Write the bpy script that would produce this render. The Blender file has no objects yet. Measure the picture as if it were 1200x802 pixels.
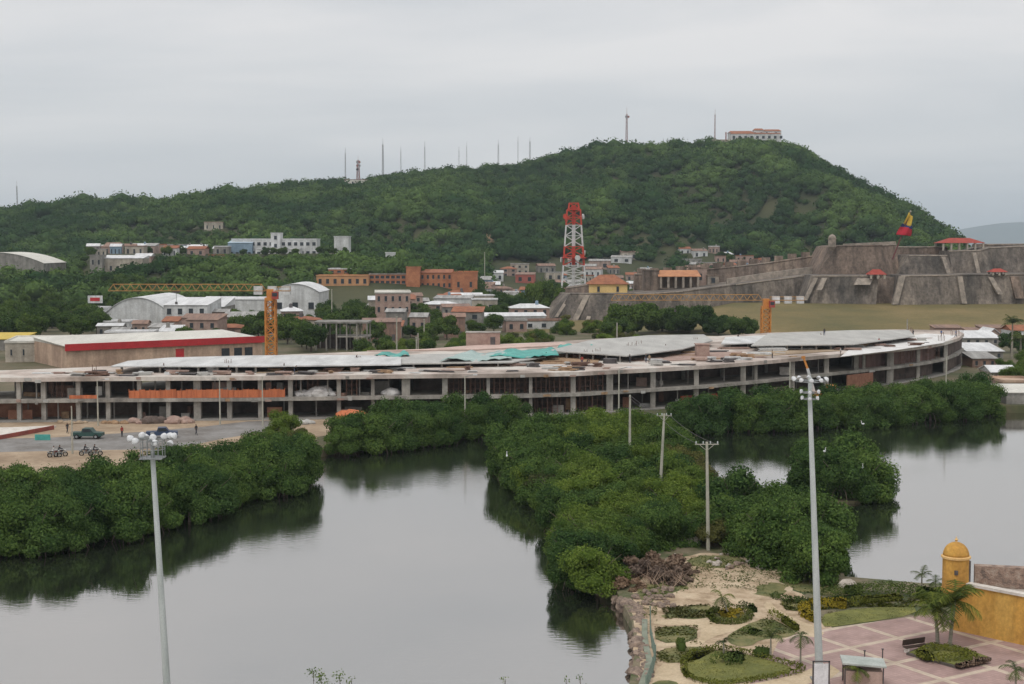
import bpy, bmesh, math, random
import numpy as np
from mathutils import Vector, noise as mn

random.seed(7); RNG = np.random.default_rng(7)
sc = bpy.context.scene
COL = sc.collection
R = math.radians
# ------------------------------------------------------------------ camera
F = 1648.0; TH = math.atan(116.0 / F); HC = 32.0
cam_d = bpy.data.cameras.new("camera"); cam = bpy.data.objects.new("camera", cam_d); COL.objects.link(cam)
cam_d.sensor_width = 36.0; cam_d.lens = 36.0 * F / 1200.0
cam_d.clip_start = 1.0; cam_d.clip_end = 60000.0
cam.location = (0, 0, HC); cam.rotation_euler = (R(90) - TH, 0, 0)
sc.camera = cam
# ------------------------------------------------------------------ world, sun, exposure
w = bpy.data.worlds.new("World"); sc.world = w; w.use_nodes = True
nt = w.node_tree; N = nt.nodes; L = nt.links; N.clear()
SUN_EL, SUN_ROT = R(58), R(200)
out = N.new('ShaderNodeOutputWorld'); bg = N.new('ShaderNodeBackground'); bg.inputs['Strength'].default_value = 0.1
sky = N.new('ShaderNodeTexSky'); sky.sky_type = 'NISHITA'; sky.sun_disc = False
sky.sun_elevation = SUN_EL; sky.sun_rotation = SUN_ROT; sky.dust_density = 4.0
tc = N.new('ShaderNodeTexCoord'); mp = N.new('ShaderNodeMapping'); mp.inputs['Scale'].default_value = (1.6, 1.6, 11.0)
mp.inputs['Rotation'].default_value = (0, R(4), 0); mp.inputs['Location'].default_value = (3.1, 0.4, 0.2)
nz = N.new('ShaderNodeTexNoise'); nz.inputs['Scale'].default_value = 1.5; nz.inputs['Detail'].default_value = 5; nz.inputs['Roughness'].default_value = 0.52
nz.inputs['Distortion'].default_value = 0.4
cr = N.new('ShaderNodeValToRGB'); e = cr.color_ramp.elements
e[0].position = 0.34; e[0].color = (5.15, 5.3, 5.45, 1); e[1].position = 0.64; e[1].color = (6.5, 6.4, 6.35, 1)
sep = N.new('ShaderNodeSeparateXYZ'); zr = N.new('ShaderNodeValToRGB')
ze = zr.color_ramp.elements; ze[0].position = 0.0; ze[0].color = (0.90, 0.93, 0.95, 1); ze[1].position = 0.2; ze[1].color = (1.04, 1.03, 1.03, 1)
zm = ze.new(0.06); zm.color = (0.93, 0.95, 0.965, 1); zt = ze.new(0.6); zt.color = (1.25, 1.25, 1.25, 1)
mul = N.new('ShaderNodeMixRGB'); mul.blend_type = 'MULTIPLY'; mul.inputs[0].default_value = 1
mx = N.new('ShaderNodeMixRGB'); mx.inputs[0].default_value = 0.93
L.new(tc.outputs['Generated'], mp.inputs['Vector']); L.new(mp.outputs[0], nz.inputs['Vector']); L.new(nz.outputs['Fac'], cr.inputs[0])
L.new(tc.outputs['Generated'], sep.inputs[0]); L.new(sep.outputs['Z'], zr.inputs[0])
L.new(cr.outputs[0], mul.inputs[1]); L.new(zr.outputs[0], mul.inputs[2])
L.new(sky.outputs[0], mx.inputs[1]); L.new(mul.outputs[0], mx.inputs[2])
L.new(mx.outputs[0], bg.inputs['Color']); L.new(bg.outputs[0], out.inputs['Surface'])
sl = bpy.data.lights.new("sun", 'SUN'); sun = bpy.data.objects.new("sun", sl); COL.objects.link(sun)
sl.energy = 0.8; sl.angle = R(14); sl.color = (1.0, 0.96, 0.9)
# Nishita: sun azimuth measured from +Y clockwise with sun_rotation
sd = Vector((math.sin(SUN_ROT) * math.cos(SUN_EL), math.cos(SUN_ROT) * math.cos(SUN_EL), math.sin(SUN_EL)))
sun.rotation_euler = sd.to_track_quat('Z', 'Y').to_euler()
sc.view_settings.view_transform = 'Standard'; sc.view_settings.look = 'None'
sc.view_settings.gamma = 1.0; sc.view_settings.use_curve_mapping = False; sc.view_settings.exposure = 0.40
sc.cycles.max_bounces = 5; sc.cycles.diffuse_bounces = 3; sc.cycles.glossy_bounces = 2; sc.cycles.volume_bounces = 0
sc.cycles.transmission_bounces = 2; sc.cycles.transparent_max_bounces = 4

# ------------------------------------------------------------------ photo <-> world
def ray(px, py):
    u = (px - 600) / F; v = (401 - py) / F
    return Vector((u, math.cos(TH) + v * math.sin(TH), v * math.cos(TH) - math.sin(TH)))
def G(px, py, z=1.4):                       # point of the plane at height z
    d = ray(px, py); t = (z - HC) / d.z
    return Vector((d.x * t, d.y * t, z))
def ZY(py, D):                              # height seen at row py at distance D
    d = ray(600, py); return HC + d.z / d.y * D
def XX(px, D, z=5.0):
    return (px - 600) / F * (D * math.cos(TH) + (HC - z) * math.sin(TH))
def PXY(x, y, z):                           # world -> photo (numpy friendly)
    dep = y * math.cos(TH) + (HC - z) * math.sin(TH)
    v = (y * math.sin(TH) + (z - HC) * math.cos(TH)) / dep
    return 600 + F * x / dep, 401 - F * v

# ------------------------------------------------------------------ materials
MATS = {}
def mat(name, c1, c2=None, scale=0.5, rough=0.85, bump=0.0, metal=0.0, stretch=(1, 1, 1), contrast=(0.35, 0.65), detail=4.0, coat=None, world=False, third=None, streak=0.0, grain=0.16):
    if name in MATS: return MATS[name]
    m = bpy.data.materials.new(name); m.use_nodes = True; t = m.node_tree; n = t.nodes; l = t.links
    b = n['Principled BSDF']; b.inputs['Roughness'].default_value = rough; b.inputs['Metallic'].default_value = metal
    b.inputs['Specular IOR Level'].default_value = 0.3
    if c2 is None: c2 = tuple(x * 0.78 for x in c1)
    if world: co = n.new('ShaderNodeNewGeometry').outputs['Position']
    else: co = n.new('ShaderNodeTexCoord').outputs['Object']
    ma = n.new('ShaderNodeMapping'); ma.inputs['Scale'].default_value = stretch
    nz = n.new('ShaderNodeTexNoise'); nz.inputs['Scale'].default_value = scale; nz.inputs['Detail'].default_value = detail; nz.inputs['Roughness'].default_value = 0.62
    r = n.new('ShaderNodeValToRGB'); r.color_ramp.elements[0].position = contrast[0]; r.color_ramp.elements[1].position = contrast[1]
    r.color_ramp.elements[0].color = (*c2, 1); r.color_ramp.elements[1].color = (*c1, 1)
    if third: el = r.color_ramp.elements.new(third[0]); el.color = (*third[1], 1)
    l.new(co, ma.inputs['Vector']); l.new(ma.outputs[0], nz.inputs['Vector']); l.new(nz.outputs['Fac'], r.inputs[0])
    def over(vec_scale, sc_, lo, hi, src):
        m_ = n.new('ShaderNodeMapping'); m_.inputs['Scale'].default_value = vec_scale; q = n.new('ShaderNodeTexNoise'); q.inputs['Scale'].default_value = sc_; q.inputs['Detail'].default_value = 5; q.inputs['Roughness'].default_value = .7
        rr_ = n.new('ShaderNodeMapRange'); rr_.inputs[1].default_value = .32; rr_.inputs[2].default_value = .68; rr_.inputs[3].default_value = lo; rr_.inputs[4].default_value = hi
        u = n.new('ShaderNodeVectorMath'); u.operation = 'SCALE'; l.new(co, m_.inputs['Vector']); l.new(m_.outputs[0], q.inputs['Vector']); l.new(q.outputs['Fac'], rr_.inputs[0]); l.new(src, u.inputs[0]); l.new(rr_.outputs[0], u.inputs['Scale']); return u.outputs[0]
    col_ = over((1, 1, 1), max(scale * 9, .9), 1 - grain, 1 + grain * .8, r.outputs[0])
    if streak: col_ = over((1, 1, .07), .55, 1 - streak, 1.08, col_)
    l.new(col_, b.inputs['Base Color'])
    if bump:
        n2 = n.new('ShaderNodeTexNoise'); n2.inputs['Scale'].default_value = scale * 5; n2.inputs['Detail'].default_value = 3
        bp = n.new('ShaderNodeBump'); bp.inputs['Strength'].default_value = bump; bp.inputs['Distance'].default_value = 0.2
        l.new(ma.outputs[0], n2.inputs['Vector']); l.new(n2.outputs['Fac'], bp.inputs['Height']); l.new(bp.outputs[0], b.inputs['Normal'])
    MATS[name] = m; return m

def leafmat(name, dark, light, alt=None, trans=0.25):
    m = bpy.data.materials.new(name); m.use_nodes = True; t = m.node_tree; n = t.nodes; l = t.links; n.clear()
    o = n.new('ShaderNodeOutputMaterial'); d = n.new('ShaderNodeBsdfDiffuse'); tr = n.new('ShaderNodeBsdfTranslucent'); ms = n.new('ShaderNodeMixShader'); ms.inputs[0].default_value = trans
    at = n.new('ShaderNodeAttribute'); at.attribute_name = 'tint'
    mx = n.new('ShaderNodeMixRGB'); mx.inputs[1].default_value = (*dark, 1); mx.inputs[2].default_value = (*light, 1)
    oi = n.new('ShaderNodeObjectInfo'); ra = n.new('ShaderNodeValToRGB')
    ra.color_ramp.elements[0].color = (0.74, 0.80, 0.86, 1); ra.color_ramp.elements[1].color = (1.50, 1.38, 1.1, 1)
    mu = n.new('ShaderNodeMixRGB'); mu.blend_type = 'MULTIPLY'; mu.inputs[0].default_value = 1
    l.new(at.outputs['Fac'], mx.inputs[0]); l.new(oi.outputs['Random'], ra.inputs[0]); l.new(mx.outputs[0], mu.inputs[1]); l.new(ra.outputs[0], mu.inputs[2])
    l.new(mu.outputs[0], d.inputs[0]); l.new(mu.outputs[0], tr.inputs[0]); l.new(d.outputs[0], ms.inputs[1]); l.new(tr.outputs[0], ms.inputs[2]); l.new(ms.outputs[0], o.inputs[0])
    MATS[name] = m; return m

# ------------------------------------------------------------------ object helpers
def tag(o, label=None, cat=None, group=None, kind=None):
    if label: o['label'] = label
    if cat: o['category'] = cat
    if group: o['group'] = group
    if kind: o['kind'] = kind
    return o
def empty(name, loc=(0, 0, 0), label=None, cat=None, group=None, rz=0):
    o = bpy.data.objects.new(name, None); COL.objects.link(o); o.location = loc; o.rotation_euler = (0, 0, rz); o.empty_display_size = 0.5
    return tag(o, label, cat, group)
def copy_tree(o, parent=None):
    c = o.copy(); COL.objects.link(c); c.parent = parent
    for ch in list(o.children): copy_tree(ch, c)
    return c
class MB:
    def __init__(s): s.v = []; s.f = []
    def add(s, vs, fs):
        k = len(s.v); s.v += [tuple(p) for p in vs]; s.f += [tuple(i + k for i in q) for q in fs]; return s
    def box(s, c, d, rz=0, rx=0, ry=0):
        from mathutils import Euler
        M = Euler((rx, ry, rz)).to_matrix(); vs = []
        for z in (-.5, .5):
            for (x, y) in ((-.5, -.5), (.5, -.5), (.5, .5), (-.5, .5)): vs.append(M @ Vector((x * d[0], y * d[1], z * d[2])) + Vector(c))
        return s.add(vs, [(3, 2, 1, 0), (4, 5, 6, 7), (0, 1, 5, 4), (1, 2, 6, 5), (2, 3, 7, 6), (3, 0, 4, 7)])
    def tube(s, p0, p1, r0, r1=None, n=8, cap=True):
        r1 = r0 if r1 is None else r1; p0 = Vector(p0); p1 = Vector(p1); a = (p1 - p0)
        if a.length < 1e-6: return s
        a.normalize(); u = a.orthogonal().normalized(); v = a.cross(u); vs = []
        for p, r in ((p0, r0), (p1, r1)):
            for i in range(n): t = 2 * math.pi * i / n; vs.append(p + (u * math.cos(t) + v * math.sin(t)) * r)
        fs = [(i, (i + 1) % n, n + (i + 1) % n, n + i) for i in range(n)]
        if cap: fs += [tuple(range(n))[::-1], tuple(range(n, 2 * n))]
        return s.add(vs, fs)
    def path(s, pts, r0, r1=None, n=6):
        r1 = r0 if r1 is None else r1; m = len(pts) - 1
        for i in range(m): s.tube(pts[i], pts[i + 1], r0 + (r1 - r0) * i / m, r0 + (r1 - r0) * (i + 1) / m, n)
        return s
    def lathe(s, c, prof, n=20):
        vs = []; fs = []; c = Vector(c)
        for (r, z) in prof:
            for i in range(n): t = 2 * math.pi * i / n; vs.append(c + Vector((math.cos(t) * r, math.sin(t) * r, z)))
        for j in range(len(prof) - 1):
            for i in range(n): fs.append((j * n + i, j * n + (i + 1) % n, (j + 1) * n + (i + 1) % n, (j + 1) * n + i))
        fs.append(tuple(range(n))[::-1]); k = (len(prof) - 1) * n; fs.append(tuple(range(k, k + n)))
        return s.add(vs, fs)
    def prism(s, poly, z0, z1):
        n = len(poly); a = sum(poly[i][0] * poly[(i + 1) % n][1] - poly[(i + 1) % n][0] * poly[i][1] for i in range(n))
        if a < 0: poly = poly[::-1]
        vs = [(p[0], p[1], z0) for p in poly] + [(p[0], p[1], z1) for p in poly]
        return s.add(vs, [tuple(range(n))[::-1], tuple(range(n, 2 * n))] + [(i, (i + 1) % n, n + (i + 1) % n, n + i) for i in range(n)])
    def ico(s, c, r, sub=1, jit=0.0, sc3=(1, 1, 1)):
        b = bmesh.new(); bmesh.ops.create_icosphere(b, subdivisions=sub, radius=1.0)
        vs = []
        for v in b.verts:
            k = 1 + random.uniform(-jit, jit); vs.append((c[0] + v.co.x * r * k * sc3[0], c[1] + v.co.y * r * k * sc3[1], c[2] + v.co.z * r * k * sc3[2]))
        fs = [tuple(v.index for v in f.verts) for f in b.faces]; b.free(); return s.add(vs, fs)
    def build(s, name, m, parent=None, smooth=False, loc=None):
        me = bpy.data.meshes.new(name); off = Vector(parent.location) if (parent is not None and loc is None) else Vector(loc or (0, 0, 0))
        if parent is not None and loc is None and getattr(s, 'local', False): off = Vector((0, 0, 0))
        me.from_pydata([(p[0] - off.x, p[1] - off.y, p[2] - off.z) for p in s.v], [], s.f)
        bm = bmesh.new(); bm.from_mesh(me); bmesh.ops.recalc_face_normals(bm, faces=bm.faces); bm.to_mesh(me); bm.free()
        me.materials.append(m if not isinstance(m, str) else MATS[m])
        if smooth: me.polygons.foreach_set('use_smooth', [True] * len(me.polygons))
        o = bpy.data.objects.new(name, me); COL.objects.link(o)
        if parent is not None: o.parent = parent
        elif loc is not None: o.location = loc
        return o
def LB():
    m = MB(); m.local = True; return m
def child_copy(o, parent, loc=None, rz=None):
    c = o.copy(); COL.objects.link(c); c.parent = parent
    if loc is not None: c.location = loc
    if rz is not None: c.rotation_euler = (0, 0, rz)
    return c

# ------------------------------------------------------------------ numpy value noise
def vnoise(x, y, s, seed=0):
    x = np.asarray(x, float) / s; y = np.asarray(y, float) / s
    xi = np.floor(x).astype(int); yi = np.floor(y).astype(int); fx = x - xi; fy = y - yi
    fx = fx * fx * (3 - 2 * fx); fy = fy * fy * (3 - 2 * fy)
    def h(a, b):
        q = (a * 374761393 + b * 668265263 + seed * 1442695041) & 0x7fffffff
        q = ((q ^ (q >> 13)) * 1274126177) & 0x7fffffff
        return ((q ^ (q >> 16)) & 0xffff) / 65535.0
    return (h(xi, yi) * (1 - fx) + h(xi + 1, yi) * fx) * (1 - fy) + (h(xi, yi + 1) * (1 - fx) + h(xi + 1, yi + 1) * fx) * fy

def np_mesh(name, V, Qs, tint=None, m=None):
    me = bpy.data.meshes.new(name); Qs = [q for q in Qs if len(q)]
    li = np.concatenate([q.ravel() for q in Qs]).astype(np.int32)
    lt = np.concatenate([np.full(len(q), q.shape[1]) for q in Qs]).astype(np.int32)
    ls = np.concatenate([[0], np.cumsum(lt)[:-1]]).astype(np.int32)
    me.vertices.add(len(V)); me.vertices.foreach_set('co', np.ascontiguousarray(V, np.float32).ravel())
    me.loops.add(len(li)); me.loops.foreach_set('vertex_index', li)
    me.polygons.add(len(lt)); me.polygons.foreach_set('loop_start', ls); me.polygons.foreach_set('loop_total', lt)
    if tint is not None:
        a = me.attributes.new('tint', 'FLOAT', 'POINT'); a.data.foreach_set('value', np.ascontiguousarray(tint, np.float32))
    me.update(calc_edges=True)
    if m is not None: me.materials.append(m)
    return me
def leaf_quads(C, Nn, S, T, rng, asp=0.6):
    n = len(C); a = rng.normal(size=(n, 3)); u = np.cross(Nn, a); u /= np.linalg.norm(u, axis=1)[:, None] + 1e-9
    v = np.cross(Nn, u); u = u * S[:, None] * 0.5; v = v * S[:, None] * 0.5 * asp
    V = np.stack([C - u - v * .4, C - v + u * .2, C + u + v * .4, C + v - u * .2], 1).reshape(-1, 3)
    return V, np.arange(4 * n).reshape(-1, 4), np.repeat(T, 4)
def blob_leaves(cen, rad, n, size, rng, zmin=-1e9, tb=0.5, lens=(1, 1, .8)):
    """cen (k,3), rad (k): leaf quads on a set of lobes"""
    k = len(cen); p = rad ** 2; i = rng.choice(k, n, p=p / p.sum())
    d = rng.normal(size=(n, 3)); d /= np.linalg.norm(d, axis=1)[:, None]
    P = cen[i] + d * (rad[i] * rng.uniform(.78, 1.06, n))[:, None] * np.array(lens)
    keep = P[:, 2] > zmin
    for j in range(k):
        q = np.linalg.norm((P - cen[j]) / np.array(lens), axis=1) < rad[j] * .74
        keep &= ~q
    P, d, i = P[keep], d[keep], i[keep]
    nn = d * .75 + rng.normal(size=d.shape) * .45; nn[:, 2] += .25; nn /= np.linalg.norm(nn, axis=1)[:, None]
    lob = rng.uniform(0, .5, k)
    T = np.clip(lob[i] + rng.uniform(0, .5, len(P)), 0, 1)
    return leaf_quads(P, nn, size * rng.uniform(.6, 1.35, len(P)), T, rng)
def core_tris(cen, rad, f, lens=(1, 1, .8)):
    b = bmesh.new(); bmesh.ops.create_icosphere(b, subdivisions=1, radius=1.0)
    v = np.array([list(x.co) for x in b.verts]); fc = np.array([[x.index for x in q.verts] for q in b.faces]); b.free()
    V = (cen[:, None, :] + v[None] * rad[:, None, None] * f * np.array(lens)).reshape(-1, 3)
    return V, (fc[None] + (np.arange(len(cen)) * len(v))[:, None, None]).reshape(-1, 3)
# ================================================================== SETTING
# water
wm = bpy.data.materials.new('lagoon_water'); wm.use_nodes = True; t = wm.node_tree; n = t.nodes; l = t.links; n.clear()
o_ = n.new('ShaderNodeOutputMaterial'); df = n.new('ShaderNodeBsdfDiffuse'); df.inputs[0].default_value = (0.018, 0.021, 0.016, 1)
gl = n.new('ShaderNodeBsdfGlossy'); gl.inputs['Roughness'].default_value = 0.06; gl.inputs[0].default_value = (0.97, 0.95, 0.93, 1)
ge = n.new('ShaderNodeNewGeometry'); ma = n.new('ShaderNodeMapping'); ma.inputs['Scale'].default_value = (0.55, 1.3, 1)
n1 = n.new('ShaderNodeTexNoise'); n1.inputs['Scale'].default_value = 1.6; n1.inputs['Detail'].default_value = 4
n2 = n.new('ShaderNodeTexNoise'); n2.inputs['Scale'].default_value = 0.035; n2.inputs['Detail'].default_value = 3
rr = n.new('ShaderNodeMapRange'); rr.inputs[1].default_value = 0.4; rr.inputs[2].default_value = 0.68; rr.inputs[3].default_value = 0.02; rr.inputs[4].default_value = 0.09
bp = n.new('ShaderNodeBump'); bp.inputs['Distance'].default_value = 0.25
r2 = n.new('ShaderNodeMapRange'); r2.inputs[1].default_value = 0.4; r2.inputs[2].default_value = 0.7; r2.inputs[3].default_value = 0.03; r2.inputs[4].default_value = 0.12
fr = n.new('ShaderNodeFresnel'); fr.inputs['IOR'].default_value = 1.8; mr = n.new('ShaderNodeMapRange'); mr.inputs[3].default_value = .40; mr.inputs[4].default_value = 1.0
ms = n.new('ShaderNodeMixShader')
l.new(ge.outputs['Position'], ma.inputs['Vector']); l.new(ma.outputs[0], n1.inputs['Vector']); l.new(ge.outputs['Position'], n2.inputs['Vector'])
l.new(n1.outputs['Fac'], bp.inputs['Height']); l.new(n2.outputs['Fac'], rr.inputs[0]); l.new(rr.outputs[0], bp.inputs['Strength'])
l.new(n2.outputs['Fac'], r2.inputs[0]); l.new(r2.outputs[0], gl.inputs['Roughness'])
l.new(bp.outputs[0], gl.inputs['Normal']); l.new(fr.outputs[0], mr.inputs[0]); l.new(mr.outputs[0], ms.inputs[0]); l.new(df.outputs[0], ms.inputs[1]); l.new(gl.outputs[0], ms.inputs[2]); l.new(ms.outputs[0], o_.inputs[0])
mb = MB(); mb.add([(-9000, -3000, 0), (9000, -3000, 0), (9000, 21000, 0), (-9000, 21000, 0)], [(0, 1, 2, 3)])
tag(mb.build('water', wm), kind='structure')

EARTH = mat('earth', (0.17, 0.135, 0.09), (0.06, 0.075, 0.03), 0.05, 0.95, 0.3, world=True, detail=8)
GRASSY = mat('grassy_earth', (0.20, 0.165, 0.11), (0.07, 0.09, 0.035), 0.35, 0.95, 0.4, world=True, detail=8, contrast=(.42, .6))
def land(name, px, z, m, skirt=None, world_pts=None):
    pts = [G(a, b, 0.0 if skirt else z) for a, b in px] if px else []
    if world_pts: pts = pts + [Vector(p) for p in world_pts]
    mb = MB(); mb.prism([(p.x, p.y) for p in pts], skirt if skirt is not None else z - 0.3, z)
    return tag(mb.build(name, m), kind='structure')
# far bank: front edge follows the waterline, back reaches the horizon
land('ground', [(-330, 680), (-60, 638), (0, 638), (150, 616), (280, 580), (340, 562), (350, 552), (338, 546), (400, 530), (520, 515), (600, 504), (660, 500), (760, 500), (830, 503), (1000, 494), (1172, 484), (1230, 484), (1600, 480)], 1.4, EARTH, -1.5, [(9000, 2000), (9000, 20500), (-9000, 20500), (-9000, 300)])
# spit of land running from the mangroves to the plaza
SPIT = [(700, 1150), (735, 830), (745, 775), (740, 740), (722, 705), (700, 694), (682, 680), (668, 650), (655, 602), (630, 572), (602, 556), (606, 540), (630, 518), (690, 509), (760, 511), (785, 524), (812, 550), (850, 582), (925, 612), (970, 642), (990, 688), (1080, 696), (1300, 700), (1900, 700), (1900, 1150)]
land('ground', SPIT, 1.0, GRASSY, -1.5)
# near bank below the picture, foot of the left mast
land('ground', [(-900, 880), (-200, 860), (150, 850), (420, 868), (640, 880), (700, 1000), (690, 1400), (-900, 1400)], 0.8, EARTH, -1.5)
# islet
land('islet_ground', [(925, 580), (960, 592), (1010, 590), (1042, 578), (1010, 566), (950, 564)], 0.35, EARTH, -1.5)

GRAVEL = mat('gravel_road', (0.27, 0.26, 0.25), (0.15, 0.135, 0.12), 0.16, 0.9, 0.3, world=True, detail=7)
DIRT = mat('site_dirt', (0.44, 0.34, 0.24), (0.24, 0.17, 0.11), 0.14, 0.95, 0.4, world=True, detail=8)
def sheet(name, px, z, m, kind='structure'):
    mb = MB(); pts = [G(a, b, z) for a, b in px]; mb.add(pts, [tuple(range(len(pts)))]); o = mb.build(name, m)
    return tag(o, kind=kind)
sheet('dirt_ground', [(-200, 560), (0, 556), (120, 552), (210, 548), (300, 535), (365, 528), (372, 512), (420, 505), (450, 478), (-200, 478)], 1.406, DIRT)
sheet('gravel_road', [(-200, 532), (0, 530), (90, 528), (160, 527), (215, 524), (262, 514), (300, 508), (345, 500), (345, 492), (290, 494), (240, 500), (170, 506), (60, 513), (-200, 518)], 1.414, GRAVEL)

# ------------------------------------------------------------------ hills
def smooth(a, b, x): t = np.clip((x - a) / (b - a), 0, 1); return t * t * (3 - 2 * t)
RP = np.array([(-400, 262), (-200, 255), (0, 248), (60, 243), (140, 237), (200, 236), (260, 230), (330, 219), (400, 212), (450, 208), (520, 199), (600, 193), (650, 183), (700, 178), (740, 173), (770, 169), (800, 170), (830, 165), (915, 165), (930, 173), (960, 188), (1000, 211), (1050, 238), (1090, 262), (1118, 280), (1140, 300), (1260, 310)], float)
MP = np.array([(-400, 330), (0, 318), (60, 322), (110, 326), (150, 315), (190, 303), (250, 300), (330, 300), (450, 303), (520, 311), (560, 326), (600, 345), (640, 352)], float)
YR, YM = 1500.0, 760.0
def hill_h(x, y):
    x = np.asarray(x, float); y = np.asarray(y, float)
    px = 600 + F * x / YR
    zr = HC + (285 - np.interp(px, RP[:, 0], RP[:, 1])) / F * YR - 8.0
    zr = np.maximum(zr, 0)
    foot = 900 + 60 * np.sin(x / 130.0)
    t = np.clip((y - foot) / (YR - foot), 0, 1)
    s = 0.30 * t + 0.70 * (t * t * (3 - 2 * t)) ** 0.95
    spur = (vnoise(x + y * .35, y * .3, 85, 3) - .5) * 2 + (vnoise(x, y, 40, 5) - .5) * .7
    h = zr * (s + spur * 0.24 * (t * (1 - t) * 4) ** .8 * 0.55)
    pown = 600 + F * x / np.maximum(y, 1); cap = HC + (285 - np.interp(pown, RP[:, 0], RP[:, 1])) / F * y - 9.0
    h = np.where(y <= YR, np.minimum(h, np.maximum(cap, 0)), h)
    h = np.where(y > YR, zr * np.clip(1 - (y - YR) / 700.0, 0, 1), h)
    pm = 600 + F * x / YM
    zm = HC + (285 - np.interp(pm, MP[:, 0], MP[:, 1])) / F * YM - 6.5
    zm = np.maximum(zm, 0) * smooth(640, 560, pm) * smooth(1250, 1000, y)
    rise = smooth(632, YM, y)
    hm = zm * rise * (1 + (vnoise(x, y, 55, 9) - .5) * .35 * (rise < .98))
    h = np.maximum(h + hm * .35 * (h < 12), np.where(y < 1250, hm, 0))
    zp = 24.5 * smooth(785, 825, y) * smooth(985, 900, y) * smooth(70, 110, 600 + F * x / np.maximum(y, 1)) * smooth(450, 405, 600 + F * x / np.maximum(y, 1))
    h = np.maximum(h, zp)
    return 1.2 + h
gx = np.arange(-950, 820, 12.0); gy = np.arange(620, 2210, 12.0)
X, Y = np.meshgrid(gx, gy); Z = hill_h(X, Y)
Z[0, :] = 1.0; Z[-1, :] = 1.0
V = np.stack([X, Y, Z], -1).reshape(-1, 3); nx, ny = len(gx), len(gy)
ii = np.arange(nx * ny).reshape(ny, nx); Q = np.stack([ii[:-1, :-1], ii[:-1, 1:], ii[1:, 1:], ii[1:, :-1]], -1).reshape(-1, 4)
HILLM = mat('hill_soil', (0.075, 0.075, 0.035), (0.03, 0.042, 0.016), 0.02, 0.95, 0.2, world=True, detail=8)
me = np_mesh('hill', V, [Q], None, HILLM); ho = bpy.data.objects.new('hill', me); COL.objects.link(ho); tag(ho, kind='structure')

# far blue hills on the horizon
fx = np.linspace(-9000, 14000, 120); V = []; Q = []
hz = 200 + 90 * (vnoise(fx, fx * 0, 1800, 2) - .5) + 60 * (vnoise(fx, fx * 0, 700, 4) - .5)
pxx = 600 + F * fx / 19000.0; hz = hz * smooth(1010, 1190, pxx) * 1.35 + 20
for i, x in enumerate(fx): V += [(x, 18000, 0), (x, 19000, hz[i]), (x, 20300, 0)]
for i in range(len(fx) - 1): a = i * 3; Q += [(a, a + 3, a + 4, a + 1), (a + 1, a + 4, a + 5, a + 2)]
me = np_mesh('distant_hills', np.array(V, float), [np.array(Q)], None, mat('distant_forest', (0.05, 0.07, 0.04), (0.03, 0.05, 0.03), 0.002, 1, world=True))
o = bpy.data.objects.new('distant_hills', me); COL.objects.link(o); tag(o, kind='structure')

# ------------------------------------------------------------------ clearings in the forest (photo box, distance range)
CLEAR = [  # px0, px1, Y0, Y1
    (262, 415, 810, 900), (100, 270, 800, 900), (-5, 60, 772, 850), (100, 172, 764, 800),
    (567, 584, 1022, 1068), (365, 565, 600, 712), (180, 365, 600, 660), (560, 640, 600, 820), (800, 925, 985, 1065), (640, 780, 930, 1040), (575, 640, 900, 1010),
    (845, 925, 1440, 1560), (405, 432, 1470, 1530), (238, 262, 1085, 1110)]
def cleared(x, y):
    px = 600 + F * x / y; k = np.zeros(len(x), bool)
    for a, b, c, d in CLEAR: k |= (px > a) & (px < b) & (y > c) & (y < d)
    return k
# scar of bare orange earth on the slope
sx, sy = XX(575, 1045, 30), 1045
sm = MB(); pts = []
for i in range(14):
    a = 2 * math.pi * i / 14; r = 1 + .25 * math.sin(3 * a + 1); x = sx + math.cos(a) * 9 * r; y = sy + math.sin(a) * 24 * r
    pts.append((x, y, float(hill_h([x], [y])[0]) + 1.2))
c = (sx, sy, float(hill_h([sx], [sy])[0]) + 1.2); sm.add([c] + pts, [(0, i + 1, (i + 1) % 14 + 1) for i in range(14)])
tag(sm.build('bare_earth_ground', mat('bare_earth', (0.34, 0.22, 0.13), (0.16, 0.12, 0.07), 0.15, .95, world=True)), kind='structure')

FOREST = leafmat('forest_leaves', (0.020, 0.046, 0.023), (0.076, 0.128, 0.046), trans=.12)
rng = np.random.default_rng(11)
n = 40000
x = rng.uniform(-930, 640, n); y = rng.uniform(640, 1530, n)
px = 600 + F * x / y
keep = (px > -140) & (px < 1240) & ~cleared(x, y)
h = hill_h(x, y); keep &= (h > 4.0) | ((y < 900) & (px < 640) & (h > 2.2))
# thin the rest with a clumpy pattern, and drop slopes facing away
cl = vnoise(x, y, 60, 21); keep &= rng.uniform(0, 1, n) < (0.62 + .5 * cl)
x, y, h = x[keep], y[keep], h[keep]; n = len(x)
near = y < 900
rad = np.where(near, rng.uniform(2.6, 4.8, n), rng.uniform(2.4, 7.6, n)) * (0.6 + 0.75 * vnoise(x, y, 90, 33))
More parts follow.
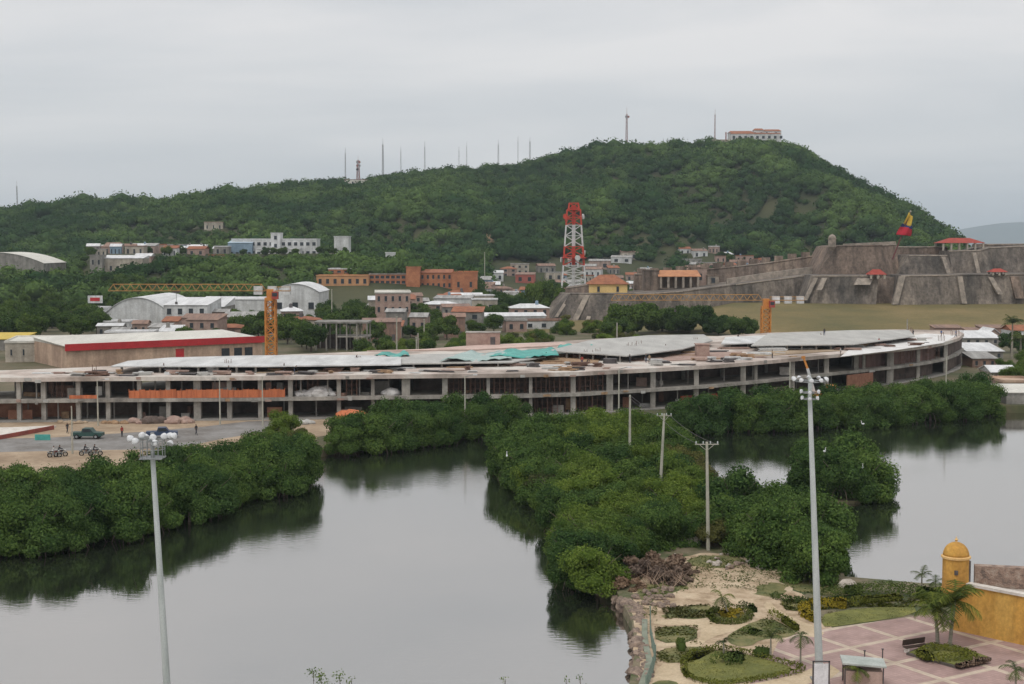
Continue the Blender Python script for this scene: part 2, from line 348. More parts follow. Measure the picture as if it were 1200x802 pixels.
# tall emergent crowns
em = rng.uniform(0, 1, n) < .05; rad[em] *= 1.35
cen = np.stack([x, y, h + rad * rng.uniform(.35, .8, n) + em * 2.0], 1)
patch = 0.55 * vnoise(x, y, 70, 44) + 0.45 * vnoise(x, y, 24, 45); ctint = np.clip((patch - .5) * 1.9 + .36 + rng.normal(0, .14, n), 0, .98)
per = 70
i = np.repeat(np.arange(n), per); d = rng.normal(size=(len(i), 3)); d /= np.linalg.norm(d, axis=1)[:, None]
d[:, 2] = np.abs(d[:, 2]) * 1.0 - .25 * (rng.uniform(size=len(i)) < .4); d[:, 1] -= .25; d /= np.linalg.norm(d, axis=1)[:, None]
P = cen[i] + d * (rad[i] * rng.uniform(.75, 1.12, len(i)))[:, None] * np.array([1, 1, .75])
nn = d * .8 + rng.normal(size=d.shape) * .45; nn /= np.linalg.norm(nn, axis=1)[:, None]
S = rng.uniform(.9, 2.2, len(i)) * (rad[i] / 5) ** .5
T = np.clip(ctint[i] + rng.uniform(-.18, .22, len(i)), 0, 1)
V1, Q1, T1 = leaf_quads(P, nn, S * 1.05, T, rng)
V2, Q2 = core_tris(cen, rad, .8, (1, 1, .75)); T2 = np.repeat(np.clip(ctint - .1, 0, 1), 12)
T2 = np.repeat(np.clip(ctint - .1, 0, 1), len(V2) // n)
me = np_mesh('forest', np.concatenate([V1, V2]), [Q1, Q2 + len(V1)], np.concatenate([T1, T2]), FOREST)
fo = bpy.data.objects.new('forest', me); COL.objects.link(fo)
tag(fo, 'dense green woodland covering the slopes of the hill', 'forest', None, 'stuff')
print('forest crowns', n)

# haze
hb = MB(); hb.box((0, 10500, 0), (24000, 27500, 20)); hb = MB()
hb.add([(-14500, -60, -2.5), (14500, -60, -2.5), (14500, 21500, -2.5), (-14500, 21500, -2.5), (-14500, -60, 420), (14500, -60, 420), (14500, 21500, 420), (-14500, 21500, 420)],
       [(3, 2, 1, 0), (4, 5, 6, 7), (0, 1, 5, 4), (1, 2, 6, 5), (2, 3, 7, 6), (3, 0, 4, 7)])
hm = bpy.data.materials.new('haze_air'); hm.use_nodes = True; hn = hm.node_tree.nodes; hn.clear()
ho = hn.new('ShaderNodeOutputMaterial'); hv = hn.new('ShaderNodeVolumePrincipled'); hv.inputs['Density'].default_value = 7e-5; hv.inputs['Color'].default_value = (0.78, 0.9, 1.0, 1)
hm.node_tree.links.new(hv.outputs[0], ho.inputs['Volume'])
tag(hb.build('haze', hm), kind='stuff')
# ================================================================== TREES
MANG = leafmat('mangrove_leaves', (0.024, 0.054, 0.019), (0.092, 0.150, 0.046), trans=.2)
BRIGHT = leafmat('bright_leaves', (0.050, 0.092, 0.020), (0.155, 0.220, 0.055), trans=.3)
TOWN = leafmat('town_tree_leaves', (0.021, 0.048, 0.017), (0.098, 0.152, 0.046), trans=.2)
OLIVE = leafmat('olive_leaves', (0.045, 0.055, 0.022), (0.13, 0.135, 0.055), trans=.2)
DRY = leafmat('dry_twigs', (0.10, 0.065, 0.05), (0.26, 0.19, 0.15), trans=.05)
BARK = mat('bark', (0.16, 0.13, 0.10), (0.08, 0.065, 0.05), 3, .95, .4)

def crown_mesh(name, m, rx, h, z0, nl, nleaf, size, seed, top_flat=.8):
    """crown of radius rx spanning z0..h, made of nl lobes of leaf sprays"""
    r_ = np.random.default_rng(seed); cz = (h + z0) / 2; hz_ = (h - z0) / 2
    a = r_.uniform(0, 2 * np.pi, nl); q = np.sqrt(r_.uniform(0, 1, nl)); zz = r_.uniform(-.7, .8, nl)
    lr = r_.uniform(.26, .46, nl) * min(rx, hz_ * 1.25)
    f = np.sqrt(np.clip(1 - (zz * .9) ** 2, .1, 1)); f = np.where(zz < 0, np.maximum(f, .93 if z0 < 0 else f), f)
    if z0 < 0: zz[: nl // 3] = r_.uniform(-.85, -.5, nl // 3); q[: nl // 3] = r_.uniform(.75, 1, nl // 3)
    cen = np.stack([np.cos(a) * q * f * (rx - lr * .7), np.sin(a) * q * f * (rx - lr * .7), cz + zz * (hz_ - lr * .5)], 1)
    cen = np.concatenate([cen, [[0, 0, cz]]]); lr = np.concatenate([lr, [min(rx, hz_) * .66]])
    V1, Q1, T1 = blob_leaves(cen, lr, nleaf, size, r_, zmin=z0 - .2)
    # loose sprays outside the outline
    k = nleaf // 14; j = r_.integers(0, nl, k); d = r_.normal(size=(k, 3)); d /= np.linalg.norm(d, axis=1)[:, None]; d[:, 2] = np.abs(d[:, 2]) * .9
    P = cen[j] + d * (lr[j] * r_.uniform(1.0, 1.28, k))[:, None]; nn = r_.normal(size=(k, 3)); nn /= np.linalg.norm(nn, axis=1)[:, None]
    V3, Q3, T3 = leaf_quads(P, nn, size * r_.uniform(.5, 1.1, k), r_.uniform(.3, 1, k), r_)
    V2, Q2 = core_tris(cen, lr, .66)
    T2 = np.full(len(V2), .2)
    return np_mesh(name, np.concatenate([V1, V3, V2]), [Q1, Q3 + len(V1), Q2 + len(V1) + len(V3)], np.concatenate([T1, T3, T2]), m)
def trunk_mesh(name, h, r, rx, seed, prop=False):
    random.seed(seed); mb = LB(); top = (random.uniform(-.3, .3), random.uniform(-.3, .3), h * .55)
    mb.path([(0, 0, -.6), (random.uniform(-.1, .1), 0, h * .25), top], r, r * .6, 7)
    for i in range(5):
        a = i * 1.256 + random.uniform(-.3, .3); mb.path([(top[0] * .6, top[1] * .6, h * .33), (math.cos(a) * rx * .4, math.sin(a) * rx * .4, h * .6), (math.cos(a) * rx * .7, math.sin(a) * rx * .7, h * .78)], r * .45, r * .12, 5)
    if prop:
        for i in range(8):
            a = i * .785 + random.uniform(-.3, .3); q = rx * random.uniform(.35, .7); mb.path([(0, 0, h * .3), (math.cos(a) * q * .6, math.sin(a) * q * .6, h * .2), (math.cos(a) * q, math.sin(a) * q, -.9)], r * .3, r * .2, 4)
    me_o = mb.build(name, BARK); me_ = me_o.data; bpy.data.objects.remove(me_o); return me_
# prototypes are unit trees: radius and height in metres, scaled a little per copy
PROTO = {}
for i in range(6): PROTO['mang%d' % i] = (crown_mesh('crown', MANG, 4.0, 6.2, -.5, 20, 10500, .31, 50 + i), trunk_mesh('trunk', 6, .22, 4, 60 + i, True))
for i in range(2): PROTO['brig%d' % i] = (crown_mesh('crown', BRIGHT, 4.0, 6.2, -.3, 18, 10500, .30, 70 + i), trunk_mesh('trunk', 6, .2, 4, 75 + i))
for i in range(3): PROTO['town%d' % i] = (crown_mesh('crown', TOWN, 5.0, 8.5, 1.0, 14, 4200, .62, 80 + i), trunk_mesh('trunk', 8.5, .3, 5, 85 + i))
for i in range(2): PROTO['oliv%d' % i] = (crown_mesh('crown', OLIVE, 3.2, 4.4, .1, 14, 5600, .28, 90 + i), trunk_mesh('trunk', 4.4, .14, 3.2, 95 + i))
PROTO['broad0'] = (crown_mesh('crown', TOWN, 10.5, 10.0, .2, 34, 16000, .72, 101), trunk_mesh('trunk', 10, .5, 9, 102))
PROTO['broad1'] = (crown_mesh('crown', TOWN, 10.5, 10.0, .2, 32, 16000, .72, 103), trunk_mesh('trunk', 10, .5, 9, 104))
FOOT = []      # building footprints (x0,x1,y0,y1)
def tree(kind, x, y, z, s, label, group=None, name='tree', cat='tree', sz=None, rz=None):
    ms = [k for k in PROTO if k.startswith(kind)]; c, tk = PROTO[random.choice(ms)]
    e = empty(name, (x, y, z), label, cat, group, random.uniform(0, 6.28) if rz is None else rz); e.scale = (s, s, sz or s)
    for nm, me_ in (('crown', c), ('trunk', tk)):
        o = bpy.data.objects.new(nm, me_); COL.objects.link(o); o.parent = e
    return e
def inside(p, poly):
    x, y = p; c = False; n = len(poly)
    for i in range(n):
        x1, y1 = poly[i]; x2, y2 = poly[(i + 1) % n]
        if (y1 > y) != (y2 > y) and x < (x2 - x1) * (y - y1) / (y2 - y1) + x1: c = not c
    return c
def scatter(kinds, poly_px, z, gap, s0, s1, label, group, name='mangrove', cat='mangrove', seed=1, mx_=400):
    """trees whose feet stand inside an outline of the ground, at least gap metres apart"""
    random.seed(seed); W = [G(a, b, z) for a, b in poly_px]; P = [(p.x, p.y) for p in W]
    xs = [p[0] for p in P]; ys = [p[1] for p in P]; got = []
    for _ in range(9000):
        x = random.uniform(min(xs), max(xs)); y = random.uniform(min(ys), max(ys))
        if not inside((x, y), P): continue
        if any((x - a) ** 2 + (y - b) ** 2 < gap * gap for a, b in got): continue
        if any(a - 1.5 < x < b + 1.5 and c_ - 1.5 < y < d_ + 1.5 for a, b, c_, d_ in FOOT): continue
        got.append((x, y)); s = random.uniform(s0, s1)
        tree(random.choice(kinds), x, y, z - .2, s, label, group, name, cat, s * random.uniform(.85, 1.15))
        if len(got) >= mx_: break
    return got
# left bank thicket
scatter(['mang'], [(-60, 655), (0, 650), (150, 628), (280, 592), (352, 570), (356, 556), (330, 548), (250, 560), (120, 580), (-60, 590)], .6, 3.3, .72, .98,
        'dark mangrove in the thicket between the left bank of the lagoon and the dirt track', 'mangroves along the left bank', seed=3)
scatter(['mang', 'brig'], [(270, 556), (345, 550), (350, 543), (300, 545)], .9, 3.5, .55, .7,
        'low green mangrove at the back of the left bank thicket beside the dirt', 'mangroves at the back of the left bank', seed=5)
# second thicket, below the building
scatter(['mang'], [(392, 533), (410, 531), (520, 518), (600, 506), (606, 500), (560, 500), (450, 508), (398, 519)], .6, 3.4, .74, 1.0,
        'dark mangrove in the thicket on the bank in front of the unfinished building', 'mangroves below the unfinished building', seed=7)
scatter(['brig', 'oliv'], [(300, 516), (330, 512), (352, 520), (362, 530), (330, 530)], 1.3, 4.0, .5, .8,
        'small green bush at the edge of the dirt yard behind the mangroves', 'bushes at the edge of the dirt yard', 'bush', 'bush', seed=9)
# spit
scatter(['mang'], [(588, 557), (602, 540), (626, 522), (645, 530), (632, 560), (648, 592), (616, 576)], .5, 3.4, .8, 1.1,
        'dark green mangrove at the rounded tip of the spit standing in the water', 'mangroves at the tip of the spit', seed=11)
scatter(['mang', 'brig', 'oliv', 'brig'], [(646, 600), (620, 574), (645, 532), (690, 512), (770, 514), (792, 532), (818, 562), (835, 600), (790, 610), (700, 620)], .8, 3.9, .7, 1.02,
        'mid green tree in the woodland covering the middle of the spit', 'trees covering the middle of the spit', seed=13)
scatter(['brig'], [(655, 528), (700, 524), (735, 528), (710, 540), (660, 540)], .9, 4.5, .85, 1.05,
        'yellow-green tree brighter than the mangroves round it on the far part of the spit', 'bright trees on the far part of the spit', seed=15)
scatter(['mang', 'brig'], [(655, 650), (645, 612), (700, 612), (790, 612), (800, 640), (745, 652), (700, 690), (668, 686)], .8, 3.3, .62, .85,
        'leafy mangrove on the near shore of the spit above the brown brushwood', 'mangroves on the near shore of the spit', seed=17)
scatter(['mang'], [(850, 640), (842, 600), (858, 598), (893, 610), (935, 626), (962, 648), (980, 682), (950, 684), (915, 668), (880, 650)], .8, 3.5, .72, 1.05,
        'dark tree in the tall clump at the garden end of the spit', 'dark trees behind the garden', seed=19)
scatter(['brig', 'oliv'], [(800, 600), (838, 590), (850, 640), (838, 648), (812, 640)], .8, 3.4, .6, .8,
        'yellowish green bush beside the middle power pole on the spit', 'bushes beside the power pole', 'bush', 'bush', seed=21)
# islet
for (a, b, s) in ((958, 580, 1.0), (985, 585, 1.12), (1012, 583, 1.02), (985, 574, 1.3), (965, 572, 1.12), (1008, 574, 1.15), (945, 580, .7), (1028, 582, .72)):
    p = G(a, b, .3); tree('mang', p.x, p.y, .1, s, 'dark mangrove of the rounded clump on the islet in the right lagoon', 'mangroves of the islet', 'mangrove', 'mangrove')
# far right bank
scatter(['mang'], [(796, 507), (850, 507), (1000, 501), (1150, 490), (1162, 482), (1140, 474), (1060, 484), (900, 494), (800, 498)], .2, 3.9, .85, 1.12,
        'dark mangrove in the belt on the far bank below the curved end of the building', 'mangroves below the curved end of the building', seed=23)
# ================================================================== UNFINISHED BUILDING
CONC = mat('raw_concrete', (0.45, 0.42, 0.375), (0.25, 0.23, 0.205), 0.3, .9, .2, world=True, detail=8, streak=.35)
CONCD = mat('dark_concrete', (0.30, 0.28, 0.26), (0.2, 0.19, 0.17), 0.3, .9, world=True)  # darker concrete for ground slab, rear columns, props and deck posts
ROOFT = mat('roof_concrete', (0.58, 0.54, 0.49), (0.29, 0.24, 0.205), 0.09, .9, .2, world=True, detail=9, contrast=(.38, .6), third=(.5, (0.50, 0.42, 0.37)))
PINKC = mat('pink_concrete', (0.62, 0.46, 0.40), (0.48, 0.36, 0.31), 0.15, .9, world=True)
DECKW = mat('white_deck', (0.66, 0.66, 0.65), (0.44, 0.44, 0.43), 0.3, .6, world=True, stretch=(1, .25, 1), detail=7)
DECKG = mat('grey_deck', (0.47, 0.46, 0.43), (0.36, 0.35, 0.33), 0.3, .7, world=True, stretch=(1, .3, 1), detail=7)
BRICK = mat('red_brick', (0.40, 0.20, 0.13), (0.26, 0.12, 0.08), 0.8, .95, world=True)
BRICKP = mat('pale_brick', (0.40, 0.29, 0.24), (0.3, 0.2, 0.17), 0.8, .95, world=True)
TEAL = mat('teal_tarp', (0.10, 0.42, 0.36), (0.06, 0.28, 0.25), 0.6, .55, .3, world=True)
PTEAL = mat('pale_tarp', (0.40, 0.50, 0.47), (0.28, 0.38, 0.36), 0.4, .6, .3, world=True)
ORANGE = mat('orange_mesh', (0.62, 0.20, 0.09), (0.42, 0.13, 0.06), 1.2, .8, world=True, stretch=(1, 1, .1))
WOOD = mat('formwork_timber', (0.42, 0.28, 0.17), (0.24, 0.15, 0.09), 1.2, .9, world=True)
STEEL = mat('dark_steel', (0.12, 0.11, 0.11), (0.07, 0.06, 0.06), 1, .6)
RUST = mat('rusty_steel', (0.20, 0.12, 0.09), (0.12, 0.07, 0.055), 1, .8)
ZR, ZF, ZG = 9.0, 5.2, 1.4
FE = [(-160, 445), (0, 443), (115, 442), (300, 441), (475, 439), (600, 438), (680, 436), (750, 432.5), (840, 427.5), (900, 422.5), (960, 417), (1005, 413), (1050, 409), (1085, 405), (1108, 401), (1124, 396)]
BE = [(1129, 391), (1122, 387.5), (1060, 386), (1000, 387), (900, 390), (840, 394), (780, 394), (700, 397), (640, 401), (560, 404), (500, 409), (400, 413), (300, 417), (240, 420), (180, 424), (130, 429), (60, 432), (0, 434), (-160, 436)]
fe = [G(a, b, ZR) for a, b in FE]; be = [G(a, b, ZR) for a, b in BE]
FOOT.append((-260, 40, 250, 330))
ub = empty('unfinished_building', (0, 290, ZG), 'long curved two storey concrete building under construction with open bays behind the mangroves', 'building')
def curve_y(px, back=0.0, z=ZR):           # point of the front edge seen at column px, pushed back by metres
    py = np.interp(px, [a for a, b in FE], [b for a, b in FE]); p = G(px, py, ZR)
    return Vector((p.x, p.y + back, z))
def slab(name, front_off, z0, z1, m, back=None):
    mb = MB(); fr_ = [Vector((p.x, p.y + front_off)) for p in fe]; bk = [Vector((p.x, p.y - .5)) for p in be]
    mb.prism([(p.x, p.y) for p in fr_ + bk], z0, z1); return mb.build(name, m, ub)
slab('roof_slab', 0, ZR - .72, ZR, ROOFT)
slab('floor_slab', 0.15, ZF - .6, ZF, CONC)
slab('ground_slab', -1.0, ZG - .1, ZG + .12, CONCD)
# front columns, then the rows behind them; one mesh each
cols = [(19, .7), (48, .8), (89, .75), (124, .75), (161, .7), (195, .75), (229, 1.2), (267, .8), (303, .6), (339, .75), (396, .7), (436, .6), (475, 1.45), (521, .95), (572, .6), (622, .6), (672, .9), (715, 1.2), (766, .95), (817, .9), (872, 1.0), (887, .6), (930, .95), (970, 1.0), (1005, 1.0), (1014, .6), (1045, 1.5), (1078, .8), (1110, .9)]
cprot = {}
def column(p, wdt, h, m=CONC, nm='column'):
    key = (round(wdt, 2), round(h, 2), m.name)
    if key not in cprot:
        mb = LB(); mb.box((0, 0, h / 2), (wdt, wdt, h)); o = mb.build(nm, m, ub); cprot[key] = o.data
    else: o = bpy.data.objects.new(nm, cprot[key]); COL.objects.link(o); o.parent = ub
    o.location = (p.x - ub.location.x, p.y - ub.location.y, p.z - ub.location.z); return o
HC_ = ZR - .73 - ZF; HG_ = ZF - .61 - ZG - .12; nc = 0
for px, wd in cols:
    for (bk, z, h) in ((.9, ZF, HC_), (.9, ZG + .12, HG_)):
        column(curve_y(px, bk + wd / 2, z), wd, h, CONC)
random.seed(5)
for bk in (13,):
    for px in range(30, 1100, 52):
        if nc < 42:
            p = curve_y(px + random.uniform(-4, 4), bk)
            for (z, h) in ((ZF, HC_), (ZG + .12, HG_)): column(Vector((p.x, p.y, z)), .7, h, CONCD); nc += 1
for k, px in enumerate(list(range(8, 470, 17)) + list(range(735, 1040, 19))):
    z, h = ((ZF, HC_), (ZG + .12, HG_))[k % 2]; o = column(curve_y(px + random.uniform(-4, 4), random.uniform(1.5, 6), z), .22, h, CONCD, 'prop'); 
random.seed(12)
for k in range(34):
    px = random.uniform(10, 1090); z = random.choice([ZR - .72, ZF - .6]); a_, b_ = curve_y(px, -.02), curve_y(px + random.uniform(3, 9), -.02); mb = MB(); c = (a_ + b_) / 2
    mb.box((c.x, c.y, z + random.uniform(.0, .5)), ((b_ - a_).length, .12, random.uniform(.25, .6)), rz=math.atan2(b_.y - a_.y, b_.x - a_.x)); mb.build('formwork_board', random.choice([CONCD, WOOD, BRICKP, DECKG]), ub)
for k in range(44):
    px = random.choice([random.uniform(5, 470), random.uniform(480, 1040)]); z = random.choice([ZF, ZG + .12]); a_ = curve_y(px, random.uniform(1.2, 6)); h = random.uniform(.4, 2.2); mb = MB()
    mb.box((a_.x, a_.y, z + h / 2 + random.choice([0, 0, .4])), (random.uniform(.5, 3.2), random.uniform(.1, .8), h), rz=random.uniform(-.4, .4)); mb.build('site_panel', random.choice([BRICKP, BRICK, DECKG, WOOD, CONCD, RUST, CONC]), ub)
# inner walls added to darken the bays and close the view
def inner_wall(px0, px1, bk, z, h, m):
    mb = MB(); s = 12; pts = [curve_y(px0 + (px1 - px0) * i / s, bk + random.uniform(-.1, .1)) for i in range(s + 1)]
    for i in range(s):
        a, b = pts[i], pts[i + 1]; c = (a + b) / 2; mb.box((c.x, c.y, z + h / 2), ((b - a).length + .02, .3, h), rz=math.atan2(b.y - a.y, b.x - a.x))
    return mb.build('inner_wall', m, ub)
DARKW = mat('dark_wall', (0.16, 0.12, 0.10), (0.07, 0.055, 0.05), 0.5, .95, world=True, detail=7)  # dark wall colour stands in for shade deep in the bays
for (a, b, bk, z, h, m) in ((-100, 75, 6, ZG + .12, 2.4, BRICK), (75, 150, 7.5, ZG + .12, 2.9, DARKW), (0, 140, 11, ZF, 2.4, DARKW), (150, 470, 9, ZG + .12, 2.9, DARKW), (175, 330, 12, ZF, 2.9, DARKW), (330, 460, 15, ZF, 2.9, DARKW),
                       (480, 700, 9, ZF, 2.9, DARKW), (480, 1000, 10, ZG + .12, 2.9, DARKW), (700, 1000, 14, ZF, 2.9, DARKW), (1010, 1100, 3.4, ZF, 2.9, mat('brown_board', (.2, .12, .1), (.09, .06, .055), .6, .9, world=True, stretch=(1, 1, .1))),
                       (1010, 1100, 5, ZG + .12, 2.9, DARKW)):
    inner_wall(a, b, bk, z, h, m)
# side wall that closes the curved end
pa, pb = curve_y(1112, .6), be[0]
mb = MB()
for (z, h) in ((ZF, HC_), (ZG + .12, HG_)):
    c = (pa + Vector((pb.x, pb.y, 0))) / 2; mb.box(((pa.x + pb.x) / 2 - .5, (pa.y + pb.y) / 2, z + h / 2), ((Vector((pb.x - pa.x, pb.y - pa.y))).length, .3, h), rz=math.atan2(pb.y - pa.y, pb.x - pa.x))
mb.build('end_wall', DARKW, ub)
mb = MB(); a, b = curve_y(993, .2), curve_y(1023, .2); c = (a + b) / 2
mb.box((c.x, c.y - .3, ZG + 1.5), ((b - a).length, .25, 3.0), rz=math.atan2(b.y - a.y, b.x - a.x)); mb.build('brick_infill_wall', BRICK, ub)
for k, (a, b, m) in enumerate(((1, 30, BRICK), (480, 515, BRICKP), (560, 590, BRICKP), (905, 928, BRICKP), (800, 845, mat('red_sheeting', (.5, .08, .06), (.36, .06, .05), 1, .7, world=True)))):
    p, q = curve_y(a, 3), curve_y(b, 3); c = (p + q) / 2; z = ZG + .12
    mb = MB(); mb.box((c.x, c.y, z + .8), ((q - p).length, .2, 1.6), rz=math.atan2(q.y - p.y, q.x - p.x)); mb.build('brick_infill_wall', m, ub)
# things inside the open floors: orange safety netting
def netting(px0, px1, z, h, m, label, n=None):
    n = n or max(2, int((px1 - px0) / 6)); mb = MB()
    for i in range(n):
        a, b = curve_y(px0 + (px1 - px0) * i / n, .55), curve_y(px0 + (px1 - px0) * (i + 1) / n, .55); hh = h * random.uniform(.88, 1.05)
        c = (a + b) / 2; mb.box((c.x, c.y + random.uniform(-.06, .06), z + hh / 2), ((b - a).length * 1.0, .05, hh), rz=math.atan2(b.y - a.y, b.x - a.x))
    for i in range(n + 1):
        a = curve_y(px0 + (px1 - px0) * i / n, .48); mb.box((a.x, a.y, z + h * .55), (.09, .09, h * 1.1))
    return tag(mb.build('safety_netting', m), label, 'netting')
netting(150, 333, ZF + .02, 1.45, ORANGE, 'long orange safety netting on the upper floor at the left of the unfinished building')
netting(80, 112, ZF + .02, .6, ORANGE, 'short low orange safety netting on the upper floor left of the long one')
# shoring props holding the formwork: towers of thin poles
sp = MB(); sp.local = True
for (dx, dy) in ((-.9, -.6), (0, -.6), (.9, -.6), (-.9, .6), (0, .6), (.9, .6)): sp.tube((dx, dy, 0), (dx, dy, HG_ - .02), .07, n=5)
for z in (.9, 1.9): sp.tube((-.9, -.6, z), (.9, -.6, z), .04, n=4); sp.tube((-.9, .6, z), (.9, .6, z), .04, n=4); sp.tube((-.9, -.6, z - .7), (0, -.6, z), .035, n=4)
s0 = sp.build('shoring_tower', RUST); first = True
for z in (ZG + .12, ZF):
    for px in list(range(532, 705, 13)) + ([1058, 1068, 1088, 1098] if z == ZF else []) + ([345, 365, 410, 60] if z == ZF else []):
        o = s0 if first else s0.copy()
        if not first: COL.objects.link(o)
        first = False; p = curve_y(px + random.uniform(-2, 2), 2.2 + random.uniform(0, 1.4), z); o.location = p; o.rotation_euler = (0, 0, random.uniform(-.1, .1))
        if z == ZF: o.scale = (1, 1, (HC_ - .03) / (HG_ - .02))
        tag(o, 'rusty shoring props in the open bays, %s of the building, %s floor' % ('middle' if px > 500 and px < 900 else 'curved end' if px > 900 else 'left half', 'upper' if z == ZF else 'ground'), 'scaffold',
            'shoring towers in the %s of the %s floor' % ('middle' if 500 < px < 900 else 'end' if px > 900 else 'left', 'upper' if z == ZF else 'ground'))
# heaps and white bags on the open floors
def heap(px, bk, z, w_, h_, m, label, name='heap', cat='heap', p=None, d=None):
    mb = MB(); p = p or curve_y(px, bk, z); k = 9
    for i in range(k):
        r_ = h_ * random.uniform(.45, .8); mb.ico((p.x + random.uniform(-.5, .5) * (w_ - r_), p.y + random.uniform(-.5, .5) * (d or w_ * .4), z + r_ * .3), r_, 2, .12, (1.25, 1, .8))
    return tag(mb.build(name, m), label, cat)
BAG = mat('white_bags', (.66, .64, .62), (.45, .43, .42), .8, .8, world=True)
for (px, w_, h_, lab) in ((355, 2.6, 1.5, 'tall'), (372, 2.0, 2.1, 'tallest'), (456, 3.0, 1.4, 'wide'), (386, 1.6, .9, 'small')):
    heap(px, 2.4, ZF, w_, h_, BAG, '%s heap of white material near column on upper floor, left of centre' % lab, 'material_heap', 'heap')
for (px, w_, h_, m, lab) in ((90, 5, .7, DIRT, 'low sandy heap before the left bays'), (170, 6, 1.1, BRICKP, 'pinkish rubble heap beside the high mast lamps'), (186, 4, 1.4, MATS['dark_wall'], 'dark rubble heap behind the high mast lamps'), (215, 5, 1.3, BRICKP, 'brown rubble heap at the right of the pile of debris'),
                          (352, 7, 1.1, DECKG, 'pale grey rubble heap among the bushes before the building'), (143, 5, .7, WOOD, 'timber heap in front of the columns')):
    heap(px, -3.5 if px != 352 else -7, ZG, w_, h_, m, lab, 'rubble_heap', 'heap')
heap(415, -4, ZG, 4, 2.5, ORANGE, 'orange heap of netting above the mangroves at the foot of the building', 'netting_heap', 'heap')

# ---------------- on the roof
def plate(name, px, z, th, m, label, cat, parent=None):
    mb = MB(); pts = [G(a, b, z) for a, b in px]; mb.prism([(p.x, p.y) for p in pts], z - th, z); return tag(mb.build(name, m, parent), label, cat)
def raised(name, px, z, m, label, posts=6):
    e = empty(name, G(px[0][0], px[0][1], ZR), label, 'roof deck'); pts = [G(a, b, z) for a, b in px]
    mb = MB(); mb.prism([(p.x, p.y) for p in pts], z - .22, z); mb.build('deck', m, e)
    for i in range(posts):
        t = (i + .5) / posts; L_ = len(pts); a = pts[0].lerp(pts[1], t) + Vector((0, .8, 0))
        mb = MB(); mb.box((a.x, a.y, (ZR + z - .22) / 2), (.35, .35, z - .22 - ZR)); mb.build('post', CONCD, e)
    return e
raised('roof_deck', [(130, 429), (310, 429), (470, 427), (470, 419), (420, 416), (300, 416.5), (200, 419), (150, 423)], 10.3, DECKW, 'white raised roof deck over the left half of the unfinished building', 8)
raised('roof_deck', [(400, 427), (600, 424.5), (640, 418), (620, 414), (500, 415), (420, 419)], 9.9, DECKG, 'pale grey raised deck in the middle of the roof beside the teal tarpaulins', 6)
raised('roof_deck', [(642, 411), (735, 417), (800, 409), (835, 399), (825, 392), (760, 393), (690, 399)], 10.4, DECKG, 'grey curved roof deck right of the teal tarpaulins', 6)
raised('roof_deck', [(845, 403), (930, 401), (905, 393), (850, 395)], 10.2, DECKW, 'small bright white roof deck beside the brick block', 4)
raised('roof_deck', [(880, 405), (1000, 403.5), (1072, 394), (1065, 387), (1000, 387), (900, 391)], 10.3, DECKG, 'long smooth pale deck at the back of the roof, right part', 7)
plate('concrete_patch', [(430, 411), (560, 409.5), (670, 404), (660, 401), (560, 404.5), (500, 409)], ZR + .25, .2, PINKC, 'pinkish fresh concrete area at the back of the roof below the brick hut', 'concrete slab')
plate('concrete_patch', [(985, 418), (1045, 411), (1105, 402), (1122, 393), (1085, 391), (1040, 399), (1000, 406)], ZR + .1, .08, mat('white_screed', (.75, .74, .72), (.6, .58, .56), .3, .8, world=True), 'bright white screed on the curved right end of the roof', 'concrete slab')
def tarp(px, m, label, zb=10.0):
    P = [G(a, b, zb) for a, b in px]; xs = 18; mb = MB(); vs = []; fs = []
    # quad patch p0 p1 (front) p2 p3 (back), wrinkled
    for j in range(6):
        for i in range(xs):
            u = i / (xs - 1); v = j / 5; p = P[0].lerp(P[1], u).lerp(P[3].lerp(P[2], u), v)
            vs.append((p.x, p.y, zb + .45 * mn.noise(Vector((p.x * .8, p.y * .5, 0))) + .25 * math.sin(u * 9)))
    for j in range(5):
        for i in range(xs - 1): a = j * xs + i; fs.append((a, a + 1, a + xs + 1, a + xs))
    mb.add(vs, fs); o = mb.build('tarpaulin', m, smooth=True); so = o.modifiers.new('s', 'SOLIDIFY'); so.thickness = .06; return tag(o, label, 'tarpaulin')
for k, (q, m, lb) in enumerate((([(612, 427), (700, 425), (705, 419), (640, 417), (608, 421)], WOOD, 'brown timber decking in the middle of the roof before the teal tarpaulin'), ([(760, 424), (860, 419), (870, 412), (800, 414)], BRICKP, 'pinkish brown decking before the brick block'), ([(868, 419), (985, 411), (985, 406), (900, 409)], DIRT, 'sandy brown stretch of unfinished roof right of the brick block'), ([(300, 437), (420, 434), (420, 431), (320, 431)], DIRT, 'sandy brown strip of roof before the white raised deck'))):
    plate('decking', q, ZR + .12 + .01 * k, .1, m, lb, 'decking')
tarp([(573, 419), (655, 417), (650, 408.5), (590, 411)], TEAL, 'bright teal tarpaulin in the middle of the roof, larger of the two', 10.3)
tarp([(650, 412), (700, 407), (694, 402), (655, 405)], TEAL, 'narrow teal tarpaulin reaching back beside the pink concrete')
tarp([(515, 423), (600, 421), (596, 412), (540, 413)], PTEAL, 'pale green tarpaulin left of the bright teal one', 10.2)
tarp([(438, 417.5), (480, 417), (478, 413), (445, 414)], TEAL, 'small teal strip of tarpaulin on the left of the roof', 10.1)
